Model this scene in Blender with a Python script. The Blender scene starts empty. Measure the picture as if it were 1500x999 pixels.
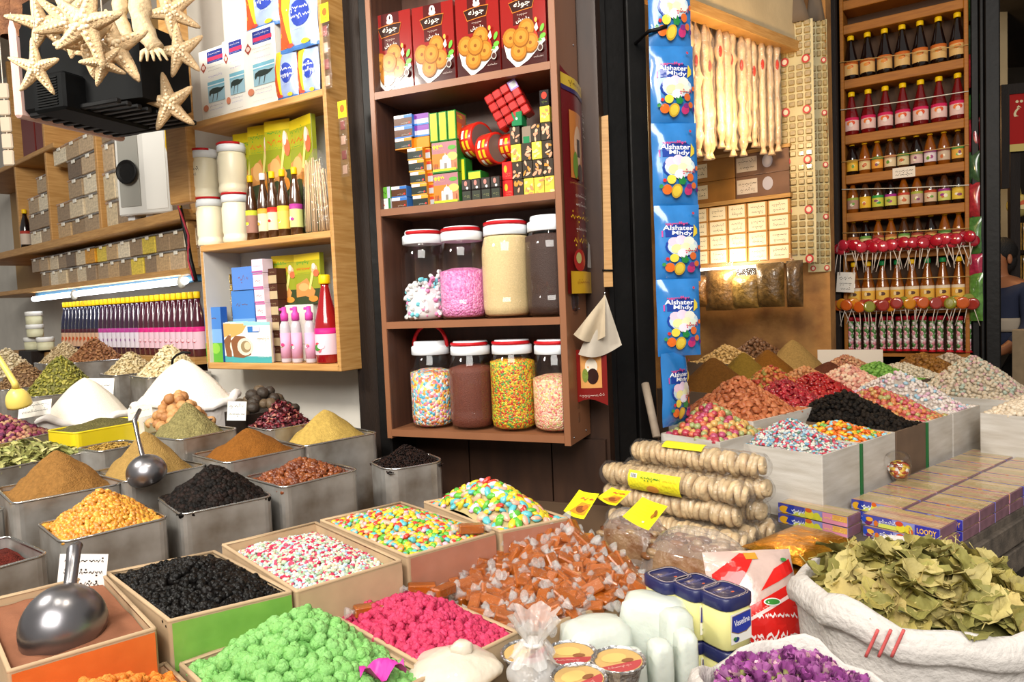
import bpy, math, random
from mathutils import Vector, Matrix, noise
RN = random.Random(11)
PI = math.pi
SC = bpy.context.scene
COL = SC.collection
# ---------------------------------------------------------------- camera
FPX = 1050.0
CAM = Vector((0, 0, 1.5))
PITCH = math.atan((499.5 - 440) / FPX)
ROLL = .042
CM = Matrix.Rotation(PI / 2 - PITCH, 3, 'X') @ Matrix.Rotation(-ROLL, 3, 'Z')
CMI = CM.inverted()
cd = bpy.data.cameras.new('camera'); co = bpy.data.objects.new('camera', cd); COL.objects.link(co)
cd.sensor_width = 36; cd.lens = 36 * FPX / 1500; cd.clip_start = .02; cd.clip_end = 100
co.matrix_world = Matrix.Translation(CAM) @ CM.to_4x4()
SC.camera = co


def ray(px, py): return CM @ Vector(((px - 750) / FPX, (499.5 - py) / FPX, -1))
def P(px, py, d): return CAM + ray(px, py) * d
def PZ(px, py, z):
    v = ray(px, py); return CAM + v * ((z - CAM.z) / v.z)
def proj(p):
    q = CMI @ (Vector(p) - CAM); return (750 + FPX * q.x / -q.z, 499.5 - FPX * q.y / -q.z, -q.z)
def z_at(x, y, py):
    """height above the spot x, y that shows at picture row py"""
    lo, hi = -1.0, 4.0
    for _ in range(40):
        m = (lo + hi) / 2
        if proj((x, y, m))[1] > py: lo = m
        else: hi = m
    return lo

# ---------------------------------------------------------------- materials
def lin(h):
    if not isinstance(h, str): return tuple(h)
    h = h.lstrip('#'); o = []
    for i in (0, 2, 4):
        c = int(h[i:i + 2], 16) / 255
        o.append(c / 12.92 if c <= .04045 else ((c + .055) / 1.055) ** 2.4)
    return tuple(o)

MATS = {}
def mat(name, col='888888', rough=.55, metal=0, spec=.5, var=0, vscale=30, bump=0, bscale=60, sss=0, coat=0, trans=0, col2=None, vor=None, emit=0, rnd=0, wood=None, sheen=0):
    if name in MATS: return MATS[name]
    m = bpy.data.materials.new(name); m.use_nodes = True
    nt = m.node_tree; N = nt.nodes; L = nt.links
    b = N['Principled BSDF']
    c = lin(col)
    b.inputs['Base Color'].default_value = (*c, 1)
    b.inputs['Roughness'].default_value = rough
    b.inputs['Metallic'].default_value = metal
    b.inputs['Specular IOR Level'].default_value = spec
    if coat: b.inputs['Coat Weight'].default_value = coat; b.inputs['Coat Roughness'].default_value = .06
    if trans: b.inputs['Transmission Weight'].default_value = trans
    if sss:
        b.inputs['Subsurface Weight'].default_value = sss; b.inputs['Subsurface Radius'].default_value = (.01, .006, .004); b.inputs['Subsurface Scale'].default_value = .6
    if emit:
        b.inputs['Emission Color'].default_value = (*c, 1); b.inputs['Emission Strength'].default_value = emit
    tc = None
    if var or bump or col2 or vor or wood:
        tc = N.new('ShaderNodeTexCoord')
    src = None
    if wood:
        mp = N.new('ShaderNodeMapping'); mp.inputs['Scale'].default_value = wood
        L.new(tc.outputs['Object'], mp.inputs['Vector'])
        src = mp.outputs['Vector']
    elif tc: src = tc.outputs['Object']
    if vor:           # a heap of little pieces, each with one of these colours
        v = N.new('ShaderNodeTexVoronoi'); v.inputs['Scale'].default_value = vor[0]; L.new(src, v.inputs['Vector'])
        r = N.new('ShaderNodeValToRGB'); r.color_ramp.interpolation = 'CONSTANT'
        cs = vor[1]
        while len(r.color_ramp.elements) < len(cs): r.color_ramp.elements.new(.5)
        for i, cc in enumerate(cs):
            r.color_ramp.elements[i].position = i / len(cs); r.color_ramp.elements[i].color = (*lin(cc), 1)
        sp = N.new('ShaderNodeSeparateColor'); L.new(v.outputs['Color'], sp.inputs[0]); L.new(sp.outputs[0], r.inputs[0])
        L.new(r.outputs[0], b.inputs['Base Color'])
        bp = N.new('ShaderNodeBump'); bp.inputs['Strength'].default_value = .9; bp.inputs['Distance'].default_value = .6 / vor[0]; bp.invert = True
        L.new(v.outputs['Distance'], bp.inputs['Height']); L.new(bp.outputs[0], b.inputs['Normal'])
        MATS[name] = m; return m
    if var or col2:
        n = N.new('ShaderNodeTexNoise'); n.inputs['Scale'].default_value = vscale; n.inputs['Detail'].default_value = 4
        L.new(src, n.inputs['Vector'])
        r = N.new('ShaderNodeValToRGB')
        if col2: a, d = c, lin(col2)
        else: a = tuple(x * (1 - var) for x in c); d = tuple(min(1, x * (1 + var)) for x in c)
        r.color_ramp.elements[0].position = .32; r.color_ramp.elements[1].position = .68
        r.color_ramp.elements[0].color = (*a, 1); r.color_ramp.elements[1].color = (*d, 1)
        L.new(n.outputs[0], r.inputs[0]); L.new(r.outputs[0], b.inputs['Base Color'])
        last = r.outputs[0]
    else: last = None
    if rnd:
        oi = N.new('ShaderNodeObjectInfo'); hs = N.new('ShaderNodeHueSaturation')
        mr = N.new('ShaderNodeMapRange'); mr.inputs['To Min'].default_value = 1 - rnd; mr.inputs['To Max'].default_value = 1 + rnd
        L.new(oi.outputs['Random'], mr.inputs['Value']); L.new(mr.outputs[0], hs.inputs['Value'])
        if last: L.new(last, hs.inputs['Color'])
        else: hs.inputs['Color'].default_value = (*c, 1)
        L.new(hs.outputs[0], b.inputs['Base Color'])
    if bump:
        n2 = N.new('ShaderNodeTexNoise'); n2.inputs['Scale'].default_value = bscale; n2.inputs['Detail'].default_value = 5
        L.new(src, n2.inputs['Vector'])
        bp = N.new('ShaderNodeBump'); bp.inputs['Strength'].default_value = bump; bp.inputs['Distance'].default_value = .01
        L.new(n2.outputs[0], bp.inputs['Height']); L.new(bp.outputs[0], b.inputs['Normal'])
    MATS[name] = m
    return m

def flat(c, rough=.5, coat=0):
    return mat('print_%s_%d_%d' % (c, rough * 100, coat * 10), c, rough, coat=coat, spec=.22)

def clear(name, tint='ffffff', ior=1.4, rough=.06, haze=0, bump=0, bscale=40):
    """thin clear film or plastic wall: see-through, with a fresnel sheen"""
    if name in MATS: return MATS[name]
    m = bpy.data.materials.new(name); m.use_nodes = True
    nt = m.node_tree; N = nt.nodes; L = nt.links
    N.remove(N['Principled BSDF']); out = N['Material Output']
    t = N.new('ShaderNodeBsdfTransparent'); t.inputs[0].default_value = (*lin(tint), 1)
    g = N.new('ShaderNodeBsdfGlossy'); g.inputs['Roughness'].default_value = rough
    fr = N.new('ShaderNodeLayerWeight'); fr.inputs[0].default_value = .5
    pw = N.new('ShaderNodeMath'); pw.operation = 'POWER'; pw.inputs[1].default_value = 3.5; L.new(fr.outputs['Facing'], pw.inputs[0])
    ma = N.new('ShaderNodeMath'); ma.operation = 'MULTIPLY_ADD'; ma.inputs[1].default_value = .55; ma.inputs[2].default_value = .045; L.new(pw.outputs[0], ma.inputs[0])
    mx = N.new('ShaderNodeMixShader')
    L.new(ma.outputs[0], mx.inputs[0]); L.new(t.outputs[0], mx.inputs[1]); L.new(g.outputs[0], mx.inputs[2])
    last = mx.outputs[0]
    if haze:
        d = N.new('ShaderNodeBsdfDiffuse'); d.inputs[0].default_value = (.85, .84, .82, 1)
        m2 = N.new('ShaderNodeMixShader'); m2.inputs[0].default_value = haze
        L.new(last, m2.inputs[1]); L.new(d.outputs[0], m2.inputs[2]); last = m2.outputs[0]
    if bump:
        tc = N.new('ShaderNodeTexCoord'); n2 = N.new('ShaderNodeTexNoise'); n2.inputs['Scale'].default_value = bscale; n2.inputs['Detail'].default_value = 3
        L.new(tc.outputs['Object'], n2.inputs['Vector'])
        bp = N.new('ShaderNodeBump'); bp.inputs['Strength'].default_value = bump; bp.inputs['Distance'].default_value = .02
        L.new(n2.outputs[0], bp.inputs['Height']); L.new(bp.outputs[0], g.inputs['Normal']); L.new(bp.outputs[0], fr.inputs['Normal'])
    L.new(last, out.inputs[0])
    MATS[name] = m; return m

# ---------------------------------------------------------------- mesh builder
class MB:
    def __init__(s): s.v = []; s.f = []; s.m = []; s.s = []; s.mats = []
    def mi(s, m):
        if m not in s.mats: s.mats.append(m)
        return s.mats.index(m)
    def add(s, vs, fs, m, smooth=False, M=None):
        o = len(s.v); k = s.mi(m)
        s.v += [tuple(M @ Vector(v)) for v in vs] if M is not None else [tuple(v) for v in vs]
        for f in fs: s.f.append(tuple(i + o for i in f)); s.m.append(k); s.s.append(smooth)
        return s
    def box(s, x0, x1, y0, y1, z0, z1, m, M=None, c=0):
        if x0 > x1: x0, x1 = x1, x0
        if y0 > y1: y0, y1 = y1, y0
        if z0 > z1: z0, z1 = z1, z0
        if not c:
            vs = [(x, y, z) for x in (x0, x1) for y in (y0, y1) for z in (z0, z1)]
            return s.add(vs, [(0, 1, 3, 2), (4, 6, 7, 5), (0, 4, 5, 1), (2, 3, 7, 6), (0, 2, 6, 4), (1, 5, 7, 3)], m, False, M)
        c = min(c, (x1 - x0) * .45, (y1 - y0) * .45, (z1 - z0) * .45)
        X = (x0, x1); Y = (y0, y1); Z = (z0, z1); vs = []
        for i in (0, 1):
            for j in (0, 1):
                for k in (0, 1):
                    a, b, d = X[i], Y[j], Z[k]; dx = c * (1 - 2 * i); dy = c * (1 - 2 * j); dz = c * (1 - 2 * k)
                    vs += [(a, b + dy, d + dz), (a + dx, b, d + dz), (a + dx, b + dy, d)]
        q = lambda i, j, k, a: (i * 4 + j * 2 + k) * 3 + a
        fs = []
        for i in (0, 1):
            f = [q(i, 0, 0, 0), q(i, 0, 1, 0), q(i, 1, 1, 0), q(i, 1, 0, 0)]; fs.append(f if i == 0 else f[::-1])
            f = [q(0, i, 0, 1), q(1, i, 0, 1), q(1, i, 1, 1), q(0, i, 1, 1)]; fs.append(f if i == 0 else f[::-1])
            f = [q(0, 0, i, 2), q(0, 1, i, 2), q(1, 1, i, 2), q(1, 0, i, 2)]; fs.append(f if i == 0 else f[::-1])
            for j in (0, 1):
                fs.append([q(i, j, 0, 0), q(i, j, 1, 0), q(i, j, 1, 1), q(i, j, 0, 1)])
                fs.append([q(i, 0, j, 0), q(i, 1, j, 0), q(i, 1, j, 2), q(i, 0, j, 2)])
                fs.append([q(0, i, j, 1), q(1, i, j, 1), q(1, i, j, 2), q(0, i, j, 2)])
                for k in (0, 1): fs.append([q(i, j, k, 0), q(i, j, k, 1), q(i, j, k, 2)])
        ctr = Vector(((x0 + x1) / 2, (y0 + y1) / 2, (z0 + z1) / 2)); o = []
        for f in fs:
            p = [Vector(vs[i]) for i in f]; n = (p[1] - p[0]).cross(p[2] - p[0]); mid = sum(p, Vector()) / len(p)
            o.append(tuple(f) if n.dot(mid - ctr) > 0 else tuple(f[::-1]))
        return s.add(vs, o, m, False, M)
    def lathe(s, prof, m, n=20, M=None, smooth=True, mats=None, sq=0, sx=1, sy=1):
        vs = []
        for r, z in prof:
            for i in range(n):
                a = 2 * PI * (i + .5) / n; ca, sa = math.cos(a), math.sin(a)
                if sq:
                    k = (abs(ca) ** sq + abs(sa) ** sq) ** (-1 / sq); ca *= k; sa *= k
                vs.append((r * ca * sx, r * sa * sy, z))
        o = len(s.v)
        s.add(vs, [], m, smooth, M)
        for j in range(len(prof) - 1):
            k = s.mi(mats[j] if mats else m)
            for i in range(n):
                i2 = (i + 1) % n
                s.f.append((o + j * n + i, o + j * n + i2, o + (j + 1) * n + i2, o + (j + 1) * n + i)); s.m.append(k); s.s.append(smooth)
        for j, rev in ((0, True), (len(prof) - 1, False)):
            if prof[j][0] > 1e-4:
                f = tuple(o + j * n + i for i in range(n)); s.f.append(f[::-1] if rev else f)
                s.m.append(s.mi(mats[min(j, len(mats) - 1)] if mats else m)); s.s.append(False)
        return s
    def tube(s, pts, r, m, n=6, M=None, smooth=True):
        pts = [Vector(p) for p in pts]; k = len(pts)
        rr = r if isinstance(r, (list, tuple)) else [r] * k
        vs = []; up = None
        for i, p in enumerate(pts):
            t = (pts[min(i + 1, k - 1)] - pts[max(i - 1, 0)])
            if t.length < 1e-9: t = Vector((0, 0, 1))
            t.normalize()
            if up is None: up = t.orthogonal().normalized()
            up = (up - t * up.dot(t))
            up = up.normalized() if up.length > 1e-6 else t.orthogonal().normalized()
            w = t.cross(up)
            for j in range(n):
                a = 2 * PI * j / n; vs.append(p + (up * math.cos(a) + w * math.sin(a)) * rr[i])
        fs = [(i * n + j, i * n + (j + 1) % n, (i + 1) * n + (j + 1) % n, (i + 1) * n + j) for i in range(k - 1) for j in range(n)]
        fs += [tuple(range(n))[::-1], tuple((k - 1) * n + j for j in range(n))]
        return s.add(vs, fs, m, smooth, M)
    def ell(s, c, r, m, n=8, k=5, M=None, jit=0, smooth=True, seed=0):
        if not isinstance(r, (list, tuple)): r = (r, r, r)
        rn = random.Random(seed) if jit else None
        J = lambda: 1 + (rn.uniform(-jit, jit) if jit else 0)
        vs = [(c[0], c[1], c[2] - r[2])]
        for i in range(1, k):
            b = -PI / 2 + PI * i / k
            for j in range(n):
                a = 2 * PI * j / n; q = J()
                vs.append((c[0] + r[0] * math.cos(b) * math.cos(a) * q, c[1] + r[1] * math.cos(b) * math.sin(a) * q, c[2] + r[2] * math.sin(b) * q))
        vs.append((c[0], c[1], c[2] + r[2])); T = len(vs) - 1
        fs = [(0, 1 + (j + 1) % n, 1 + j) for j in range(n)]
        for i in range(k - 2):
            for j in range(n):
                a = 1 + i * n; fs.append((a + j, a + (j + 1) % n, a + n + (j + 1) % n, a + n + j))
        a = 1 + (k - 2) * n
        fs += [(a + j, a + (j + 1) % n, T) for j in range(n)]
        return s.add(vs, fs, m, smooth, M)
    def grid(s, nu, nv, fn, m, smooth=True, M=None, close=False):
        vs = [fn(i / (nu - 1), j / (nv - 1)) for j in range(nv) for i in range(nu)]
        fs = [(j * nu + i, j * nu + i + 1, (j + 1) * nu + i + 1, (j + 1) * nu + i) for j in range(nv - 1) for i in range(nu - 1)]
        return s.add(vs, fs, m, smooth, M)
    def prism(s, pts, z0, z1, m, M=None, smooth=False):
        n = len(pts)
        vs = [(x, y, z0) for x, y in pts] + [(x, y, z1) for x, y in pts]
        fs = [tuple(range(n))[::-1], tuple(range(n, 2 * n))] + [(i, (i + 1) % n, n + (i + 1) % n, n + i) for i in range(n)]
        return s.add(vs, fs, m, smooth, M)
    def mesh(s, name):
        me = bpy.data.meshes.new(name); me.from_pydata(s.v, [], s.f)
        for m in s.mats: me.materials.append(m)
        me.polygons.foreach_set('material_index', s.m); me.polygons.foreach_set('use_smooth', s.s); me.update()
        return me

def obj(name, mb, parent=None, loc=(0, 0, 0), rz=0):
    me = mb.mesh(name) if isinstance(mb, MB) else mb
    o = bpy.data.objects.new(name, me); COL.objects.link(o)
    o.location = loc; o.rotation_euler = (0, 0, rz)
    if parent is not None: o.parent = parent
    return o
def tag(o, label=None, cat=None, group=None, kind=None):
    if label: o['label'] = label
    if cat: o['category'] = cat
    if group: o['group'] = group
    if kind: o['kind'] = kind
    return o
def thing(name, label, cat, loc=(0, 0, 0), rz=0, group=None, kind=None):
    o = bpy.data.objects.new(name, None); COL.objects.link(o); o.empty_display_size = .02
    o.location = loc; o.rotation_euler = (0, 0, rz)
    return tag(o, label, cat, group, kind)
def kids(o): return list(o.children)
def dup(root, loc, rz=0, label=None, group=None):
    r = root.copy(); COL.objects.link(r); r.location = loc; r.rotation_euler = (0, 0, rz)
    if label: r['label'] = label
    if group: r['group'] = group
    for ch in KID.get(root.name, ()):
        c = ch.copy(); COL.objects.link(c); c.parent = r
        for g in KID.get(ch.name, ()):
            d = g.copy(); COL.objects.link(d); d.parent = c
    return r
KID = {}
def part(name, mb, parent, label=None, loc=(0, 0, 0)):
    o = obj(name, mb, parent, loc)
    if label: o['label'] = label
    KID.setdefault(parent.name, []).append(o)
    return o
def struct(name, mb, label=None):
    o = obj(name, mb); o['kind'] = 'structure'
    if label: o['label'] = label
    return o

# ---------------------------------------------------------------- print (flat artwork and lettering on packs)
TXT = {}
FONT = None
def glyphs(t, bold=0):
    """outline of a piece of lettering, as points and faces about 1 high"""
    k = (t, bold)
    if k in TXT: return TXT[k]
    cu = bpy.data.curves.new('lettering', 'FONT'); cu.body = t; cu.size = 1; cu.offset = bold; cu.resolution_u = 2
    ob = bpy.data.objects.new('lettering', cu); COL.objects.link(ob)
    dg = bpy.context.evaluated_depsgraph_get(); dg.update()
    me = bpy.data.meshes.new_from_object(ob.evaluated_get(dg))
    vs = [(v.co.x, v.co.y) for v in me.vertices]; fs = [tuple(p.vertices) for p in me.polygons]
    bpy.data.objects.remove(ob); bpy.data.curves.remove(cu); bpy.data.meshes.remove(me)
    if vs:
        x0 = min(v[0] for v in vs); x1 = max(v[0] for v in vs); y0 = min(v[1] for v in vs); y1 = max(v[1] for v in vs)
        vs = [(x - (x0 + x1) / 2, y - (y0 + y1) / 2) for x, y in vs]; TXT[k] = (vs, fs, x1 - x0, y1 - y0)
    else: TXT[k] = ([], [], 1, 1)
    return TXT[k]
# Arabic letters in their joined forms, written left to right as they stand
AR = {'brand': '\ufeea\ufee7\ufeee\ufe9f', 'crisp': '\ufeb6\ufee3\ufeae\ufed8\ufee3', 'teh': '\ufe93'}

class Print:
    """artwork on the x-z plane, facing -y; later layers lie a hair in front of earlier ones"""
    def __init__(s, step=.00022, wrap=None, rough=.45, coat=0, ml=.02): s.b = MB(); s.k = 0; s.st = step; s.wrap = wrap; s.r = rough; s.co = coat; s.ml = ml
    def raw(s, pts, fs, c):
        s.k += 1; y = -s.k * s.st
        if s.wrap:
            T = []
            def cut(a, b, d, n):
                e = [(a, b, d), (b, d, a), (d, a, b)]; e.sort(key=lambda q: -((q[0][0] - q[1][0]) ** 2 + (q[0][1] - q[1][1]) ** 2)); a, b, d = e[0]
                if n == 0 or math.hypot(a[0] - b[0], a[1] - b[1]) < s.ml: T.append((a, b, d)); return
                m = ((a[0] + b[0]) / 2, (a[1] + b[1]) / 2); cut(a, m, d, n - 1); cut(m, b, d, n - 1)
            for f in fs:
                for i in range(1, len(f) - 1): cut(pts[f[0]], pts[f[i]], pts[f[i + 1]], 7)
            pts = [q for t in T for q in t]; fs = [(3 * i, 3 * i + 1, 3 * i + 2) for i in range(len(T))]
        v = [(x, y, z) for x, z in pts]
        if s.wrap: v = [s.wrap(*q) for q in v]
        s.b.add(v, fs, flat(c, s.r, s.co) if isinstance(c, str) else c); return s
    def poly(s, pts, c): return s.raw(pts, [tuple(range(len(pts)))], c)
    def rect(s, x0, x1, z0, z1, c, n=1):
        return s.poly([(x0, z0), (x1, z0), (x1, z1), (x0, z1)], c)
    def ell(s, cx, cz, rx, rz, c, n=16, rot=0):
        cr, sr = math.cos(rot), math.sin(rot)
        return s.poly([(cx + rx * math.cos(a) * cr - rz * math.sin(a) * sr, cz + rx * math.cos(a) * sr + rz * math.sin(a) * cr) for a in (2 * PI * i / n for i in range(n))], c)
    def text(s, t, cx, cz, h, c, w=None, rot=0, bold=0):
        vs, fs, tw, th = glyphs(t, bold)
        k = h / th; kx = (w / tw) if w else k; cr, sr = math.cos(rot), math.sin(rot)
        return s.raw([(cx + x * kx * cr - y * k * sr, cz + x * kx * sr + y * k * cr) for x, y in vs], fs, c)
    def scrib(s, cx, cz, w, h, c, seed=0, lw=None, dots=True):
        """a line of handwriting too small to read"""
        r = random.Random(seed); lw = lw or h * .13; x = cx - w / 2; pts = []; fs = []
        while x < cx + w / 2:
            L = r.uniform(.4, 1.3) * h; n = 5; am = r.uniform(.1, .45) * h; ph = r.uniform(0, 6); L = min(L, cx + w / 2 - x + .2 * h)
            o = len(pts)
            for i in range(n + 1):
                xx = x + L * i / n; zz = cz + am * math.sin(ph + i * 1.9) * (.4 + .6 * i / n)
                pts += [(xx, zz - lw / 2), (xx, zz + lw / 2)]
            fs += [(o + 2 * i, o + 2 * i + 2, o + 2 * i + 3, o + 2 * i + 1) for i in range(n)]
            if dots and r.random() < .5:
                o = len(pts); a = x + L * .5; zz = cz + h * r.choice((-.5, .5)); q = lw * .7
                pts += [(a - q, zz - q), (a + q, zz - q), (a + q, zz + q), (a - q, zz + q)]; fs.append((o, o + 1, o + 2, o + 3))
            x += L + h * r.uniform(.08, .3)
        return s.raw(pts, fs, c)

# ---------------------------------------------------------------- an upright front: shelves and racks
class Face:
    """upright plane through two base points; u to the right, z up, depth v away from the viewer"""
    def __init__(s, a, b):
        s.o = Vector(a); d = Vector(b) - s.o; d.z = 0; s.w = d.length; s.u = d.normalized(); s.n = Vector((-s.u.y, s.u.x, 0)); s.rz = math.atan2(s.u.y, s.u.x)
        s.M = Matrix.Translation((s.o.x, s.o.y, 0)) @ Matrix.Rotation(s.rz, 4, 'Z')
    def uz(s, px, py, v=0):
        d = ray(px, py); q = s.o + s.n * v; t = (q - CAM).dot(s.n) / d.dot(s.n); p = CAM + d * t
        return (p - s.o).dot(s.u), p.z
    def pt(s, u, z, v=0):
        p = s.o + s.u * u + s.n * v; return Vector((p.x, p.y, z))
def fpt(px, py, d): return P(px, py, d)
ORD = ['leftmost', 'second', 'third', 'fourth', 'fifth', 'sixth', 'seventh', 'eighth', 'ninth', 'tenth', 'eleventh', 'twelfth', 'thirteenth', 'fourteenth', 'fifteenth', 'sixteenth', 'seventeenth', 'eighteenth', 'nineteenth', 'twentieth']
def ordl(i, n):
    if i == 0: return 'leftmost'
    if i == n - 1: return 'rightmost'
    return (ORD[i] if i < 20 else '%dth' % (i + 1)) + ' from the left'
def ordn(i, n): return ordl(i, n).replace(' from the left', ' from left')
# ================================================================ THE SETTING
M_wood = mat('pale_wood', 'c99a5c', .5, wood=(3, 3, 40), col2='b07f42', vscale=3)
M_lin = mat('whitewashed_board', 'd4cfc5', .7, var=.06, vscale=6)
M_woodx = mat('pale_shelf_wood', 'cf9f62', .5, wood=(3, 30, 40), col2='b98547', vscale=2)
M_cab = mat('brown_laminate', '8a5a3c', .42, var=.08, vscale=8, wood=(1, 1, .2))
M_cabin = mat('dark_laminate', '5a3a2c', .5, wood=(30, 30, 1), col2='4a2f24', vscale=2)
M_blk = mat('black_paint', '0e0c0b', .5, spec=.25, bump=.15, bscale=30, var=.4, vscale=6)
M_dkwood = mat('dark_wood', '261b14', .55, spec=.25, wood=(8, 8, 1), col2='1c1410', vscale=4, bump=.2, bscale=40)
M_panel = mat('dark_brown_panel', '3e281b', .42, wood=(6, 6, 1.2), col2='2a1a13', vscale=3)
M_plas = mat('grey_plaster', 'cfc9be', .8, var=.06, vscale=5, bump=.12, bscale=25)
M_warm = mat('rough_plaster', 'b98548', .85, col2='80552c', vscale=6, bump=.5, bscale=22)
M_beige = mat('beige_plaster', 'c8b088', .85, var=.08, vscale=7, bump=.1)
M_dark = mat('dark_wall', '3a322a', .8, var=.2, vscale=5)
M_tin = mat('tin_plate', 'c6c3be', .32, metal=.6, col2='7d7060', vscale=8, bump=.28, bscale=10)
M_rim = mat('tin_rim', 'c8c6c2', .25, metal=.95)
M_white = flat('f2f2f0', .4); M_rope = flat('e8e0d0', .7)
M_card = mat('cardboard', 'b59a78', .8, var=.08, vscale=20)
M_film = clear('clear_film', rough=.08, haze=.04, bump=.5, bscale=45)
M_clear = clear('clear_plastic', rough=.05, ior=1.42)
M_steel = mat('brushed_steel', 'b9b9bc', .22, metal=1)

ZR = 1.05      # height of the tray rims
CF = Face(P(567.7, 644.5, 2.35), P(836.5, 652, 2.10)); CFZ = 1.066       # brown cabinet
LU = Face(P(304, 536, 2.72), P(500, 547.5, 2.36)); LUZ = 1.295             # pale wooden shelf unit
_r = P(287, 430, 3.2); LW = Face(_r + Vector((-.766, .643, 0)) * 3.2, _r)  # left wall racks
RK = Face(P(1237, 518, 4.58), P(1421, 515, 4.2)); RKZ = 1.075            # bottle rack
IB = Face(P(1012, 386, 4.39), P(1162, 380, 4.0))                         # boxes on the far wall
def fbox(F, mb, u0, u1, z0, z1, v0, v1, m, c=0): mb.box(u0, u1, v0, v1, z0, z1, m, F.M, c); return mb
def wbox(F, u0, u1, z0, z1, v0, v1, m, c=0): return fbox(F, MB(), u0, u1, z0, z1, v0, v1, m, c)

struct('floor', MB().box(-9, 7, -1.5, 10, -.1, 0, mat('paving', '6d655c', .8, var=.2, vscale=3, bump=.2, bscale=8)))
struct('wall_left', wbox(LW, -1.5, 3.45, 0, 4, .33, .43, M_plas))
struct('wall_center', wbox(LU, -.28, LU.w + .03, 0, 3.6, .2, .3, M_plas))
_u, _z = LU.uz(262, 299)
struct('trim_8', MB().box(-.15, -.022, -.01, .03, _z, 3.4, M_wood, LU.M, .004), 'pale wooden post between the wall racks and the shelf unit')
struct('wall_panel', wbox(CF, -.02, CF.w + .06, 0, 3.2, .205, .26, M_panel))
b = MB()
fbox(CF, b, -.1, .2, 0, 1.05, .185, .204, M_panel); fbox(CF, b, .205, .5, 0, 1.05, .185, .204, M_panel); fbox(CF, b, .505, CF.w + .05, 0, 1.05, .185, .204, M_panel)
struct('trim_1', b, 'dark brown wood panelling under the cabinet')
b = MB(); fbox(CF, b, -.15, -.055, 0, 3.6, .06, .2, M_dkwood, .006); fbox(CF, b, -.05, -.004, 0, 3.6, .03, .2, M_blk, .005)
struct('trim_2', b, 'dark door post left of the cabinet')
# black folded door leaf right of the cabinet
a = P(884, 600, 2.3); c = P(965, 600, 2.36); DF = Face(a, c)
b = MB()
for i, (u0, u1, v) in enumerate(((-.012, .018, .03), (.02, .055, .0), (.057, .128, .018), (.13, DF.w - .002, .004))):
    fbox(DF, b, u0, u1, 0, 3.6, v, .22, M_blk, .004)
struct('door_1', b, 'black folded wooden door leaf with upright grooves')
# the shop behind on the right
struct('wall_right', wbox(IB, -1.2, IB.uz(1214, 300, .24)[0], 0, 3.6, .24, .34, M_warm))
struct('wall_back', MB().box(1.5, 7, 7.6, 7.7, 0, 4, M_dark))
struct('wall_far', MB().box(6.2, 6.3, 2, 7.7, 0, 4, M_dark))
a = P(1000, 3, 3.3); c = P(1165, 46, 3.95); LF = Face(a, c); zl = 2.83
struct('trim_3', wbox(LF, -.5, LF.w + .1, zl + .03, 3.7, 0, .08, M_beige), 'beige plaster lintel')
b = MB(); fbox(LF, b, -.5, LF.w + .1, zl - .03, zl + .028, -.02, .06, M_wood, .004)
struct('trim_4', b, 'wooden rail under the lintel')
b = MB(); fbox(RK, b, -.125, -.012, 0, 3.8, -.02, .22, M_dkwood, .008)
struct('trim_5', b, 'dark door post left of the bottle rack')
b = MB()
for u0, u1, v in ((.01, .05, .02), (.052, .075, -.01), (.078, .15, -.03)): fbox(RK, b, RK.w + u0, RK.w + u1, 0, 3.8, v, .2, M_blk, .006)
struct('trim_6', b, 'black door post right of the bottle rack')
struct('wall_rack', wbox(RK, -.13, RK.w + .1, 0, 3.8, .22, .28, M_dkwood))
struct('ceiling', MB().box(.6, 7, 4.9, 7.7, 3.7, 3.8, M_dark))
struct('ceiling_left', wbox(LW, -1.5, 3.6, 3.4, 3.5, -.9, .4, M_plas))

# display tables under the trays
AX = Vector((.69, .724, 0)); BX = Vector((-.724, .69, 0))
AR_ = Vector((.788, .616, 0)).normalized(); BR_ = Vector((-AR_.y, AR_.x, 0))       # the right-hand table lies at a different angle
M_ply = mat('plywood', '5c4632', .7, var=.15, vscale=6)
M_plank = mat('weathered_plank', '6e6256', .75, wood=(3, 3, 3), col2='4c443c', vscale=9, bump=.3)
LT = thing('display_table', 'long wooden display table under the spice tins and open sweet boxes', 'table', (0, 0, 0))
part('tabletop', MB().prism([(-5, .3), (.12, .3), (.16, .7), (.36, .98), (.40, 1.28), (.60, 1.36), (.80, 1.36), (.82, 1.56), (.66, 1.90), (.44, 2.12), (.27, 2.25), (-.32, 2.48), (-.42, 2.40), (-1.02, 2.74), (-1.38, 3.12), (-3.7, 5.02), (-5, 5)], .80, .84, M_ply), LT)
for x, y in ((-4.8, .5), (-4.8, 4.8), (.02, .5), (.3, 1.95), (-1.5, 2.8)): part('leg', MB().box(x - .04, x + .04, y - .04, y + .04, 0, .8, M_dkwood, None, .004), LT)
C0 = PZ(1385, 812, .86); C0 = Vector((C0.x, C0.y, 0))
ab = lambda a, b: (C0.x + AR_.x * a + BR_.x * b, C0.y + AR_.y * a + BR_.y * b)
RTB = thing('display_table', 'low plank display table carrying the fruit sweet cartons and white crates', 'table', (0, 0, 0))
part('tabletop', MB().prism([ab(0, 0), ab(2.75, 0), (2.66, 4.15), (2.1, 4.5), (1.62, 3.9), (1.08, 4.32), (.62, 2.6), (.48, 2.2), (.68, 1.96)], .80, .858, M_plank), RTB)
bl = MB()
for k in range(2): bl.box(-.0, 2.75, -.012, .012, .70 + .075 * k, .765 + .075 * k, M_plank, Matrix.Translation((C0.x, C0.y, 0)) @ Matrix.Rotation(math.atan2(AR_.y, AR_.x), 4, 'Z'), .003)
part('apron', bl, RTB)
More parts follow.
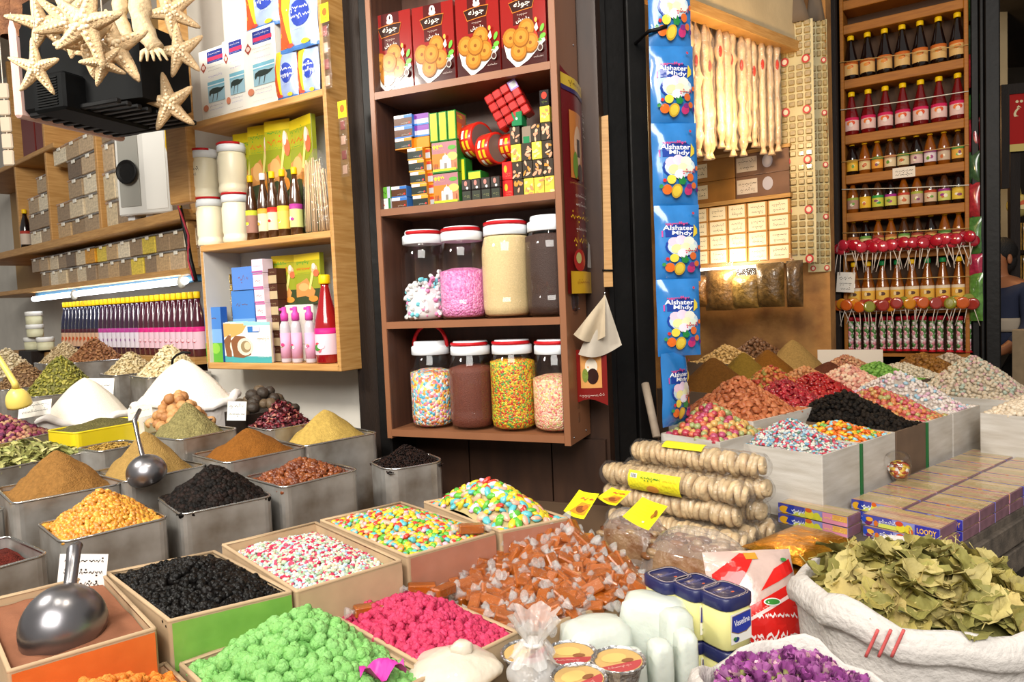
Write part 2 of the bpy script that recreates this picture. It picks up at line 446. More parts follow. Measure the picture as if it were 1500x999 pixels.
for a_, b_ in ((.06, .06), (2.6, .06), (.06, .5), (2.4, 1.2)):
    x, y = ab(a_, b_); part('leg', MB().box(x - .035, x + .035, y - .035, y + .035, 0, .8, M_dkwood, None, .004), RTB)
# ================================================================ PALE SHELF UNIT ON THE LEFT
F = LU
W_ = LU.w
sh = thing('shelf_unit', 'pale wooden wall shelf unit with three tiers of pharmacy packs and jars', 'shelf unit', LU.pt(0, LUZ, 0), LU.rz)
LUD = .17
u0, _ = LU.uz(292, 300); uR, _ = LU.uz(496, 400)
zs = [LU.uz(380, y)[1] for y in (543.5, 353, 158)]          # shelf tops at the front, low to high
zs = [LUZ + .018, zs[1] + .008, zs[2] + .010]
LUT = 2.95
for i, z in enumerate(zs):
    part('shelf_board', MB().box(0, W_ - .005, 0, LUD, z - LUZ - .024, z - LUZ, M_woodx, None, .003), sh)
part('side_panel', MB().box(-.0, .012, 0, LUD, -.006, zs[1] - LUZ - .024, M_wood, None, .002), sh)
part('inner_lining', MB().box(.012, .014, .004, LUD, -.0, zs[1] - LUZ - .024, M_lin), sh, 'whitewashed inside')
part('side_panel', MB().box(W_ - .016, W_ - .0, .0, LUD, -.006, LUT - LUZ, M_wood, None, .002), sh)
part('back_panel', MB().box(0, W_, LUD - .001, LUD + .012, -.006, LUT - LUZ, mat('white_board', 'd9d5cc', .7, var=.05, vscale=5)), sh)
part('shelf_board', MB().box(0, W_, 0, LUD, LUT - LUZ - .02, LUT - LUZ, M_woodx), sh)
FRONT = {}
def on(F, px, pyb, v, z=None):
    u, zz = F.uz(px, pyb, v); return u, (z if z is not None else zz)

# ---- big plastic tubs of sesame paste
M_tah = mat('cream_paste_tub', 'efe6c8', .35, var=.03, vscale=6, sss=.0)
M_lidw = flat('e9eef2', .35); M_red = flat('c01820', .35)
def tub_mesh():
    r = .052; h = .178
    t = MB().lathe([(r * .9, 0), (r, .006), (r, .022), (r * .95, .028), (r * .95, .036), (r, .042), (r, .128), (r * .93, .14), (r * .93, .15)], M_tah, 22)
    l = MB().lathe([(r * .99, .149), (r * .99, .172), (r * .93, .176), (r * .93, .183), (0.001, .183)], M_lidw, 22)
    hd = MB()
    hd.tube([((r * .95) * math.cos(a), (r * .95) * math.sin(a), .180) for a in [PI * 1.12 + PI * .8 * i / 10 for i in range(11)]], .0042, M_red, 6)
    return t, l, hd
tb = tub_mesh()
tubs = [(306, 1, 'scribbled on in black, top left of the four'), (347, 1, 'top right of the four'), (311, 0, 'bottom left of the four'), (349, 0, 'bottom right of the four')]
for i, (px, up, ex) in enumerate(tubs):
    u, z = on(LU, px, 350, .062, zs[1] + .0005 + up * .1835)
    t = thing('tub', 'cream tub of sesame paste, ' + ex, 'tub', LU.pt(u, z, .062), LU.rz + i * .2)
    part('body', tb[0], t); part('lid', tb[1], t); part('handle', tb[2], t)
    if i == 0:
        wr = lambda x, y, z: ((.0523 - y) * math.sin(x / .052), -(.0523 - y) * math.cos(x / .052), z)
        p = Print(wrap=wr); p.scrib(0, .105, .05, .016, '1d1a18', 4, .003); p.scrib(.004, .085, .02, .018, '1d1a18', 9, .003); part('handwriting', p.b, t)

# ---- syrup bottles
def bottle(h, r, liquid, cap, label, accent, sq=0, n=14, kind=0, neck=.3):
    """bottle of height h: coloured contents, label band and cap"""
    k = h
    if kind == 0: prof = [(r * .86, 0), (r, .012 * k), (r, .50 * k), (r * .95, .56 * k), (r * .62, .74 * k), (r * .42, .82 * k), (r * .38, .90 * k)]
    else: prof = [(r * .86, 0), (r, .02 * k), (r, .42 * k), (r * .88, .5 * k), (r * .34, .86 * k), (r * .34, .92 * k)]
    body = MB().lathe(prof, liquid, n)
    capm = MB().lathe([(r * .45, .895 * k), (r * .47, .91 * k), (r * .47, .985 * k), (r * .40, 1.0 * k), (.0005, 1.0 * k)], cap, 12)
    z0, z1 = (.12 * k, .46 * k) if kind == 0 else (.10 * k, .40 * k)
    lab = MB().lathe([(r * 1.012, z0), (r * 1.018, z0 + .001), (r * 1.018, z0 + (z1 - z0) * .78), (r * 1.012, z1)], label, n, mats=[label, label, accent])
    return body, capm, lab
M_ycap = flat('f0c414', .4); M_wcap = flat('e8ecf0', .4)
def liq(name, c): return mat(name, c, .12, spec=.6, coat=.6)
M_brown = liq('brown_syrup', '4a2a14'); M_dred = liq('red_syrup', '6e0d12'); M_blk_s = liq('dark_syrup', '150807'); M_amber = liq('amber_syrup', '8a4a12'); M_purple = liq('purple_syrup', '3a1430'); M_indigo = liq('indigo_syrup', '1a1a38')
M_red2 = liq('bright_red_syrup', '9a1018')
def labelmark(parent, r, z, cols, seed, rad=1.035):
    """fruit picture and lettering on a bottle label"""
    wr = lambda x, y, z_: ((r * rad - y) * math.sin(x / r), -(r * rad - y) * math.cos(x / r), z_)
    p = Print(wrap=wr, step=.0003, ml=.012); q = random.Random(seed)
    for c in cols: p.ell(q.uniform(-.3, .3) * r, z + q.uniform(-.25, .25) * r, r * q.uniform(.2, .4), r * q.uniform(.2, .35), c, 8)
    return part('label_picture', p.b, parent)
syr = [(371, 'c6cc3a', 'a77a6a', 'green edged label', M_ycap), (389, 'e0a63a', 'e8d9b0', 'cream label under a white cap', M_wcap), (403, 'c23026', 'ead4b2', 'red topped sketch label', M_ycap), (418, 'e8b93a', 'f0c860', 'yellow label', M_ycap), (436, 'a8388a', 'd8e08a', 'purple topped pale green label', M_ycap)]
for i, (px, ac, lc, ex, cp) in enumerate(syr):
    u, _ = on(LU, px, 345, .045)
    t = thing('syrup_bottle', 'brown syrup bottle with ' + ex + ', before the soup packs', 'bottle', LU.pt(u, zs[1] + .0005, .045), LU.rz)
    bd, cpm, lb = bottle(.235, .0225, M_brown, cp, flat(lc), flat(ac))
    part('bottle_body', bd, t); part('cap', cpm, t); part('label', lb, t); labelmark(t, .0225, .06, ['%s' % c for c in ((lc, 'f4efe0', ac))], i)

# ---- flat packs on the shelves
def pack(name, label, cat, F, px0, px1, py0, py1, v, d, z=None, group=None, turn=0, mats=None, art=None, c=.002, lean=0, coat=0, gl=.35):
    """upright box standing on a shelf: px0..px1 wide, py0 top row, art(p, w, h) prints its front"""
    xm = (px0 + px1) / 2
    u0, zb = F.uz(px0, py1, v); u1, _ = F.uz(px1, py1, v); um, zt = F.uz(xm, py0, v); _, zb = F.uz(xm, py1, v)
    if z is not None: zt += 0; zb = z
    w = (u1 - u0) / max(.35, math.cos(turn)); h = zt - zb
    t = thing(name, label, cat, F.pt((u0 + u1) / 2, zb + .0004, v), F.rz + turn, group)
    if lean: t.rotation_euler[0] = -lean
    m = mats or M_white
    part('carton', MB().box(-w / 2, w / 2, 0, d, 0, h, m, None, c), t)
    if art:
        p = Print(rough=gl, coat=coat); art(p, w, h); part('front_print', p.b, t)
    return t, w, h

def art_ostrich(k):
    def f(p, w, h):
        x = lambda a: -w / 2 + a * w
        Z = lambda a: a * h
        p.rect(x(.32), x(.9), Z(.80), Z(.96), '2c3a8a'); p.rect(x(.34), x(.92), Z(.83), Z(.88), 'c93a60'); p.scrib(x(.6), Z(.92), w * .45, h * .03, 'f2f2f2', k); p.scrib(x(.6), Z(.815), w * .45, h * .025, 'b8c6f2', k + 7)
        p.poly([(x(.06), Z(.76)), (x(.17), Z(.69)), (x(.28), Z(.76)), (x(.17), Z(.84))], 'a64a3a'); p.ell(x(.17), Z(.765), w * .06, h * .03, 'e8d0c4')
        p.scrib(x(.6), Z(.745), w * .6, h * .022, '6a6a6a', k + 1); p.scrib(x(.6), Z(.70), w * .5, h * .02, '6a6a6a', k + 2); p.scrib(x(.6), Z(.62), w * .5, h * .035, '9a8ac8', k + 3)
        p.rect(x(.3), x(.97), Z(.27), Z(.55), '9fc4d2'); p.rect(x(.3), x(.97), Z(.47), Z(.55), '7fbcd0'); p.rect(x(.3), x(.97), Z(.49), Z(.505), 'e6f2f4')
        p.poly([(x(a), Z(b)) for a, b in ((.34, .38), (.36, .43), (.48, .455), (.66, .455), (.78, .44), (.95, .445), (.84, .405), (.74, .385), (.55, .375), (.42, .385), (.37, .35))], '39433f')
        for q in (.5, .66): p.poly([(x(q), Z(.385)), (x(q - .05), Z(.28)), (x(q - .03), Z(.28)), (x(q + .03), Z(.385))], '4a4a44')
        p.ell(x(.2), Z(.21), w * .1, h * .045, 'd88a6a'); p.scrib(x(.6), Z(.22), w * .5, h * .03, '7a5a8a', k + 4); p.scrib(x(.6), Z(.17), w * .5, h * .025, '8a8ac8', k + 5); p.scrib(x(.55), Z(.08), w * .6, h * .02, '9a9a9a', k + 6)
    return f
zt = zs[2]
for i, (a, b, y0, y1, v, ex) in enumerate(((297, 336, 68, 180, .05, 'shortest and leftmost of the three'), (331, 363, 54, 168, .035, 'middle one of the three'), (361, 408, 38, 157, .02, 'tallest one, beside the blue sachets'))):
    pack('ostrich_carton', 'white carton with an ostrich picture, ' + ex, 'carton', LU, a, b, y0, y1, v, .05, zt, 'ostrich picture cartons', mats=flat('f4f1e6', .25, .5), art=art_ostrich(i * 10), coat=.5, gl=.25)

# ---- foil sachets
def pouch(name, label, cat, loc, rz, w, h, bulge, m, art=None, group=None, tilt=0, roll=0, crimp=.012, part_name='pouch_body', both=True, coat=.3, gl=.25, ml=.02, top=None):
    """pillow pouch: two bulging films joined at crimped ends"""
    th = lambda x, z: bulge * max(0, 1 - abs(2 * x / w) ** 2.6) ** .7 * max(0, 1 - abs(2 * (z / h) - 1) ** 4) ** .8
    wob = lambda x, z: .002 * math.sin(x * 90 + z * 40) * (1 if bulge > .004 else .3)
    t = thing(name, label, cat, loc, rz, group); t.rotation_euler = (tilt, roll, rz)
    mb = MB()
    mb.grid(11, 13, lambda a, b: ((a - .5) * w, -th((a - .5) * w, b * h) + wob((a - .5) * w, b * h), b * h), m)
    mb.grid(11, 13, lambda a, b: ((.5 - a) * w, th((a - .5) * w, b * h) * .9 + .0008 + wob((.5 - a) * w, b * h), b * h), m)
    part(part_name, mb, t)
    if art:
        p = Print(wrap=lambda x, y, z: (x, y - th(x, z) + wob(x, z) - .0004, z), rough=gl, coat=coat, step=.0004, ml=ml)
        art(p, w, h); part('front_print', p.b, t)
    return t
def art_blue(k):
    def f(p, w, h):
        x = lambda a: -w / 2 + a * w
        Z = lambda a: a * h
        p.poly([(x(.02), Z(.98)), (x(.5), Z(.98)), (x(.30), Z(.55)), (x(.36), Z(.1)), (x(.02), Z(.06))], 'f0d038'); p.poly([(x(.0), Z(.98)), (x(.12), Z(.98)), (x(.10), Z(.4)), (x(.3), Z(.08)), (x(.0), Z(.06))], 'd85a30')
        p.ell(x(.6), Z(.52), w * .24, h * .2, '3448a8'); p.scrib(x(.6), Z(.6), w * .5, h * .09, 'eef0fa', k, .004); p.scrib(x(.6), Z(.48), w * .5, h * .08, 'eef0fa', k + 3, .004); p.scrib(x(.55), Z(.3), w * .3, h * .06, 'c8d0f0', k + 5)
        p.rect(x(.0), x(1), Z(.0), Z(.06), '4a78b8'); p.ell(x(.3), Z(.08), w * .1, h * .03, 'd8584a'); p.ell(x(.7), Z(.09), w * .12, h * .035, 'e8d040')
    return f
M_blu = mat('blue_foil', '9fb0d8', .3, coat=.4, var=.1, vscale=30)
bl = [(405, 438, 72, 137, .025, 'lower left one of the pile'), (438, 470, 66, 137, .03, 'lower right one of the pile'), (362, 412, -40, 34, .03, 'upper left one, behind the tallest ostrich carton'), (412, 468, -28, 64, .02, 'upper right one of the pile, in front'), (408, 455, -50, 20, .06, 'rear one at the top of the pile')]
for i, (a, b, y0, y1, v, ex) in enumerate(bl):
    u0_, _ = LU.uz(a, y1, v); u1_, z0_ = LU.uz(b, y1, v); z1_ = LU.uz((a + b) / 2, y0, v)[1]
    if i < 2: z0_ = zt + .001
    pouch('sachet', 'blue sachet with red and yellow swoosh, ' + ex, 'sachet', LU.pt((u0_ + u1_) / 2, z0_, v), LU.rz, u1_ - u0_, z1_ - z0_, .012, M_blu, art_blue(i * 9), 'blue sachets on the top tier')
# strips of small sachets on hooks
for i, (px, y0, y1, ex) in enumerate(((475, 5, 132, 'beside the blue sachets'), (501, 148, 260, 'by the wooden skewers'))):
    u, z1_ = LU.uz(px, y0, -.012); z0_ = LU.uz(px, y1, -.012)[1]; hh = z1_ - z0_
    t = thing('sachet_strip', 'strip of small clear sachets under a yellow card, ' + ex, 'sachet strip', LU.pt(u, z0_, -.014), LU.rz)
    part('header_card', MB().box(-.018, .018, 0, .0015, hh * .78, hh, flat('f0d428')), t)
    p = Print(); p.ell(0, hh * .9, .01, .012, 'd86a28'); p.scrib(0, hh * .83, .025, .008, '5a4a20', i); part('header_print', p.b, t)
    b = MB()
    for k in range(4):
        z = hh * .78 * k / 4
        b.grid(5, 7, lambda a_, b_: ((a_ - .5) * .034, -.006 * math.sin(PI * a_) * math.sin(PI * b_), z + b_ * hh * .195), M_film)
        b.box(-.009, .009, -.003, .001, z + .008, z + hh * .15, flat('8a4038' if k % 2 else 'c8a088'), None, .001)
    part('sachet_row', b, t)

# ---- soup packs in green and yellow
def art_soup(k, wide=False):
    def f(p, w, h):
        x = lambda a: -w / 2 + a * w
        Z = lambda a: (.4 + .6 * a) * h if not wide else a * h
        p.rect(x(0), x(1), 0, Z(.02), '3a4428'); p.rect(x(0), x(1), Z(.86), Z(1), 'd8c022'); p.rect(x(0), x(1), Z(.30), Z(.86), '8f9628'); p.rect(x(0), x(1), Z(.60), Z(.86), 'a8a426'); p.rect(x(0), x(1), Z(0), Z(.30), '3a4428')
        p.scrib(x(.35), Z(.83), w * .5, h * .06, '4a9a34', k, .003); p.scrib(x(.35), Z(.70), w * .5, h * .09, 'd85a24', k + 2, .004); p.scrib(x(.4), Z(.62), w * .55, h * .04, '6aa03a', k + 3)
        p.poly([(x(.05), Z(.14)), (x(.06), Z(.40)), (x(.25), Z(.44)), (x(.5), Z(.52)), (x(.62), Z(.38)), (x(.8), Z(.25)), (x(.7), Z(.1)), (x(.4), Z(.16))], 'c98a4a'); p.ell(x(.35), Z(.34), w * .2, h * .08, 'dba868')
        p.poly([(x(.55), Z(.3)), (x(.68), Z(.62)), (x(.78), Z(.60)), (x(.62), Z(.28))], 'dccf7a')
        p.ell(x(.8), Z(.68), w * .12, h * .09, 'e0b088'); p.ell(x(.86), Z(.60), w * .11, h * .07, 'd86a44'); p.ell(x(.78), Z(.74), w * .07, h * .06, 'ead8c8'); p.ell(x(.72), Z(.10), w * .18, h * .06, 'd88a38')
    return f
z = zs[1]
M_soup = flat('8f9628', .3, .3)
for i, (a, b, y0, y1, v, ex) in enumerate(((352, 380, 193, 262, .10, 'leftmost'), (374, 402, 182, 258, .094, 'second'), (399, 430, 174, 255, .088, 'third'), (425, 469, 170, 250, .082, 'rightmost, widest one'))):
    pack('soup_pack', 'green chicken soup pack, ' + ex + ' of four behind the syrup bottles', 'soup pack', LU, a, b, y0, 330, v, .02, z, 'soup packs on the middle tier', mats=M_soup, art=art_soup(i * 11), coat=.4, gl=.25, turn=.18 if i < 3 else -.22)
zq = LU.uz(438, 446, .085)[1]
t = tag(obj('plain_carton', MB().box(-.07, .085, 0, .06, 0, zq - zs[0] - .001, flat('d5d0c6', .7), None, .003).box(-.07, .085, -.0006, 0, .06, .064, flat('bdb6a8', .7)), None, LU.pt(on(LU, 438, 530, .085)[0], zs[0] + .0005, .085), LU.rz), 'plain white carton behind the pink sprayers', 'carton')
for i, (a, b, y0, v, ex) in enumerate(((404, 434, 374, .10, 'turned away on the left'), (432, 474, 371, .088, 'facing out beside the red bottle'))):
    pack('soup_pack', 'green and yellow soup pack on the bottom tier, ' + ex, 'soup pack', LU, a, b, y0, 446, v, .02, zq, mats=M_soup, art=art_soup(i * 13 + 70, True), turn=.15 if i == 0 else -.1, coat=.3)
# ---- bundle of wooden skewers in a clear bag
u, _ = on(LU, 469, 342, .04); t = thing('skewer_bag', 'clear bag of pale wooden skewers at the right of the middle tier', 'bag', LU.pt(u, zs[1] + .001, .045), LU.rz)
hh = .28; q = random.Random(4); b = MB()
for k in range(46):
    x = q.uniform(-.052, .052); y = q.uniform(-.03, .03); L = hh * q.uniform(.82, .9) * (1 if x < .02 else .86); b.tube([(x * .92, y, .006), (x * .72 - .008, y * .6, L)], .0022, mat('skewer_wood', 'd8b888', .6, rnd=.1), 5)
part('skewers', b, t)
b = MB(); b.lathe([(.062, 0), (.066, .03), (.062, hh * .6), (.04, hh * .88), (.012, hh)], M_film, 16, sy=.62)
part('bag_film', b, t)
# ---- tall red bottle
u, _ = on(LU, 481, 540, .04); t = thing('syrup_bottle', 'tall bottle of red rose syrup at the right end of the bottom tier', 'bottle', LU.pt(u, zs[0] + .0005, .045), LU.rz)
bd, cpm, lb = bottle(.30, .042, M_red2, M_ycap, flat('e8cdd8'), flat('c81f78'), kind=1, n=20)
part('bottle_body', bd, t); part('cap', cpm, t); part('label', lb, t); labelmark(t, .042, .06, ['d83a50', 'e86a7a', '4a8a3a', 'f4dbe6'], 3)
# ---- clear bottles with pink sprayers
for i, (px, ex) in enumerate(((422, 'leftmost'), (438, 'middle one'), (458, 'rightmost'))):
    u, _ = on(LU, px, 540, .035); r = .0185
    t = thing('spray_bottle', 'clear rose water bottle with pink sprayer, ' + ex + ' of the three', 'bottle', LU.pt(u, zs[0] + .0005, .032), LU.rz, 'pink spray bottles')
    part('bottle_body', MB().lathe([(r * .9, 0), (r, .006), (r, .12), (r * .9, .135), (r * .5, .15)], mat('pale_bottle', 'c9bfc6', .15, coat=.5), 14), t)
    part('sprayer', MB().lathe([(r * .72, .148), (r * .74, .172), (r * .45, .178), (r * .4, .196), (.0006, .197)], flat('d84aa8', .4), 12).box(-.022, 0, -.005, .005, .184, .193, flat('d84aa8', .4), None, .002), t)
    part('label', MB().lathe([(r * 1.02, .016), (r * 1.02, .105)], flat('e6a8c6'), 14), t); labelmark(t, r, .06, ['7a9ad0', 'e8d060', '4a8a4a', 'f2d0e0', 'd0407a'], i)
# ---- stacks of little cartons
def art_stripe(p, w, h):
    p.rect(-w / 2, w / 2, h * .02, h * .12, 'b85a94'); p.rect(-w / 2, w / 2, h * .9, h * .98, 'b85a94'); p.scrib(0, h * .5, w * .6, h * .3, 'd8705a', int(w * 1e5))
ze = LU.uz(390, 400, .03)[1]; n = 6; z1 = LU.uz(382, 400, .03)[1]; hh = (z1 - zs[0]) / n
for k in range(n):
    w = .052; u, _ = on(LU, 388 + k * -.6, 530, .03)
    t = thing('small_carton', 'small white and purple carton, %s of the stack beside the shell packs' % ('bottom one', 'second from the bottom', 'third from the bottom', 'third from the top', 'second from the top', 'top one')[k], 'carton', LU.pt(u, zs[0] + .0005 + hh * k, .03), LU.rz, 'stack of white and purple cartons')
    part('carton', MB().box(-w / 2, w / 2, 0, .05, 0, hh - .0006, flat('e6d2de'), None, .001), t); p = Print(); art_stripe(p, w, hh); part('front_print', p.b, t)
n = 6; z1 = LU.uz(398, 393, .05)[1]; hh = (z1 - zs[0]) / n
for k in range(n):
    w = .045; u, _ = on(LU, 406, 530, .055)
    t = thing('small_carton', 'small brown and beige carton, %s of the stack behind the pink sprayers' % ('bottom one', 'second from the bottom', 'third from the bottom', 'third from the top', 'second from the top', 'top one')[k], 'carton', LU.pt(u, zs[0] + .0005 + hh * k, .055), LU.rz, 'stack of brown and beige cartons')
    part('carton', MB().box(-w / 2, w / 2, 0, .05, 0, hh - .0006, flat('4a2a1c'), None, .001), t); p = Print(); p.rect(-w / 2, w / 2, .002, hh * .55, 'b8a480'); p.scrib(0, hh * .75, w * .5, hh * .2, 'a08a6a', k); part('front_print', p.b, t)
t = thing('small_carton', 'lilac and white carton lying on top of the white and purple stack', 'carton', LU.pt(on(LU, 387, 530, .03)[0], zs[0] + .0011 + (LU.uz(382, 400, .03)[1] - zs[0]), .03), LU.rz)
part('carton', MB().box(-.038, .02, 0, .05, 0, LU.uz(382, 402, .03)[1] * 0 + .05, flat('e8d4e4', .3, .3), None, .002), t); p = Print(); p.scrib(-.01, .025, .04, .012, 'd05a5a', 3); p.rect(-.038, .02, .002, .008, 'a85a9a'); part('front_print', p.b, t)
# blue cartons with meadow pictures
def art_blue2(p, w, h):
    p.rect(-w / 2, w / 2, h * .35, h, '4a80c8'); p.rect(-w / 2, w / 2, h * .35, h * .6, '7aa8dc'); p.scrib(-w * .05, h * .8, w * .5, h * .1, '6a5a70', 5, .003); p.rect(-w / 2, w / 2, 0, h * .35, '5ea83a'); p.ell(w * .1, h * .25, w * .25, h * .1, '8cc44a')
pack('tall_carton', 'blue carton with green meadow print at the left end of the bottom tier', 'carton', LU, 304, 328, 450, 536, .02, .03, zs[0], mats=flat('2c5aa4', .35), art=art_blue2, turn=.0)
pack('tall_carton', 'tall blue carton standing behind the shell packs', 'carton', LU, 345, 378, 425, 530, .075, .05, zs[0], mats=flat('3a6cb8', .35), art=art_blue2)
def art_blue3(p, w, h):
    p.rect(-w / 2, w / 2, 0, h, '5a86d0'); p.scrib(-w * .2, h * .5, w * .25, h * .35, '7a4a5a', 2, .003); p.scrib(w * .25, h * .45, w * .35, h * .4, '34509a', 6, .003)
pack('flat_carton', 'pale blue carton lying across the tall blue carton', 'carton', LU, 341, 394, 390, 425, .07, .05, LU.uz(361, 425, .075)[1] + .0012, mats=flat('3f66b4', .35), art=art_blue3)
# stack of bundled gold foil tablets
M_gold2 = mat('gold_foil_strip', 'b89a5a', .3, metal=.75, var=.25, vscale=60, bump=.3, bscale=120)
n = 9; z1 = LU.uz(340, 384, .10)[1]; hh = (z1 - zs[0]) / n
for k in range(n):
    u, _ = on(LU, 336, 530, .11); q = random.Random(k)
    t = tag(obj('foil_pack', MB().box(-.036, .034, 0, .05, 0, hh - .001, M_gold2, None, .003).tube([(-.036, -.001, hh * .5), (.034, -.001, hh * .5)], .002, flat('d8c89a'), 5), None, LU.pt(u + q.uniform(-.006, .006), zs[0] + .0005 + k * hh, .11), LU.rz + q.uniform(-.05, .05)), 'gold foil pack in the stack behind the blue cartons, %s from the bottom' % ('first second third fourth fifth sixth seventh eighth ninth'.split()[k]), 'pack', 'stack of gold foil packs')
# shell picture packs fanned out
def art_shell(k, full):
    def f(p, w, h):
        x = lambda a: -w / 2 + a * w
        Z = lambda a: a * h
        p.rect(x(0), x(1), Z(0), Z(1), 'dfe6e4'); p.rect(x(0), x(1), Z(0), Z(.16), '4aa6a8'); p.poly([(x(0), Z(.98)), (x(.45), Z(.98)), (x(.3), Z(.75)), (x(0), Z(.62))], 'd8a860'); p.rect(x(.35), x(1), Z(.93), Z(1), '9ad0d0')
        p.poly([(x(.0), Z(.55)), (x(.12), Z(.68)), (x(.35), Z(.66)), (x(.52), Z(.5)), (x(.5), Z(.2)), (x(.3), Z(.12)), (x(.05), Z(.14))], '8a5a3a'); p.ell(x(.36), Z(.4), w * .2, h * .22, 'e6dcc4'); p.ell(x(.38), Z(.4), w * .13, h * .15, '9a8460'); p.ell(x(.42), Z(.42), w * .08, h * .1, 'd8c4a0')
        if full: p.rect(x(.45), x(.72), Z(.76), Z(.90), '3a78c0'); p.rect(x(.58), x(.76), Z(.78), Z(.9), 'c8c8e0'); p.scrib(x(.82), Z(.6), w * .28, h * .1, 'c08a5a', k); p.scrib(x(.82), Z(.5), w * .25, h * .05, '7a9ac8', k + 1); p.scrib(x(.82), Z(.15), w * .28, h * .08, 'e0f2f2', k + 2)
    return f
for i in range(4):
    a = 311 + i * 10
    pack('picture_pack', 'pack with a brown shell picture, ' + ('rearmost', 'second from the back', 'third from the back', 'front one')[i] + ' of the fanned four', 'pack', LU, a, a + (54 if i < 3 else 58), 471 + i * .5, 537, .052 - i * .013, .01, zs[0], 'fanned shell picture packs', mats=flat('d8d0b8', .3), art=art_shell(i * 5, i == 3), coat=.3, gl=.3)
# ================================================================ LEFT WALL: racks of clear boxes, tube light, bottles
F = LW; w = LW.w
def lz(px, py, v=0): return LW.uz(px, py, v)
zA = lz(140, 340)[1]; zB = lz(150, 409)[1]; zC = lz(40, 228, .0)[1]
uPost = lz(262, 150)[0]
rk = thing('storage_rack', 'pale wooden wall rack full of clear plastic boxes under the television', 'rack', LW.pt(0, zB - .05, 0), LW.rz)
zo = zB - .05
part('shelf_board', MB().box(.0, w + .02, -.05, .3, zA - zo - .045, zA - zo, M_wood, None, .004), rk)
part('shelf_board', MB().box(.0, w - .0, -.02, .3, zB - zo - .03, zB - zo, M_wood, None, .004), rk)
part('shelf_board', MB().box(-.3, lz(80, 200)[0], -.01, .3, zC - zo - .03, zC - zo, M_wood, None, .004), rk)
part('post', MB().box(w - .01, w + .05, -.0, .28, zA - zo - .02, 3.2 - zo, M_wood, None, .004), rk)
part('side_panel', MB().box(w - .02, w + .0, -.02, .3, zB - zo - .03, zA - zo - .05, M_wood, None, .003), rk)
for px in (26, 72, 146):
    u = lz(px, 300)[0]; part('divider', MB().box(u - .022, u + .008, 0, .3, zA - zo, zA - zo + (1.2 if px < 100 else .62), M_wood, None, .003), rk)
part('back_panel', MB().box(-.3, w, .3, .315, zB - zo, zA - zo + 1.2, mat('tan_board', 'a8834e', .7)), rk)
# clear boxes holding herbs and powders
cont = ['b09674', 'c0a684', '947c60', 'd2c0a0', '705c48', 'e0d2b6', 'bc9c70', 'a58c6c', 'dcc244', 'cc8e22', 'd0bc98', '947a5a']
M_tub = mat('frosted_tub', 'c9c0b2', .2, spec=.6, trans=0, coat=.5)
def cbox_mesh(c):
    b = MB().box(-.5, .5, 0, 1, 0, .88, mat('herbs_%s' % c, c, .45, var=.25, vscale=9, coat=.25, spec=.3), None, .03)
    l = MB().box(-.53, .53, -.02, 1.02, .88, 1.0, clear('box_lid', rough=.2, haze=.15, tint='f0e6d8'), None, .03)
    k = MB().box(-.14, .10, -.05, -.0, .74, .93, flat('e6e2d6', .4), None, .02)
    return b.mesh('box_body'), l.mesh('lid'), k.mesh('latch')
CB = [cbox_mesh(c) for c in cont]
def clear_box(u0, u1, z0, z1, v, ci, label, group):
    t = thing('clear_box', label, 'box', LW.pt((u0 + u1) / 2, z0 + .0006, v), LW.rz, group)
    for nme, me in zip(('box_body', 'lid', 'latch'), CB[ci]):
        o = part(nme, me, t); o.scale = (u1 - u0 - .004, .13, z1 - z0 - .002)
    return t
q = random.Random(5)
def rack_rows(px0, px1, zb, hs, n, nm, skip=(), v=.03):
    ua, ub = lz(px0, 300)[0], lz(px1, 300)[0]; wd = (ub - ua) / n; z = zb
    for r, h in enumerate(hs):
        for c in range(n):
            if (r, c) in skip: continue
            ci = q.choice((0, 1, 2, 3, 4, 5, 6, 7, 10, 11))
            if (nm, r, c) in YEL: ci = YEL[(nm, r, c)]
            clear_box(ua + c * wd, ua + (c + 1) * wd, z, z + h, v + q.uniform(0, .01), ci, 'clear herb box, %s, %s of the %s' % (ordn(c, n), ('bottom row', 'second row', 'third row', 'fourth row', 'top row')[r], nm), 'clear boxes in the ' + nm)
        z += h
YEL = {('shelf above the tube light', 1, 7): 9, ('shelf above the tube light', 1, 8): 8, ('shelf above the tube light', 1, 12): 8, ('shelf above the tube light', 0, 11): 8}
hz = (zA - .045 - zB); rack_rows(24, 283, zB, (hz * .46, hz * .44), 16, 'shelf above the tube light', skip=((0, 0), (0, 1), (1, 0)), v=.015)
rack_rows(36, 68, zA, (.105, .105, .105, .105), 2, 'narrow far bay', skip=((3, 0),), v=.01)
rack_rows(78, 141, zA, (.11, .11, .11, .11, .10), 3, 'middle bay', skip=((2, 0), (3, 0)), v=.01)
rack_rows(150, 184, zA, (.15, .15, .15, .12), 2, 'bay beside the white speaker', v=.01)
# dark bottle in the far bay
u = lz(29, 330)[0]; t = thing('syrup_bottle', 'small dark bottle with yellow cap standing in the far rack bay', 'bottle', LW.pt(u, zA + .0005, .03), LW.rz)
bd, cp, lb = bottle(.26, .032, M_blk_s, M_ycap, flat('c8b8a8'), flat('a83a30')); part('bottle_body', bd, t); part('cap', cp, t); part('label', lb, t)
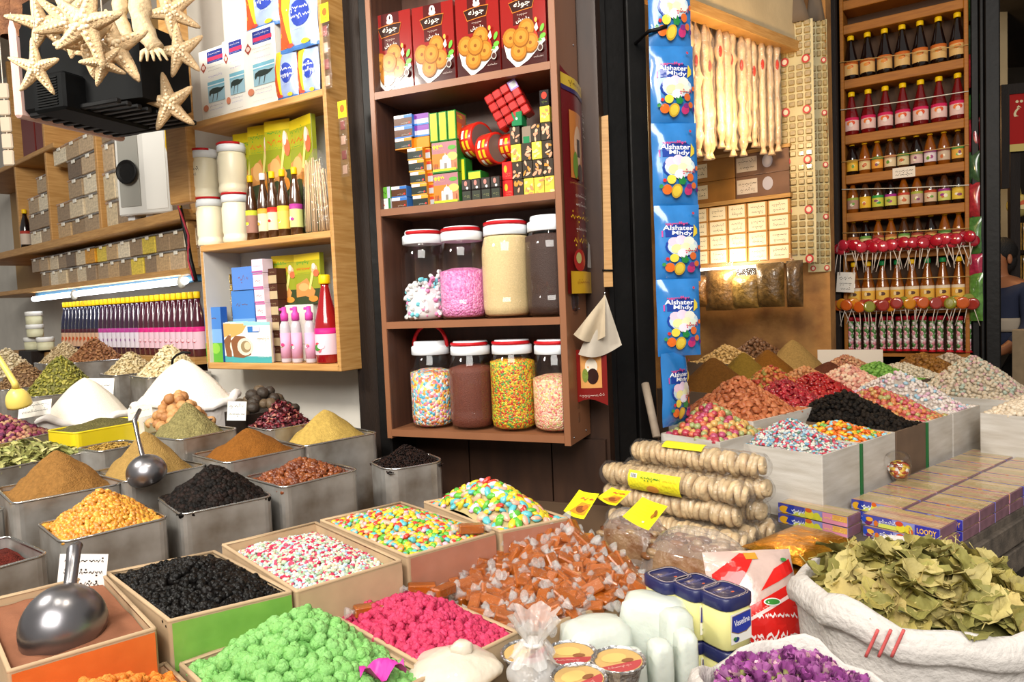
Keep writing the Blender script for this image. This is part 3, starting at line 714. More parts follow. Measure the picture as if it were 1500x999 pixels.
# red books / dark red boxes upper left
for i, (px0, px1, ex) in enumerate(((28, 47, 'left'), (48, 64, 'right'))):
    ua, ub = lz(px0, 220)[0], lz(px1, 220)[0]
    t = thing('tall_box', 'tall dark red box on the upper rack shelf, %s of the two' % ex, 'box', LW.pt((ua + ub) / 2, zC + .0005, .02), LW.rz)
    part('carton', MB().box(-(ub - ua) / 2 + .004, (ub - ua) / 2 - .004, 0, .15, 0, .42, flat('6a2420', .35), None, .003), t)
    p = Print(); p.rect(-.03, .03, .3, .36, 'c8b8a0'); p.scrib(0, .33, .05, .02, '4a2018', i); part('label', p.b, t)
# bottles in a row under the tube light
def bott_row():
    n = 30; ua, ub = lz(97, 470, .05)[0], lz(291, 470, .05)[0]; ztop = lz(290, 432, .05)[1]; h = .30
    za = lz(97, 439, .05)[1]; zt_ = (ztop + za) / 2; z0 = zt_ - h
    shelf = thing('bottle_shelf', 'low wooden shelf carrying the row of purple and blue bottles', 'shelf', LW.pt(0, z0, 0), LW.rz)
    part('shelf_board', MB().box(ua - .9, ub + .08, -.02, .3, -.03, 0, M_wood), shelf)
    for x in (ua - .4, (ua + ub) / 2, ub): part('bracket', MB().box(x - .02, x + .02, .02, .3, -z0 + .0, -.03, M_dkwood), shelf)
    meshes = []
    for liqm, ac, lc in ((M_indigo, '4a2028', 'd8b090'), (M_purple, 'b0408a', 'e2d8e2'), (liq('plum_syrup', '4a1226'), 'd0287a', 'e8c4d0')):
        meshes.append([m.mesh(n_) for m, n_ in zip(bottle(h, .031, liqm, M_ycap, flat(lc), flat(ac), n=12), ('bottle_body', 'cap', 'label'))])
    cols = (['c8502a', 'e8c060', 'd8784a'], ['c84a50', 'f0e8ea', '9a5aa0'], ['c82a3a', 'd85060', 'f0d0da'])
    first = {}
    for i in range(n):
        k = 0 if i < 10 else 1 if i < 19 else 2; u = ua + (ub - ua) * i / (n - 1)
        lab = '%s bottle in the row under the tube light, %s, yellow capped' % (ordn(i, n), ('dark blue', 'dark purple', 'dark red')[k])
        t = thing('juice_bottle', lab, 'bottle', LW.pt(u, z0 + .0005, .05), LW.rz, 'bottles under the tube light')
        for nn, me in zip(('bottle_body', 'cap', 'label'), meshes[k]): part(nn, me, t)
        if k not in first: first[k] = labelmark(t, .031, .08, cols[k], k + 20)
        else: part('label_picture', first[k].data, t)
    return z0, ua, ub
bz0, bua, bub = bott_row()
# tube light with holders
a = lz(50, 438, -.01); c = lz(272, 411, -.01)
tl = thing('tube_light', 'long white fluorescent tube light under the rack', 'light', LW.pt(a[0], a[1], -.01), LW.rz)
M_tube = mat('lit_tube', 'f4f8ff', .3, emit=9)
Lt = c[0] - a[0]; dz = c[1] - a[1]
tb_ = [(0, 0, 0), (Lt, 0, dz)]
part('tube', MB().tube(tb_, .016, M_tube, 10), tl)
part('fitting', MB().box(-.05, Lt + .05, .022, .06, dz * .5 + .0, dz * .5 + .045, flat('3a6a8a', .4), None, .006), tl)
for s_ in (.34, .985):
    part('holder', MB().ell((Lt * s_, -.004, dz * s_ - .006), (.022, .02, .03), flat('c8c4b8', .4), 10, 7), tl)
# white loudspeaker box
ua, z0_ = lz(187, 296, -.02); ub, _ = lz(243, 280, -.02); zz1 = lz(225, 175, -.02)[1]
t = thing('speaker_box', 'white speaker box with black round hole on the rack shelf', 'speaker', LW.pt((ua + ub) / 2, zA + .0005, -.03), LW.rz + .45)
wv = (ub - ua) * .36; hv = zz1 - zA
part('cabinet', MB().box(-wv, wv, 0, .2, .02, hv, flat('d8d6d0', .5), None, .006).box(-wv + .02, -wv * .1, -.004, 0, .06, hv - .02, flat('9a9890', .6)), t)
part('cone', MB().lathe([(.001, -.004), (.02, 0), (.05, .012), (.055, .014), (.058, .008)], M_blk, 20, Matrix.Translation((-wv * .45, -.016, hv * .5)) @ Matrix.Rotation(PI / 2, 4, 'X')), t)
part('grille', MB().box(wv * .1, wv - .015, -.003, 0, .04, hv - .03, flat('eae8e2', .6)), t)
for x in (-wv * .7, 0, wv * .7): part('foot', MB().box(x - .02, x + .02, .03, .07, 0, .02, flat('d8d8d8')), t)
# white cream tubs at the far end
for i, (px, k) in enumerate(((53, 0), (58, 1), (58, 2), (72, 0))):
    u = lz(px, 500, .0)[0]; z0 = lz(60, 512, 0)[1]
    t = thing('cream_tub', 'small white cream tub, ' + ('front left bottom one', 'middle of the far pile', 'top of the far pile', 'bottom right one')[i] + ' at the far counter end', 'tub', LW.pt(u, z0 + k * .081, -.02), LW.rz, 'white cream tubs')
    part('body', MB().lathe([(.042, 0), (.046, .004), (.046, .052)], flat('d8d4b0', .4), 16), t); part('lid', MB().lathe([(.049, .052), (.049, .076), (.046, .080), (.001, .080)], flat('eceae4', .4), 16), t)
u = lz(60, 512, 0)[0]
st = thing('stand', 'plain box stand carrying the white cream tubs', 'stand', LW.pt(u, .84, -.02), LW.rz)
part('box_body', MB().box(-.12, .12, -.07, .09, 0, lz(60, 512, 0)[1] - .0005 - .84, M_dkwood, None, .004), st)
# twisted cable down the post
pts = [LW.pt(*[lz(px, py, -.06)[k] for k in (0, 1)], -.06) for px, py in ((243, 170), (248, 215), (256, 260), (264, 305), (273, 345), (279, 380), (287, 412))]
q2 = [Vector(p_) for p_ in pts]
cab = thing('cable', 'black twisted cable running down the wooden post', 'cable', q2[0])
part('wire', MB().tube([p_ - q2[0] for p_ in q2], .010, M_blk, 6), cab)
part('wire', MB().tube([p_ - q2[0] + Vector((.012 * math.sin(i * 2), -.006, .006 * math.cos(i * 2))) for i, p_ in enumerate(q2)], .005, flat('a83040'), 5), cab, 'red wire')
part('wire', MB().tube([p_ - q2[0] + Vector((-.012 * math.sin(i * 2), -.008, 0)) for i, p_ in enumerate(q2[:4])], .004, flat('d8b020'), 5), cab, 'yellow wire')

# ================================================================ TELEVISION
d = 2.35
c0 = P(166, 105, d); tv = thing('television', 'old black picture tube television hung from the ceiling among starfish', 'television', c0, -.35)
M_tv = mat('tv_plastic', '08090a', .7, spec=.12, var=.2, vscale=10); M_bez = flat('c9a79c', .5)
# screen faces to the left and away; the back of the case faces the viewer
Mt = Matrix.Rotation(.0, 4, 'Z')
Sc = d / FPX
def tvp(px, py, dd=0):
    v = P(px, py, d + dd) - c0; m = Matrix.Rotation(.35, 3, 'Z'); return m @ v
zt_, zb_ = tvp(150, 15)[2], tvp(150, 196)[2]
b = MB(); b.box(-.215, -.12, -.16, .22, zb_ + .055, zt_, M_tv, None, .012); part('front_shell', b, tv)
b = MB()
vs = []
for x, e in ((-.12, 0), (.02, .03), (.19, .085)):
    vs += [(x, -.155 + e, zb_ + .06 + e * .2), (x, .215 - e, zb_ + .06 + e * .2), (x, .215 - e, zt_ - .01 - e), (x, -.155 + e, zt_ - .01 - e)]
b.add(vs, [(4 * k + i, 4 * k + (i + 1) % 4, 4 * k + 4 + (i + 1) % 4, 4 * k + 4 + i) for k in (0, 1) for i in range(4)] + [(8, 9, 10, 11)], M_tv); part('rear_shell', b, tv)
b = MB().box(-.115, .02, -.20, .12, zb_ + .035, zb_ + .15, M_tv, None, .008)
for k in range(11): b.box(-.09, -.005, -.2035, -.2, zb_ + .05 + k * .008, zb_ + .054 + k * .008, flat('060606', .8))
part('chassis_box', b, tv)
b = MB()
for k in range(9): b.box(-.2, .17, -.15 + k * .038, -.13 + k * .038, zb_ + .045, zb_ + .06, flat('0c0c0d', .6), None, .003)
part('bottom_ribs', b, tv)
part('bezel', MB().box(-.245, -.214, -.17, .23, zb_ + .045, zt_ + .01, M_bez, None, .008), tv)
part('screen', MB().box(-.2475, -.246, -.13, .19, zb_ + .09, zt_ - .03, flat('1d2422', .1)), tv)
p = Print(); p.rect(.11, .15, .035, .05, 'c8c8c8')
part('sticker', MB().box(.10, .135, -.131, -.128, .03, .045, flat('c9c9c9')), tv)
hz_ = 3.4 - c0.z
for x in (-.1, .1): part('hanger', MB().tube([(x, .03, zt_ - .02), (x, .03, hz_)], .006, M_blk, 6), tv)
# ================================================================ STARFISH AND OTHER HANGING THINGS
M_star = mat('starfish_skin', 'cdb088', .85, spec=.2, var=.2, vscale=60, bump=.6, bscale=220)
M_knob = mat('starfish_knobs', 'e6d2b0', .8, spec=.2)
def starfish(name_ex, px, py, size, dd, turn, face, seed, n=5):
    """five tapering arms and a knobbly back; face = (yaw, pitch) of its flat side"""
    q = random.Random(seed); c = P(px, py, dd); R_ = size * dd / FPX
    t = thing('starfish', 'dried cream starfish ' + name_ex, 'starfish', c)
    Mx = Matrix.Rotation(face[0], 4, 'Z') @ Matrix.Rotation(face[1], 4, 'X')
    t.rotation_euler = (face[1], 0, face[0])
    b = MB(); kn = MB()
    for k in range(n):
        a = turn + 2 * PI * k / n + q.uniform(-.12, .12); L = R_ * q.uniform(.9, 1.08); bend = q.uniform(-.16, .16); nn = 9; m_ = 8
        vs = []; 
        for i in range(nn):
            s = i / (nn - 1); aa = a + bend * s; cx, cz = math.cos(aa) * L * s, math.sin(aa) * L * s
            wd = R_ * (.21 * (1 - s) ** .9 + .06); tk = R_ * (.17 * (1 - s) + .05)
            if s > .97: wd *= .5; tk *= .5
            for j in range(m_):
                g = 2 * PI * j / m_; vs.append((cx - math.sin(aa) * wd * math.cos(g), -tk * math.sin(g) * (1 if math.sin(g) > 0 else .45), cz + math.cos(aa) * wd * math.cos(g)))
        fs = [(i * m_ + j, i * m_ + (j + 1) % m_, (i + 1) * m_ + (j + 1) % m_, (i + 1) * m_ + j) for i in range(nn - 1) for j in range(m_)] + [tuple((nn - 1) * m_ + j for j in range(m_))]
        b.add(vs, fs, M_star, True)
        for i in range(1, 7):
            s = i / 8; aa = a + bend * s; kn.ell((math.cos(aa) * L * s, -R_ * (.17 * (1 - s) + .05), math.sin(aa) * L * s), R_ * .062 * (1.2 - s), M_knob, 6, 4)
    b.ell((0, 0, 0), (R_ * .27, R_ * .2, R_ * .27), M_star, 12, 8)
    for k in range(9): kn.ell((R_ * .17 * math.cos(k * .7), -R_ * .17, R_ * .17 * math.sin(k * .7)), R_ * .055, M_knob, 6, 4)
    part('body', b, t); part('knobs', kn, t)
    return t, c, R_
def string_up(px, py, dd, ztop, label):
    c = P(px, py, dd); t = tag(obj('string', MB().tube([(0, 0, 0), (.002, 0, (ztop - c.z) * .5), (0, 0, ztop - c.z)], .0016, M_rope, 5), None, c), label, 'string')
ST = [('hanging lowest at the far left in front of the television', 53, 100, 40, 2.0, PI / 2, (.1, .15), 1),
      ('second up on the left string, half turned', 62, 37, 44, 2.1, PI / 2 + .2, (.5, .2), 2),
      ('brightest and largest, top middle of the bunch', 128, 35, 62, 1.8, PI / 2 - .3, (-.2, .1), 3),
      ('under the brightest one, its arm pointing down left', 128, 62, 50, 1.86, PI / 2 + .55, (.3, .1), 4),
      ('at the lower right of the bunch with a long arm down', 168, 72, 60, 1.9, PI / 2 + .1, (-.1, -.1), 5),
      ('small one low in the middle of the bunch', 150, 92, 34, 1.84, PI / 2 + .4, (.5, .4), 6),
      ('top left, behind the brightest one', 100, 35, 50, 2.05, PI / 2 + .9, (.7, .0), 7),
      ('at the top of the wooden post, uppermost of three', 250, 18, 44, 2.3, PI / 2 + .5, (.3, .1), 8),
      ('in the middle of the three on the wooden post', 263, 76, 42, 2.3, PI / 2 + .15, (.1, .05), 9),
      ('lowest of the three on the wooden post', 248, 152, 46, 2.3, PI / 2 + .1, (.2, .05), 10)]
for s in ST: starfish(*s)
for px, py, dd, l in ((52, 62, 2.02, 'thin string holding the left starfish'), (257, 36, 2.31, 'thin string holding the starfish by the post'), (150, 30, 1.87, 'thin string holding the starfish bunch')): string_up(px, py, dd, 3.4, l)
# loofahs and dried stalks
M_loof = mat('loofah_fibre', '7a4f30', .9, col2='5a3620', vscale=30, bump=.9, bscale=120)
for i, (px, y0, y1, r, ex) in enumerate(((18, -20, 55, 20, 'left'), (42, -20, 58, 20, 'right'))):
    a = P(px, y1, 2.3); c = P(px - 5, y0, 2.3); r_ = r * 2.3 / FPX; q = random.Random(i)
    b = MB(); N_ = 12
    b.grid(14, 20, lambda u_, v_: ((r_ * (.75 + .35 * math.sin(PI * v_)) * (1 + .05 * math.sin(u_ * 6 * 2 * PI))) * math.cos(2 * PI * u_), (r_ * (.75 + .35 * math.sin(PI * v_))) * math.sin(2 * PI * u_), v_ * (c.z - a.z)), M_loof)
    t = thing('loofah', 'brown loofah hanging at the top corner, %s one' % ex, 'loofah', a); part('sponge_body', b, t); part('hanging_cord', MB().tube([(0, 0, c.z - a.z - .02), (0, 0, 3.4 - a.z)], .003, M_rope, 5), t)
M_drf = mat('dried_white_skin', 'c4ae8a', .85, spec=.2, var=.2, vscale=40, bump=.5, bscale=90)
for i, (x0, y0, x1, y1, r, ex) in enumerate(((190, -30, 225, 72, 17, 'white thick'), (165, -30, 190, 60, 12, 'cream thinner'), (105, -20, 92, 30, 9, 'greyish slim'))):
    a = P(x0, y0, 2.12); c = P(x1, y1, 2.12); v = c - a
    pts = [v * s + Vector((.01 * math.sin(s * 7), 0, 0)) for s in [k / 9 for k in range(10)]]
    rr = [r * 2.1 / FPX * (1 - .25 * s / 9 + .12 * math.sin(s * 2.1)) for s in range(10)]
    t = thing('dried_stalk', ex + ' dried sea stalk hanging over the television', 'stalk', a); b = MB().tube(pts, rr, M_drf, 10); part('stem', b, t)
    part('hanging_cord', MB().tube([(0, 0, 0), (0, 0, 3.4 - a.z)], .002, M_rope, 5), t)
    if i == 0:
        b = MB()
        for k in range(5): b.tube([v * .97, v * 1.0 + Vector((-.03 + .015 * k, -.01, -.012)), v * 1.02 + Vector((-.035 + .02 * k, -.015, -.035))], [.009, .007, .003], M_drf, 6)
        part('root_tips', b, t)
# slim wooden lath and packs at the far left edge
t = thing('hanging_pack', 'small clear hanging pack strip at the far left edge', 'pack', P(4, 120, 2.6)); b = MB()
for k in range(5): b.box(-.02, .02, -.006, .006, -.3 + k * .06, -.245 + k * .06, flat('b8a894', .3), None, .004)
part('pack_row', b, t); part('hanging_cord', MB().tube([(0, 0, -.3), (0, 0, 1.3)], .002, M_rope, 5), t)
# ================================================================ BROWN CABINET IN THE MIDDLE
F = CF; w = CF.w; CD = .2
cb = thing('hanging_cabinet', 'tall brown open wall cabinet with four tiers of boxes and sweet jars', 'cabinet', CF.pt(0, CFZ, 0), CF.rz)
zt = [CFZ + .03, CF.uz(695, 470)[1] - .002, CF.uz(690, 291)[1], CF.uz(680, 117)[1] ]     # shelf tops at the front
# read the shelf fronts: lower edges of the things standing on them
zt[1] = CF.uz(695, 468)[1]; zt[2] = CF.uz(690, 293)[1]; zt[3] = CF.uz(680, 112)[1]
ztop = 2.62
uin0, uin1 = .018, w - .02
part('side_panel', MB().box(0, uin0, 0, CD, 0, ztop - CFZ, M_cab, None, .001), cb)
part('side_panel', MB().box(uin1, w, 0, CD, 0, ztop - CFZ, M_cab, None, .001), cb)
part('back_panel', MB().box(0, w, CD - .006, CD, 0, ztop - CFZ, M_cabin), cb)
for z in zt: part('shelf_board', MB().box(uin0, uin1, 0, CD - .006, z - CFZ - .022, z - CFZ, M_cab), cb)
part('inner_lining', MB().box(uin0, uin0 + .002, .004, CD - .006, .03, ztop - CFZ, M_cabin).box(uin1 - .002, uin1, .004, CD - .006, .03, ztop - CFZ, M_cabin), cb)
part('shelf_board', MB().box(0, w, 0, CD, ztop - CFZ - .02, ztop - CFZ, M_cab), cb)
b = MB()
for z_, v_ in ((.02, .03), (.02, .15), (.4, .12), (.85, .05), (1.2, .16)): b.lathe([(.004, 0), (.003, .002), (.0005, .0025)], M_steel, 8, Matrix.Translation((w, v_, z_)) @ Matrix.Rotation(PI / 2, 4, 'Y'))
part('screw_heads', b, cb)

# ---- jars
JR, JH = .078, .292
def jar_shell(r, h):
    return MB().lathe([(r * .78, .0005), (r * .93, .006), (r, .03), (r, h * .19), (r * .97, h * .205), (r * .97, h * .23), (r, h * .245), (r, h * .64), (r * .985, h * .72), (r * .9, h * .80), (r * .8, h * .845), (r * .8, h * .87)], M_clear, 32)
def jar_lid(r, h):
    return MB().lathe([(r * .84, h * .845), (r * .87, h * .85), (r * .87, h * .935), (r * .83, h * .945), (r * .76, h * .95), (r * .76, h * .985), (r * .73, h), (.001, h)], M_lidw, 28)
def jar_handle(r, h, a0, up=False):
    if up:
        return MB().tube([(r * .87 * math.cos(a), 0, h * .93 + r * 1.02 * math.sin(a)) for a in [PI * i / 14 for i in range(15)]], .0062, M_red, 8)
    return MB().tube([(r * .8 * math.cos(a0 + a), r * .8 * math.sin(a0 + a), h * .968) for a in [PI * i / 14 for i in range(15)]], .0058, M_red, 8)
def fill_lathe(r, h, fr, m, slope=0, name='filling', dome=.01):
    q = r * .965; z1 = h * fr
    b = MB().lathe([(q * .78, .006), (q * .95, .014), (q, .035), (q, min(z1, h * .64)) ] + ([(q * .985, h * .72), (q * .9, h * .80)] if z1 > h * .8 else []) + [(q * (.88 if z1 > h * .8 else .995), max(z1, h * .02)), (q * .5, z1 + dome), (.001, z1 + dome * 1.2)], m, 28)
    return b
sf = mat
fills = {
 'pink': mat('pink_pearl_sweets', 'e58ac0', .4, vor=(150, ['e58ac0', 'd873b0', 'efa0cf', 'e58ac0'])),
 'cream': mat('cream_crumbs', 'd9bf8c', .85, var=.1, vscale=260, bump=.3, bscale=400),
 'dark': mat('dark_chocolate_grains', '3a241c', .6, var=.25, vscale=260, bump=.4, bscale=400),
 'rain': mat('rainbow_pearls', 'e8c080', .4, vor=(120, ['e8a040', '5ab0c8', 'e88aa8', 'f0e0c0', 'ecd060', 'd87a5a', '8ac8d8', 'f2e8e0'])),
 'brown': mat('brown_chocolate_grains', '6a3424', .6, var=.2, vscale=260, bump=.4, bscale=350),
 'green': mat('bright_sprinkles', 'c8b030', .4, vor=(190, ['e0b428', '7aa838', 'd8502a', 'e8c838', '5a9a48', 'e88a2a', 'c8402a', 'd8cc40'])),
 'peach': mat('pastel_sprinkles', 'e8a890', .4, vor=(210, ['eaa488', 'f0c8a0', 'e07a70', 'c8c070', 'f2b4a0', 'ecd8b0'])),
}
def put_jar(px, pyb, z, key, frac, label, flabel, a0, up=False, r=JR, h=JH, v=.085, handle=True):
    u, _ = CF.uz(px, pyb, v - r)
    loc = CF.pt(u + .0, z + .0006, v)
    t = thing('sweet_jar', label, 'jar', loc, CF.rz)
    part('body', jar_shell(r, h), t); part('lid', jar_lid(r, h), t)
    if handle: part('handle', jar_handle(r, h, a0, up), t)
    if key:
        o = obj('jar_filling', fill_lathe(r, h, frac, fills[key]), None, loc + Vector((0, 0, .0005)), CF.rz)
        tag(o, flabel, 'sweets' if key not in ('cream',) else 'crumbs', kind='stuff')
    return loc
J1 = put_jar(607, 465, zt[1], None, 0, 'clear jar half full of white, pink and blue marshmallows, leftmost on its shelf', '', -2.0, r=.076)
put_jar(665, 463, zt[1], 'pink', .52, 'clear jar half full of pink pearl sweets', 'pink pearl sweets filling half of a clear jar', PI * 1.0, r=.077)
put_jar(730, 460, zt[1], 'cream', .83, 'clear jar filled to the top with cream crumbs', 'cream crumbs filling a jar to the top', -PI * .95, r=.080, h=.30)
put_jar(797, 458, zt[1], 'dark', .80, 'clear jar full of dark chocolate grains, rightmost on its shelf', 'dark chocolate grains filling a jar', -PI * .2, r=.080, h=.302)
put_jar(620, 632, zt[0], 'rain', .64, 'clear jar of large rainbow pearls with its red handle raised', 'large rainbow pearls in the jar with the raised handle', 0, True, r=.072, h=.282)
put_jar(679, 633, zt[0], 'brown', .69, 'clear jar of brown chocolate grains on the lowest shelf', 'brown chocolate grains in the lowest shelf jar', PI * .98, r=.074, h=.28)
put_jar(741, 634, zt[0], 'green', .76, 'clear jar of bright green, yellow and red sprinkles', 'bright green, yellow and red sprinkles in a jar', PI * .98, r=.073, h=.282)
put_jar(805, 635, zt[0], 'peach', .58, 'clear jar of pale peach sprinkles, rightmost on the lowest shelf', 'pale peach coloured sprinkles in the rightmost low jar', PI * .75, r=.072, h=.28)
# marshmallows in the first jar
b = MB(); q = random.Random(2); cs = [flat(c, .6) for c in ('ecebea', 'ecebea', 'ecebea', 'ecebea', 'ecebea', 'e890bc', '72c4d0')]; r = .076 * .94
for k in range(420):
    a = q.uniform(0, 2 * PI); rr = r * math.sqrt(q.uniform(.45, 1)) - .006; x, y = rr * math.cos(a), rr * math.sin(a)
    zz = q.uniform(.01, .125 + x * .5)
    b.lathe([(.0045, -.006), (.007, -.004), (.007, .004), (.0045, .006)], q.choice(cs), 8, Matrix.Translation((x, y, zz)) @ Matrix.Rotation(q.uniform(0, 3), 4, 'X') @ Matrix.Rotation(q.uniform(0, 3), 4, 'Y'))
b.lathe([(r * .75, .004), (r * .86, .02), (r * .86, .10), (.001, .11)], flat('dcd8d8', .7), 20)
tag(obj('marshmallows', b, None, J1 + Vector((0, 0, .001)), CF.rz), 'small white, pink and blue marshmallows inside the leftmost jar', 'sweets', kind='stuff')

# ---- red cartons on the top tier
M_redbox = mat('red_carton', '8e1a16', .3, coat=.5)
def art_red(p, w, h):
    x = lambda a: -w / 2 + a * w
    Z = lambda a: a * h
    p.rect(x(0), x(1), Z(0), Z(1), '8e1712'); p.rect(x(.28), x(.72), Z(.55), Z(1), '4e100d'); p.rect(x(0), x(1), Z(0), Z(.30), '3c0f0d'); p.poly([(x(0), Z(.3)), (x(1), Z(.3)), (x(.9), Z(.42)), (x(.1), Z(.42))], '5a120e')
    p.ell(x(.5), Z(.93), w * .07, h * .055, 'f0e8e4'); p.ell(x(.5), Z(.94), w * .02, h * .025, '3a1a1a'); p.ell(x(.5), Z(.89), w * .085, h * .03, 'e8b8b8')
    p.poly([(x(.19), Z(.835)), (x(.35), Z(.855)), (x(.6), Z(.865)), (x(.78), Z(.86)), (x(.72), Z(.725)), (x(.5), Z(.715)), (x(.27), Z(.70))], 'c8742a')
    p.poly([(x(.20), Z(.825)), (x(.35), Z(.845)), (x(.6), Z(.855)), (x(.77), Z(.85)), (x(.71), Z(.735)), (x(.5), Z(.725)), (x(.28), Z(.71))], '33150f')
    p.text(AR['brand'], x(.49), Z(.79), h * .085, 'f2ead8', w * .36, .06, .01)
    p.scrib(x(.49), Z(.67), w * .22, h * .03, 'f0d8c8', 3); p.text(AR['crisp'], x(.5), Z(.60), h * .065, 'f0e0d4', w * .3, .06, .01)
    p.poly([(x(.03), Z(.42)), (x(.12), Z(.17)), (x(.34), Z(.02)), (x(.60), Z(.10)), (x(.98), Z(.30)), (x(.95), Z(.36)), (x(.5), Z(.25))], 'f2eee6'); p.poly([(x(.1), Z(.4)), (x(.17), Z(.2)), (x(.35), Z(.08)), (x(.6), Z(.15)), (x(.86), Z(.29)), (x(.5), Z(.38))], 'd8d2c8')
    p.poly([(x(.7), Z(.52)), (x(.78), Z(.46)), (x(.84), Z(.33)), (x(.72), Z(.22)), (x(.62), Z(.3))], 'd83a28'); p.ell(x(.92), Z(.46), w * .04, h * .05, '6ab03a', rot=-.4); p.ell(x(.93), Z(.36), w * .07, h * .03, '6ab03a', rot=.5); p.ell(x(.85), Z(.31), w * .06, h * .025, '4e9a30')
    for cx, cz, k in ((.22, .40, 0), (.58, .48, 0), (.66, .3, 1), (.40, .22, 1), (.46, .38, 2)):
        p.ell(x(cx), Z(cz), w * .185, h * .125, '8a5416'); p.ell(x(cx), Z(cz + .006), w * .17, h * .112, 'b87422'); p.ell(x(cx), Z(cz + .01), w * .12, h * .075, 'c88630'); p.ell(x(cx), Z(cz), w * .035, h * .022, '8a5218')
    p.ell(x(.80), Z(.56), w * .03, h * .03, 'e8a848'); p.poly([(x(.76), Z(.47)), (x(.82), Z(.53)), (x(.85), Z(.45)), (x(.8), Z(.42))], 'e8dcd4')
    p.ell(x(.88), Z(.215), w * .06, h * .045, 'b8b0a8'); p.ell(x(.88), Z(.215), w * .045, h * .033, '4a2a26'); p.scrib(x(.89), Z(.285), w * .12, h * .035, 'f0ece8', 8, .002); p.scrib(x(.84), Z(.11), w * .22, h * .025, 'e8d8d0', 9)
ex = ('leftmost of the four, with a broad sheen', 'second from the left', 'third from the left', 'rightmost of the four')
for i, (a, b_, y0) in enumerate(((547, 606, 18), (608, 668, 5), (671, 734, -8), (736, 802, -20))):
    y1 = 131 - (a - 547) * .19
    pack('falafel_carton', 'red carton picturing golden ring shaped fritters, ' + ex[i], 'carton', CF, a, b_, y0, y1, .03 if i else .04, .055, zt[3], 'red fritter cartons on the top tier', mats=M_redbox, art=art_red, coat=.6, gl=.22)

# ---- second tier: little packs
z2 = zt[2]
def mini(px0, px1, zb, h, v, d, m, label, group, art=None, turn=0, py=293, cat='pack', name='small_pack', roll=0, lift=0):
    ua, _ = CF.uz(px0, py, v); ub, _ = CF.uz(px1, py, v); w_ = ub - ua
    t = thing(name, label, cat, CF.pt((ua + ub) / 2, zb + .0004, v), CF.rz + turn, group)
    if roll: t.rotation_euler = (0, roll, CF.rz + turn)
    part('carton', MB().box(-w_ / 2, w_ / 2, 0, d, 0, h, m, None, .0015), t)
    p = Print(rough=.35)
    if art: art(p, w_, h); part('front_print', p.b, t)
    return t
Zpx = lambda px, py, v=.03: CF.uz(px, py, v)[1]
UP = ('bottom', 'second up', 'third up', 'fourth up', 'fifth up', 'sixth up', 'seventh up', 'top')
# column of dark packs with orange ends (white tops), and the blue/brown ones
def art_dark(col, edge):
    def f(p, w, h):
        p.rect(-w / 2, w / 2, h * .74, h, 'f0eee8'); p.rect(w * .05, w / 2, h * .74, h * .98, edge); p.rect(-w / 2, w / 2, h * .1, h * .72, col); p.rect(-w / 2, w / 2, 0, h * .1, edge); p.scrib(w * .1, h * .25, w * .4, h * .13, 'e8e4da', int(h * 1e5)); p.ell(w * .36, h * .27, h * .09, h * .09, 'd83a30')
    return f
M_oran = flat('e08a1e', .4); M_bluec = flat('3a78c8', .4)
tot = Zpx(590, 219) - z2; n = 5; hh = tot / n
for k in range(n):
    dx = -1.2 * k
    mini(605 + dx, 627 + dx, z2 + hh * k, hh - .0008, .035 - .001 * k, .07, M_oran, 'black pack with orange edge, %s in the leaning stack of black packs' % UP[k], 'stack of black packs', art_dark('26302c', 'e8a030'))
    mini(627.5 + dx, 638 + dx, z2 + hh * k, hh - .0008, .05, .05, M_oran, 'orange pack with grey and red end, %s in the narrow stack' % UP[k], 'stack of orange packs', lambda p, w, h: (p.rect(-w / 2, w / 2, h * .12, h * .6, 'b8bcc0'), p.rect(-w / 2, w / 2, h * .6, h * .85, 'c0402a')))
zb = z2 + tot
tilt_lab = [('e08a1e', '26302c', 'black pack with an orange edge jutting out over the leaning stack'), ('3a78c8', '5a3620', 'brown and blue pack, lower of the two on top of the leaning stack'), ('3a78c8', '5a3620', 'brown and blue pack topping the leaning stack')]
for k, (ec, cc, lb) in enumerate(tilt_lab):
    mini(583 + k * 0, 607 + (2 if k else 0), zb + k * .036, .0352, .03, .07, flat(ec, .4), lb, 'packs topping the leaning stack', art_dark(cc, ec))
    mini(608 + (2 if k else 0), 633, zb + k * .036, .0352, .045, .06, (M_oran if k == 0 else flat('c8c4d0', .4)), ('orange pack beside the jutting black one', 'purple and grey pack, lower of the two', 'purple and grey pack, upper of the two')[k], 'packs topping the leaning stack', None if k == 0 else (lambda p, w, h: (p.rect(-w / 2, w / 2, h * .55, h, '7a3a9a'), p.rect(-w / 2, w / 2, 0, h * .15, '3a78c8'))))
for k in range(2):
    mini(574, 596, z2 + k * .036, .0352, .025, .07, M_bluec, 'brown and blue pack, %s of the pair at the shelf front' % ('lower', 'upper')[k], 'brown and blue packs at the front', art_dark('5a3620', '3a78c8'))
mini(555, 572, z2, .036, .02, .06, flat('e8e8e4'), 'small white pack with red dot at the left end of the shelf', None, lambda p, w, h: (p.rect(w * .3, w / 2, 0, h, '2e7a3a'), p.ell(-w * .1, h * .4, h * .12, h * .1, 'd05a4a'), p.scrib(-w * .1, h * .75, w * .4, h * .15, '8a8a8a', 4)))
mini(555, 572, z2 + .0365, .036, .02, .06, flat('64a836'), 'small green pack lying on the white pack', None, lambda p, w, h: (p.rect(w * .25, w / 2, 0, h, 'b8bcd0'), p.scrib(0, h * .5, w * .3, h * .5, '2a4a1a', 5)))
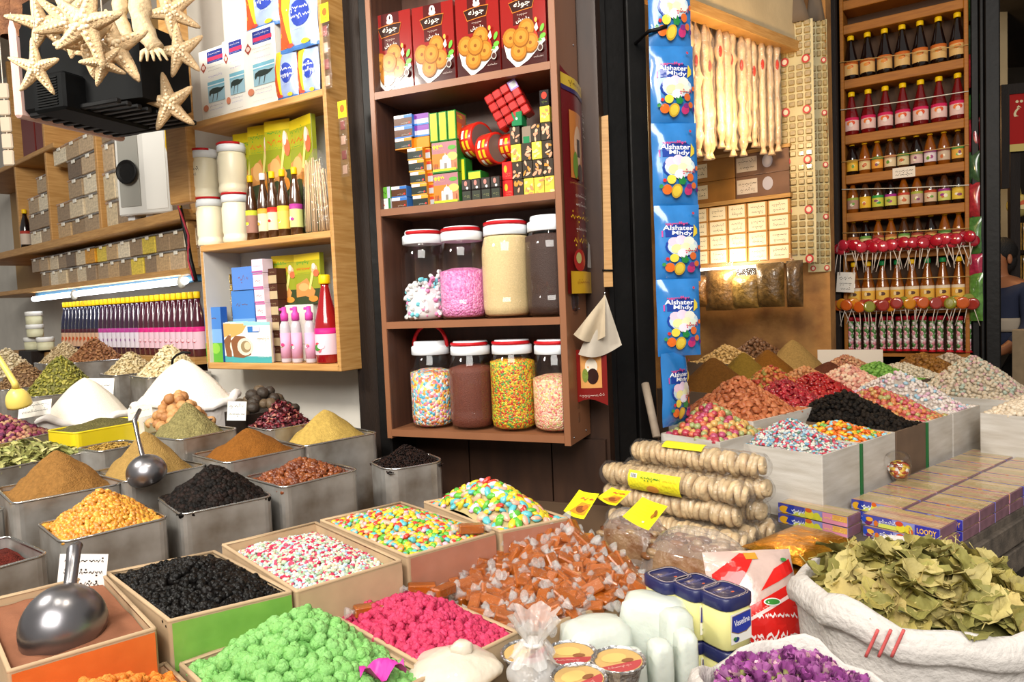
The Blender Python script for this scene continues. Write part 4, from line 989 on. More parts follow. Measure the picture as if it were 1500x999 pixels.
# green and yellow cartons with a domed building
M_grn = flat('2f7a2c', .35); M_yel = flat('e6dc22', .35)
def art_dome(p, w, h):
    x = lambda a: -w / 2 + a * w
    Z = lambda a: a * h
    p.rect(x(.02), x(.98), Z(.07), Z(.98), 'c87a5a'); p.rect(x(.02), x(.98), Z(.5), Z(.98), 'a87078'); p.rect(x(.02), x(.6), Z(.2), Z(.62), 'e07a28'); p.ell(x(.8), Z(.5), w * .2, h * .13, 'f0c868'); p.ell(x(.8), Z(.78), w * .16, h * .07, '5aa03a')
    p.scrib(x(.26), Z(.86), w * .42, h * .11, 'f0dc28', 6, h * .045); p.scrib(x(.28), Z(.74), w * .4, h * .04, 'e0b070', 7)
    p.rect(x(.32), x(.76), Z(.12), Z(.36), 'cfcac4'); p.ell(x(.54), Z(.42), w * .13, h * .14, 'dcd8d4'); p.poly([(x(.52), Z(.54)), (x(.54), Z(.64)), (x(.56), Z(.54))], 'dcd8d4'); p.rect(x(.49), x(.59), Z(.12), Z(.3), '8a8078')
    for q_ in (.34, .68): p.ell(x(q_ + .03), Z(.38), w * .045, h * .05, 'd8d4ce')
    for q_ in (.08, .14, .2, .9): p.rect(x(q_), x(q_ + .025), Z(.12), Z(.3), '7a4a34')
    p.rect(x(.02), x(.98), Z(.0), Z(.09), '2f7a2c'); p.rect(x(.05), x(.95), Z(.05), Z(.12), 'e6d830')
hA = (Zpx(655, 206) - z2) / 2
for k in range(2):
    mini(634.5 + 1, 673, z2 + hA * k, hA - .0008, .03, .07, M_grn, 'green carton with white domed building, %s one on the shelf' % ('lower', 'upper')[k], 'domed building cartons', art_dome)
zz = z2 + 2 * hA
hB = Zpx(650, 163) - zz
for k in range(3):
    t = mini(634 + k * 13.2, 646.5 + k * 13.2, zz, hB, .03, .075, M_grn, 'green pack with yellow spine standing on the domed cartons, %s of three' % ('left', 'middle', 'right')[k], 'yellow spined packs', lambda p, w, h: p.rect(-w * .36, w * .36, h * .05, h * .96, 'e6dc22'))
    if k == 2:
        p = Print(wrap=lambda x, y, z: (.0, 0, 0)); 
        w_ = (CF.uz(672.9, 293, .03)[0] - CF.uz(660.4, 293, .03)[0]); p = Print(wrap=lambda x, y, z: (w_ / 2 - y, x + .0375, z), rough=.35, ml=.5)
        q_ = lambda a: -.035 + a * .07
        p.rect(q_(.05), q_(.95), hB * .06, hB * .95, 'b86a50'); p.rect(q_(.05), q_(.5), hB * .15, hB * .6, 'd8702a'); p.scrib(q_(.35), hB * .84, .03, hB * .12, 'f0dc28', 3, .003); p.ell(q_(.65), hB * .35, .014, hB * .2, 'b8b0a8'); part('side_print', p.b, t)
mini(687, 706, z2 + .056, .04, .05, .06, M_grn, 'green and yellow pack lying behind the black packs', None, lambda p, w, h: p.rect(-w * .45, w * .45, h * .15, h * .9, 'c8c832'))
mini(676, 684, z2 + .056, .085, .055, .05, M_grn, 'slim green pack standing beside the upper domed carton', None, lambda p, w, h: p.rect(-w * .3, w * .3, h * .08, h * .94, 'd8d02c'))
mini(676, 706, z2, .056, .075, .05, M_grn, 'green pack lying behind the row of black packs', None)
# row of black packs, two layers
for r in range(2):
    for k in range(4):
        mini(677 + k * 14.2, 690.6 + k * 14.2, z2 + r * .034 , .0335, .025, .035, flat('2a2624', .25, .5), 'little black pack, %s in the %s row of black packs' % (ordl(k, 4), ('lower', 'upper')[r]), 'little black packs', (lambda p, w, h: (p.rect(-w * .42, w * .42, h * .1, h * .9, '3a3430'), p.ell(-w * .05, h * .62, w * .16, h * .24, 'b87a70'), p.ell(w * .1, h * .2, w * .12, h * .12, 'e8e4e0'))) if r else (lambda p, w, h: (p.rect(-w * .42, w * .42, h * .1, h * .92, '34382e'), p.scrib(0, h * .5, w * .5, h * .3, '8a8a5a', 3))))
# red ring cartons (round tins lying on their sides)
def ringtin(px, py, rpx, v, ex, yaw):
    u, z = CF.uz(px, py, v); r = rpx * 2.25 / FPX
    t = thing('round_tin', 'red round tin with yellow bands lying sideways, ' + ex, 'tin', CF.pt(u, z, v), CF.rz + yaw, 'red round tins')
    Mx = Matrix.Rotation(PI / 2, 4, 'Y')
    M1, M2 = mat('red_tin', 'c8281c', .3, coat=.4), mat('tin_inside', '6a5650', .4)
    part('body', MB().lathe([(r * .84, .026), (r * .97, .027), (r, .024), (r, -.026), (r * .97, -.028), (r * .001, -.028)], M1, 30, Mx), t)
    part('end_disc', MB().lathe([(r * .85, .0262), (r * .85, .018), (.001, .018)], M2, 26, Mx), t)
    b = MB()
    for x0, x1, c in ((-.014, -.004, 'f0e6da'), (.004, .014, 'f0c028')):
        for a0 in (PI * .85, PI * 1.05, PI * 1.25):
            vs = []
            for i in range(7):
                a = a0 + .5 * i / 6
                for x in (x0, x1): vs.append((x, r * 1.004 * math.cos(a), r * 1.004 * math.sin(a)))
            b.add(vs, [(2 * i, 2 * i + 1, 2 * i + 3, 2 * i + 2) for i in range(6)], flat(c if a0 != PI * 1.05 else 'f0c028'))
    for k in range(4):
        a = PI * .55 + k * .11; b.add([(-.022, r * 1.004 * math.cos(a), r * 1.004 * math.sin(a)), (.022, r * 1.004 * math.cos(a), r * 1.004 * math.sin(a)), (.022, r * 1.004 * math.cos(a + .04), r * 1.004 * math.sin(a + .04)), (-.022, r * 1.004 * math.cos(a + .04), r * 1.004 * math.sin(a + .04))], [(0, 1, 2, 3)], flat('e87848'))
    part('band_print', b, t)
ringtin(698, 206, 25, .09, 'rear one', -.35); ringtin(721, 219, 23, .07, 'middle one', -.35); ringtin(748, 214, 18, .095, 'small one beside the patterned packs', -.2)
mini(690, 735, z2 + .0005, .085, .085 + .045, .03, M_cabin, 'brown wooden block behind the round tins', None, name='wooden_block', cat='block')
for k in range(2): mini(737, 752, z2 + k * .055, .054, .04, .05, flat('c02424', .3), 'red pack with gold star, %s of two beside the black packs' % ('lower', 'upper')[k], 'red packs beside the black packs', lambda p, w, h: (p.ell(-w * .15, h * .6, w * .16, h * .2, 'e8a828'), p.scrib(w * .1, h * .35, w * .5, h * .12, 'e88a6a', 3), p.scrib(w * .1, h * .2, w * .5, h * .12, 'e88a6a', 5)))
# patterned packs in a block
pal = (('3a3228', ['d89878', 'e0b090', 'c88a3a']), ('d8c44a', ['d88a5a', 'e8dc90', 'c8a84a']))
def art_pat(k, y):
    bg_, cs_ = pal[y]
    def f(p, w, h):
        q = random.Random(k); p.rect(-w * .48, w * .48, h * .02, h * .98, bg_)
        for i in range(7): p.ell(q.uniform(-.34, .34) * w, q.uniform(.12, .88) * h, w * q.uniform(.08, .16), h * q.uniform(.08, .2), q.choice(cs_), 8, q.uniform(0, 3))
    return f
x0, wp = 753, 15.2; hp = .052
for r in range(4):
    for c in range(4):
        if (r, c) == (3, 1): continue
        y = 1 if (r == 0 and c > 0) or (r, c) == (2, 0) or (r, c) == (2, 2) else 0
        mini(x0 + c * wp - r * .8, x0 + c * wp + wp - .8 - r * .8, z2 + r * hp, hp - .0006, .035, .04, flat(pal[y][0], .3), '%s patterned pack, %s in the %s row of the block' % (('dark', 'yellow')[y], ordl(c, 4), UP[r]), 'patterned packs', art_pat(r * 7 + c, y))
mini(x0 + 3 * wp - 3, x0 + 4 * wp - 4, z2 + 4 * hp, hp * .9, .035, .04, flat('d8c44a', .3), 'yellow patterned pack standing on the block', None, art_pat(50, 1))
mini(x0 + 3 * wp - 3, x0 + 4 * wp - 4, z2 + 4.9 * hp, hp * .9, .035, .04, flat('1e1a1a', .3), 'black pack with red emblem topping the patterned block', None, lambda p, w, h: (p.ell(0, h * .65, w * .28, h * .22, 'c83a28'), p.scrib(0, h * .25, w * .5, h * .15, '8a9a3a', 2)))
mini(x0 + 1, x0 + 1 + wp, z2 + 4 * hp, hp * .8, .03, .04, flat('1f7a4a', .3), 'green pack lying on the patterned block under the red bundle', None, lambda p, w, h: p.ell(0, h * .5, w * .1, h * .1, 'd8e8dc'))
mini(x0 + 1 * wp, x0 + 2.2 * wp, z2 + 3 * hp, hp * .95, .04, .04, flat('8a7a6a', .3), 'grey pack with green end tucked under the red bundle', None, lambda p, w, h: p.rect(-w * .4, w * .1, 0, h * .4, '1f7a4a'))
# shrink-wrapped red bundle, tilted
u, z = CF.uz(757, 205, .03); t = thing('red_bundle', 'tilted shrink wrapped bundle of small red cartons on the patterned packs', 'bundle', CF.pt(u, z2 + 4.35 * hp, .03), CF.rz + .1); t.rotation_euler = (0, -.44, CF.rz + .1); t.scale = (.92, .92, .92)
b = MB(); 
for i in range(4):
    for j in range(4): b.box(-.062 + i * .03, -.034 + i * .03, 0, .06, j * .031, j * .031 + .029, mat('red_shrink', 'b0221f', .25, coat=.5), None, .0035)
part('small_cartons', b, t); p = Print(); p.rect(.03, .055, .09, .118, 'f0eef0'); p.rect(.028, .057, .088, .12, '9a7ab8'); p.rect(.032, .053, .094, .114, 'f0eef0')
for k in range(6): p.rect(.033 + k * .0034, .0345 + k * .0034, .096, .112, '4a4a4a')
part('barcode_label', p.b, t)

# ================================================================ ON THE CABINET'S RIGHT SIDE
SF = Face(CF.pt(w, 0, 0), CF.pt(w, 0, CD))     # side face, u runs away from the viewer
def sidept(u, z, v=0): return SF.pt(u, z, v)
po = thing('coffee_poster', 'dark red folded coffee advert with yellow top on the cabinet side', 'poster', SF.pt(0, 1.5, 0), SF.rz)
zt_, zb_ = SF.uz(850, 122)[1], SF.uz(850, 430)[1]
wv = lambda u: -.004 - .012 * max(0, math.sin(u * 14)) ** 2
H_ = zt_ - zb_; Wd = .245
b = MB(); b.grid(9, 14, lambda a_, c_: (.012 + a_ * Wd, wv(.012 + a_ * Wd), zb_ - 1.5 + c_ * H_ - (.03 * math.sin(a_ * 2.6) if c_ > .97 else 0)), flat('6e1618', .3, .3)); part('sheet', b, po)
p = Print(wrap=lambda x, y, z: (x, wv(x) + y - .0005, z), rough=.3, coat=.3, step=.0006, ml=.03)
x = lambda a: .012 + a * Wd
Z = lambda a: zb_ - 1.5 + a * H_
p.rect(x(0), x(1), Z(.92), Z(.97), 'd8b438'); p.rect(x(0), x(1), Z(.90), Z(.92), '3a2a5a'); p.scrib(x(.5), Z(.945), Wd * .6, .02, '7a4a1a', 2)
p.rect(x(.18), x(.62), Z(.52), Z(.82), 'c87a3a'); p.ell(x(.4), Z(.67), Wd * .12, H_ * .09, 'd8b090'); p.rect(x(.36), x(.46), Z(.62), Z(.70), '2a1410'); p.ell(x(.3), Z(.58), Wd * .07, H_ * .06, '6a8a3a'); p.ell(x(.44), Z(.55), Wd * .1, H_ * .04, '3a1a14')
for k in range(4): p.scrib(x(.78), Z(.84 - k * .035), Wd * .22, .018, 'e8dcd0', k)
p.scrib(x(.5), Z(.495), Wd * .8, .006, 'c8a050', 7); p.scrib(x(.45), Z(.44), Wd * .45, .016, 'd8d0c8', 8); p.scrib(x(.45), Z(.40), Wd * .45, .018, 'd8d0c8', 9); p.scrib(x(.45), Z(.345), Wd * .75, .03, 'e0b428', 10, .004); p.scrib(x(.4), Z(.29), Wd * .4, .014, 'e8e0d8', 11); p.scrib(x(.35), Z(.24), Wd * .45, .03, 'e0b428', 12, .004)
p.rect(x(0), x(1), Z(0), Z(.10), 'd8a828'); p.ell(x(.25), Z(.15), Wd * .16, H_ * .05, 'a82a24'); p.ell(x(.22), Z(.16), Wd * .07, H_ * .025, 'b8b070'); p.poly([(x(.5), Z(.12)), (x(.6), Z(.24)), (x(.75), Z(.23)), (x(.8), Z(.12))], 'cfcac4'); p.scrib(x(.4), Z(.05), Wd * .5, .015, '8a3a1a', 14)
part('poster_print', p.b, po)
pl = P(868, 590, 2.155); H2 = z_at(pl.x, pl.y, 512) - pl.z
po2 = thing('coffee_poster', 'small torn red coffee poster below the hanging paper beside the cabinet', 'poster', pl, -.25)
bw = lambda x: -.006 * math.sin((x + .045) / .09 * 5)
part('sheet', MB().grid(6, 8, lambda a_, c_: ((a_ - .5) * .092, bw((a_ - .5) * .092), c_ * H2 + .012 * math.sin(a_ * 4) * (1 - c_)), flat('7a1a16', .35)), po2)
p = Print(wrap=lambda x, y, z: (x, bw(x) + y - .0005, z), step=.0005, ml=.02); p.rect(-.032, .03, H2 * .28, H2 * .9, 'd89a58'); p.ell(0, H2 * .68, .018, H2 * .16, 'e8dcc8'); p.ell(.004, H2 * .5, .017, H2 * .15, '2e120c'); p.ell(-.018, H2 * .52, .009, H2 * .13, '7a8a3a'); p.scrib(0, H2 * .14, .075, .010, 'e8d8c8', 3); part('poster_print', p.b, po2)
# hanging paper squares
pa = P(886, 430, 2.11); hp_ = thing('paper_sheets', 'folded sheets of greyish paper hanging from a nail below the stick', 'paper', pa, -.1); k_ = 2.11 / FPX
def sheet(pts, y0, m):
    n = 10; b = MB(); A, Bq, Cq = pts; vs = []
    for i in range(n + 1):
        for j in range(i + 1):
            s_ = i / n; t_ = j / max(1, i); ex, ez = Bq[0] + (Cq[0] - Bq[0]) * t_, Bq[1] + (Cq[1] - Bq[1]) * t_ - 10 * math.sin(PI * t_)
            vs.append(((A[0] + (ex - A[0]) * s_) * k_, y0 - .014 * math.sin(t_ * PI * 2.2) * s_, (A[1] + (ez - A[1]) * s_) * k_))
    ix = lambda i, j: i * (i + 1) // 2 + j
    fs = []
    for i in range(n):
        for j in range(i + 1):
            fs.append((ix(i, j), ix(i + 1, j), ix(i + 1, j + 1)))
            if j < i: fs.append((ix(i, j), ix(i + 1, j + 1), ix(i, j + 1)))
    return b.add(vs, fs, m, True)
part('sheet', sheet(((0, 0), (-42, -88), (22, -76)), .0, mat('grey_paper', 'b9afa0', .8, var=.06, vscale=20)), hp_)
part('sheet', sheet(((0, -2), (-48, -58), (-2, -62)), -.016, mat('tan_paper', 'b7a68c', .8, var=.06, vscale=20)), hp_)
part('nail', MB().tube([(0, .06, 0), (0, -.01, .002)], .003, M_steel, 6), hp_)
# wooden stick
a = P(884, 172, 2.24); c = P(892, 420, 2.24)
t = thing('wooden_stick', 'long flat pale wooden stick fixed upright by the door', 'stick', c); part('stick_body', MB().add([tuple(Vector(q_) ) for q_ in [(-.016, -.004, 0), (.012, -.004, 0), (.012, .008, 0), (-.016, .008, 0), (-.016 + (a - c).x, (a - c).y - .004, (a - c).z), (.014 + (a - c).x, (a - c).y - .004, (a - c).z + .006), (.014 + (a - c).x, (a - c).y + .008, (a - c).z + .006), (-.016 + (a - c).x, (a - c).y + .008, (a - c).z)]], [(3, 2, 1, 0), (4, 5, 6, 7), (0, 1, 5, 4), (1, 2, 6, 5), (2, 3, 7, 6), (3, 0, 4, 7)], M_wood), t)
part('tie', MB().tube([(.016, -.006, .05), (-.02, -.006, .052)], .003, M_blk, 5), t)
# pale stick leaning low by the door
a = P(945, 562, 2.28); c = P(962, 640, 2.2); t = tag(obj('leaning_stick', MB().tube([(0, 0, 0), tuple(a - c)], .013, mat('old_stick', 'a08f7c', .8, var=.15, vscale=30), 8), None, c), 'short weathered stick leaning on the black door behind the dried figs', 'stick')

# ================================================================ STRIP OF BLUE SWEET BAGS
M_bag = mat('blue_bag_film', '2a78bf', .22, coat=.6, var=.12, vscale=14)
def art_bag(p, w, h):
    x = lambda a: -w / 2 + a * w
    Z = lambda a: a * h
    p.ell(x(.55), Z(.66), w * .36, h * .09, '1e3f9a'); p.rect(x(.2), x(.75), Z(.585), Z(.73), '1e3f9a'); p.ell(x(.6), Z(.74), w * .14, h * .02, '1a2a6a')
    p.scrib(x(.45), Z(.755), w * .5, h * .03, 'c84a8a', 3, .003)
    p.text('Alshater', x(.48), Z(.70), h * .062, 'eef2fa', w * .66, -.03, .02); p.text('Mhdy', x(.56), Z(.625), h * .068, 'eef2fa', w * .46, -.05, .02); p.rect(x(.12), x(.15), Z(.59), Z(.67), 'c84a9a')
    p.poly([(x(.82), Z(.74)), (x(.90), Z(.68)), (x(.90), Z(.62)), (x(.80), Z(.575)), (x(.86), Z(.65))], 'e2c83a')
    p.ell(x(.55), Z(.46), w * .37, h * .14, '1e3f9a'); p.ell(x(.57), Z(.46), w * .34, h * .125, 'c4d8e4')
    for cx, cz, rx, c in ((.36, .52, .12, 'e8c8dc'), (.52, .54, .13, 'ecd4e8'), (.7, .52, .13, 'e8e8d8'), (.42, .43, .12, 'ece4a0'), (.62, .44, .13, 'e8ecc0'), (.55, .37, .12, 'e4dce8'), (.78, .44, .09, 'dce8d8')): p.ell(x(cx), Z(cz), w * rx, h * rx * .5, c, 10)
    p.scrib(x(.74), Z(.40), w * .28, h * .05, 'd04a5a', 4, .003)
    p.ell(x(.36), Z(.31), w * .10, h * .055, 'e8d24a'); p.ell(x(.78), Z(.33), w * .08, h * .05, 'd8682a'); p.ell(x(.21), Z(.30), w * .04, h * .022, 'c82a2a'); p.ell(x(.93), Z(.44), w * .03, h * .03, 'd8682a')
    p.ell(x(.26), Z(.19), w * .105, h * .06, 'de6a22'); p.ell(x(.47), Z(.17), w * .12, h * .085, 'c8a02a', rot=-.3); p.ell(x(.47), Z(.17), w * .09, h * .065, 'dcc040', rot=-.3); p.poly([(x(.52), Z(.25)), (x(.5), Z(.33)), (x(.58), Z(.30)), (x(.6), Z(.35)), (x(.66), Z(.29)), (x(.7), Z(.3)), (x(.62), Z(.24))], '1f7a3a')
    p.ell(x(.72), Z(.17), w * .09, h * .055, 'b8306a'); p.ell(x(.74), Z(.22), w * .07, h * .03, '7a2a7a'); p.ell(x(.85), Z(.23), w * .06, h * .038, 'd86a2a'); p.ell(x(.93), Z(.18), w * .03, h * .03, '5a2a7a'); p.ell(x(.13), Z(.23), w * .04, h * .025, '3a8a4a'); p.ell(x(.8), Z(.88), w * .03, h * .018, 'c03a4a')
bags = [(952, 1012, -58, 75, 'topmost'), (955, 1017, 70, 184, 'second from the top'), (958, 1022, 183, 302, 'third from the top'), (962, 1026, 303, 413, 'fourth from the top'), (965, 1026, 411, 521, 'fifth from the top'), (967, 1013, 518, 622, 'lowest')]
db = 2.2
for i, (a, b_, y0, y1, ex) in enumerate(bags):
    pb = P((a + b_) / 2, y1, db); ph = z_at(pb.x, pb.y, y0) - pb.z; wd_ = (b_ - a) / FPX * db * 1.06
    t = pouch('sweet_bag', 'blue bag of marshmallows with fruit pictures, %s in the hanging strip' % ex, 'bag', pb, .12 if i != 5 else .75, wd_ * (1 if i != 5 else 1.3), ph * 1.02, .02, M_bag, art_bag, 'blue sweet bags in a strip', coat=.6, gl=.2, ml=.012)
a = P(950, 46, db - .03); t = tag(obj('hook', MB().tube([(-.02, .12, .006), (0, 0, 0), (.03, -.004, .004), (.055, -.004, .012)], .006, M_blk, 6), None, a), 'black iron hook holding the strip of blue bags', 'hook')
# ================================================================ BOTTLE RACK
w = RK.w; RD = .17
rz_ = lambda px, py, v=0: RK.uz(px, py, v)[1]
shelf_px = [(109, 'top'), (192, 'second'), (256, 'third'), (311, 'fourth'), (366, 'fifth'), (447, 'sixth')]
tiers = [rz_(1330, y + 0) for y in (100, 185, 246, 304, 364, 446)]
rack = thing('bottle_rack', 'tall wooden rack of syrup bottles hung with lollipops', 'rack', RK.pt(0, RKZ, 0), RK.rz)
M_rk = mat('lamp_warmed_wood', 'a86a22', .55, spec=.3, wood=(3, 3, 30), col2='94591a', vscale=3)  # warm shop light is mixed into this orange and into the back's brown
topz = rz_(1330, -6)
part('side_panel', MB().box(0, .022, 0, RD, 0, topz + .25 - RKZ, M_rk, None, .003), rack); part('side_panel', MB().box(w - .022, w, 0, RD, 0, topz + .25 - RKZ, M_rk, None, .003), rack)
part('back_panel', MB().box(0, w, RD, RD + .01, 0, topz + .25 - RKZ, mat('rack_back', '4e3014', .7)), rack)
for z in tiers + [topz + .06, rz_(1330, 16) - .0]: part('shelf_board', MB().box(.022, w - .022, 0, RD, z - RKZ - .055, z - RKZ, M_rk, None, .003), rack)
part('bottom_board', MB().box(0, w, 0, RD, -.02, .0, M_rk), rack)
specs = [
 (tiers[0], 7, .275, .042, M_blk_s, 'dark syrup bottle', [('d8b070', 'c8682a')], ['c85a28', 'e8d0a0', 'd88a3a'], 1),
 (tiers[1], 7, .27, .042, M_dred, 'red syrup bottle with pink topped label', [('e2c0b8', 'd02a5a')], ['d8502a', 'e87a3a', 'e8d8d0'], 1),
 (tiers[2], 9, .205, .033, M_amber, 'small amber syrup bottle', [('e8b83a', 'd8a83a'), ('e0c890', 'b84a2a'), ('e8a040', '4a9a4a'), ('e0c8a0', 'c87a5a'), ('d8c89a', '3a8a3a'), ('d8b8b0', '8aa040'), ('e0d0d8', 'a04a7a'), ('c8b098', '9a5a4a'), ('e0a848', '6ab05a')], None, 0),
 (tiers[3], 9, .205, .033, M_brown, 'small brown syrup bottle', [('b08a78', '9aa84a'), ('e8b838', 'e0b030'), ('c8c84a', '3a9a4a'), ('d0c860', 'a8388a'), ('e0c8a0', 'c04a3a'), ('c0a090', 'a8b04a'), ('dcc0a0', 'b84a30'), ('d0d070', '9a3a8a'), ('e0c048', 'd8b040')], None, 0),
 (tiers[4], 9, .205, .033, M_amber, 'small bottle behind the red lollipops', [('d8b060', 'b06a3a'), ('d8c890', '6a9a4a'), ('c8a060', 'a04a3a')], None, 0),
 (tiers[5], 8, .275, .039, M_amber, 'orange juice bottle behind the orange lollipops', [('e8b850', 'e0ccb0')], ['e88a2a', '5a3a2a', 'f0d8a0'], 1)]
tn = ('top tier', 'second tier', 'third tier', 'fourth tier', 'fifth tier', 'sixth tier')
for ti, (z, n, h, r, lq, nm, labs, pics, kd) in enumerate(specs):
    first = {}
    for i in range(n):
        u = .055 + (w - .11) * i / (n - 1)
        k = i % len(labs)
        lqq = lq
        if ti in (2, 3, 4): lqq = (M_amber, M_brown, M_blk_s, M_amber, M_brown)[(i * 3 + ti) % 5]
        cap = M_ycap
        if ti == 5 and i in (2, 3, 5, 6): cap = flat('1f8a4a', .4)
        t = thing('syrup_bottle', '%s, %s, %s of the rack' % (nm, ordn(i, n), tn[ti]), 'bottle', RK.pt(u, z + .0005, .05), RK.rz, 'bottles on the rack %s' % tn[ti])
        if (k, lqq.name, cap.name) not in first:
            first[(k, lqq.name, cap.name)] = [m.mesh(n_) for m, n_ in zip(bottle(h, r, lqq, cap, flat(labs[k][0]), flat(labs[k][1]), kind=kd, n=12), ('bottle_body', 'cap', 'label'))]
        for n_, me in zip(('bottle_body', 'cap', 'label'), first[(k, lqq.name, cap.name)]): part(n_, me, t)
        if ('p', k) not in first: first[('p', k)] = labelmark(t, r, h * .26, pics or [labs[k][1], 'f0e4c8', ('6a9a3a', 'c86a3a', '8a4a6a')[k % 3]], ti * 20 + k).data
        else: part('label_picture', first[('p', k)], t)
# strings across the tiers
for ti, (pya, pyb, nm) in enumerate(((90, 67, 'top'), (160, 135, 'second'), (237, 213, 'third'), (277, 272, 'fourth'), (341, 335, 'fifth'), (409, 405, 'sixth'))):
    a = RK.pt(0.0, rz_(1240, pya), -.006); c = RK.pt(w, rz_(1412, pyb), -.006)
    t = tag(obj('string', MB().tube([(0, 0, 0), tuple((c - a) * .5 - Vector((0, 0, .004))), tuple(c - a)], .0028, M_rope if ti in (1, 3) else flat('c8a060', .7), 5), None, a), 'string stretched across the %s tier of the bottle rack' % nm, 'string')
# lollipops on two cords
def lolly_mesh(c, kind):
    b = MB(); Mx = Matrix.Rotation(PI / 2, 4, 'X'); m = mat('boiled_sweet_' + c, c, .15, coat=.8, spec=.7)
    if kind == 0: b.lathe([(.001, -.009), (.024, -.009), (.031, 0), (.024, .009), (.001, .009)], m, 14, Mx)
    else:
        b.lathe([(.020, -.008), (.032, -.009), (.036, 0), (.032, .009), (.020, .008)], m, 16, Mx); b.lathe([(.001, -.006), (.019, -.007), (.022, 0), (.019, .007), (.001, .006)], flat(('e8b060', 'f0d8a0', 'c8402a', '7a9a3a')[hash(c) % 1 + len(c) % 3], .2), 14, Mx)
    s = MB().tube([(0, 0, -.02), (.0, 0, -.135)], .0022, flat('e0d2c4', .6), 5)
    return b.mesh('sweet'), s.mesh('stick')
LM = {c: lolly_mesh(c, 0) for c in ('b3182c', 'a01428', 'c22a3c')}
LO = {c: lolly_mesh(c, 1) for c in ('c85a1e', 'b83a1e', 'd88a1e', 'a0342a', '8a8a2a')}
q = random.Random(9)
for row, (py, n, LX, nm, sz) in enumerate(((357, 40, LM, 'red', 1.15), (444, 32, LO, 'orange', 1.0))):
    za = rz_(1330, py)
    a = RK.pt(-.01, za - .042, -.05); c = RK.pt(w + .02, za - .04, -.05)
    t = tag(obj('cord', MB().tube([(0, 0, 0), tuple(c - a)], .004, M_rope, 6), None, a), 'white cord holding the row of %s lollipops on the bottle rack' % nm, 'cord')
    for i in range(n):
        u = -.015 + (w + .03) * i / (n - 1) + q.uniform(-.008, .008); col = q.choice(list(LX)); me = LX[col]
        lb = '%s lollipop in the row tied across the bottle rack, %s' % (nm, ordl(i, n))
        t = thing('lollipop', lb, 'lollipop', RK.pt(u, za + q.uniform(-.014, .014), -.062 - (i % 3) * .022), RK.rz, '%s lollipops on the rack' % nm)
        t.rotation_euler = (q.uniform(-.2, .2), q.uniform(-.35, .35), RK.rz + q.uniform(-.5, .5)); t.scale = (sz,) * 3
        part('sweet', me[0], t); part('stick', me[1], t)
# candy tubes hanging in a row below
b1 = MB(); r = .017; L_ = .205; b1.lathe([(r * .7, 0), (r, .012), (r, L_ - .02), (r * .6, L_)], mat('candy_tube', 'd8a8a8', .2, vor=(48, ['e8c8c8', 'd89098', 'e8dcd8', '5a8a4a', 'd86a78', 'e8d0d0']), coat=.5), 10); b1 = b1.mesh('tube_body')
b2 = MB().lathe([(r * .8, L_ - .03), (r * 1.25, L_ - .012), (r * 1.1, L_ + .004), (.001, L_ + .004)], flat('a01828', .4), 10).mesh('top_frill'); b3 = MB().lathe([(.001, -.006), (r * 1.5, -.004), (r * .7, .012)], flat('b81c28', .4), 10).mesh('bottom_frill')
z0_ = rz_(1330, 514)
for i in range(15):
    u = .035 + (w - .045) * i / 14
    t = thing('candy_tube', '%s of the pink and green candy tubes hanging under the orange lollipops' % ordl(i, 15), 'candy tube', RK.pt(u + q.uniform(-.004, .004), z0_ + q.uniform(-.006, .006), .02 - (i % 2) * .02), RK.rz, 'candy tubes under the lollipops')
    part('tube_body', b1, t); part('top_frill', b2, t); part('bottom_frill', b3, t)
# price cards
def card(label, px, py, d, wpx, hpx, rz, tilt=0, roll=0, lines=2, seed=0, col='f0ece2', ink='241c18', base=None):
    k = d / FPX; c = base if base is not None else P(px, py + hpx / 2, d)
    t = thing('price_card', label, 'card', c, rz); t.rotation_euler = (tilt, roll, rz); w_, h_ = wpx * k, hpx * k
    part('card_sheet', MB().box(-w_ / 2, w_ / 2, 0, .0012, 0, h_, flat(col, .6)), t)
    p = Print(step=.0004)
    for i in range(lines): p.scrib(0, h_ * (1 - (i + .6) / (lines + .4)), w_ * .78, h_ * .26 / max(1, lines * .6), ink, seed + i, h_ * .03)
    part('handwriting', p.b, t); return t
u, z = RK.uz(1324, 260, -.004); t = thing('price_card', 'small handwritten card tacked to the third tier board of the bottle rack', 'card', RK.pt(u, z, -.003), RK.rz)
part('card_sheet', MB().box(-.06, .06, 0, .0015, 0, .062, flat('e8dccc', .6)), t); p = Print(step=.0004); p.scrib(0, .04, .09, .022, '3a2a20', 3, .003); p.scrib(0, .018, .09, .02, '3a2a20', 5, .003); part('handwriting', p.b, t)
u, z = RK.uz(1239, 428, -.03); t = thing('price_card', 'handwritten card tied to the left edge of the bottle rack', 'card', RK.pt(u, z, -.06), RK.rz); t.rotation_euler = (0, .08, RK.rz)
part('card_sheet', MB().box(-.052, .052, 0, .0015, 0, .125, flat('e6dfd2', .6)), t); p = Print(step=.0004); p.scrib(0, .09, .08, .022, '2a2420', 6, .003); p.scrib(0, .055, .07, .02, '2a2420', 7, .003); p.scrib(0, .02, .05, .018, '2a2420', 8, .003); part('handwriting', p.b, t)
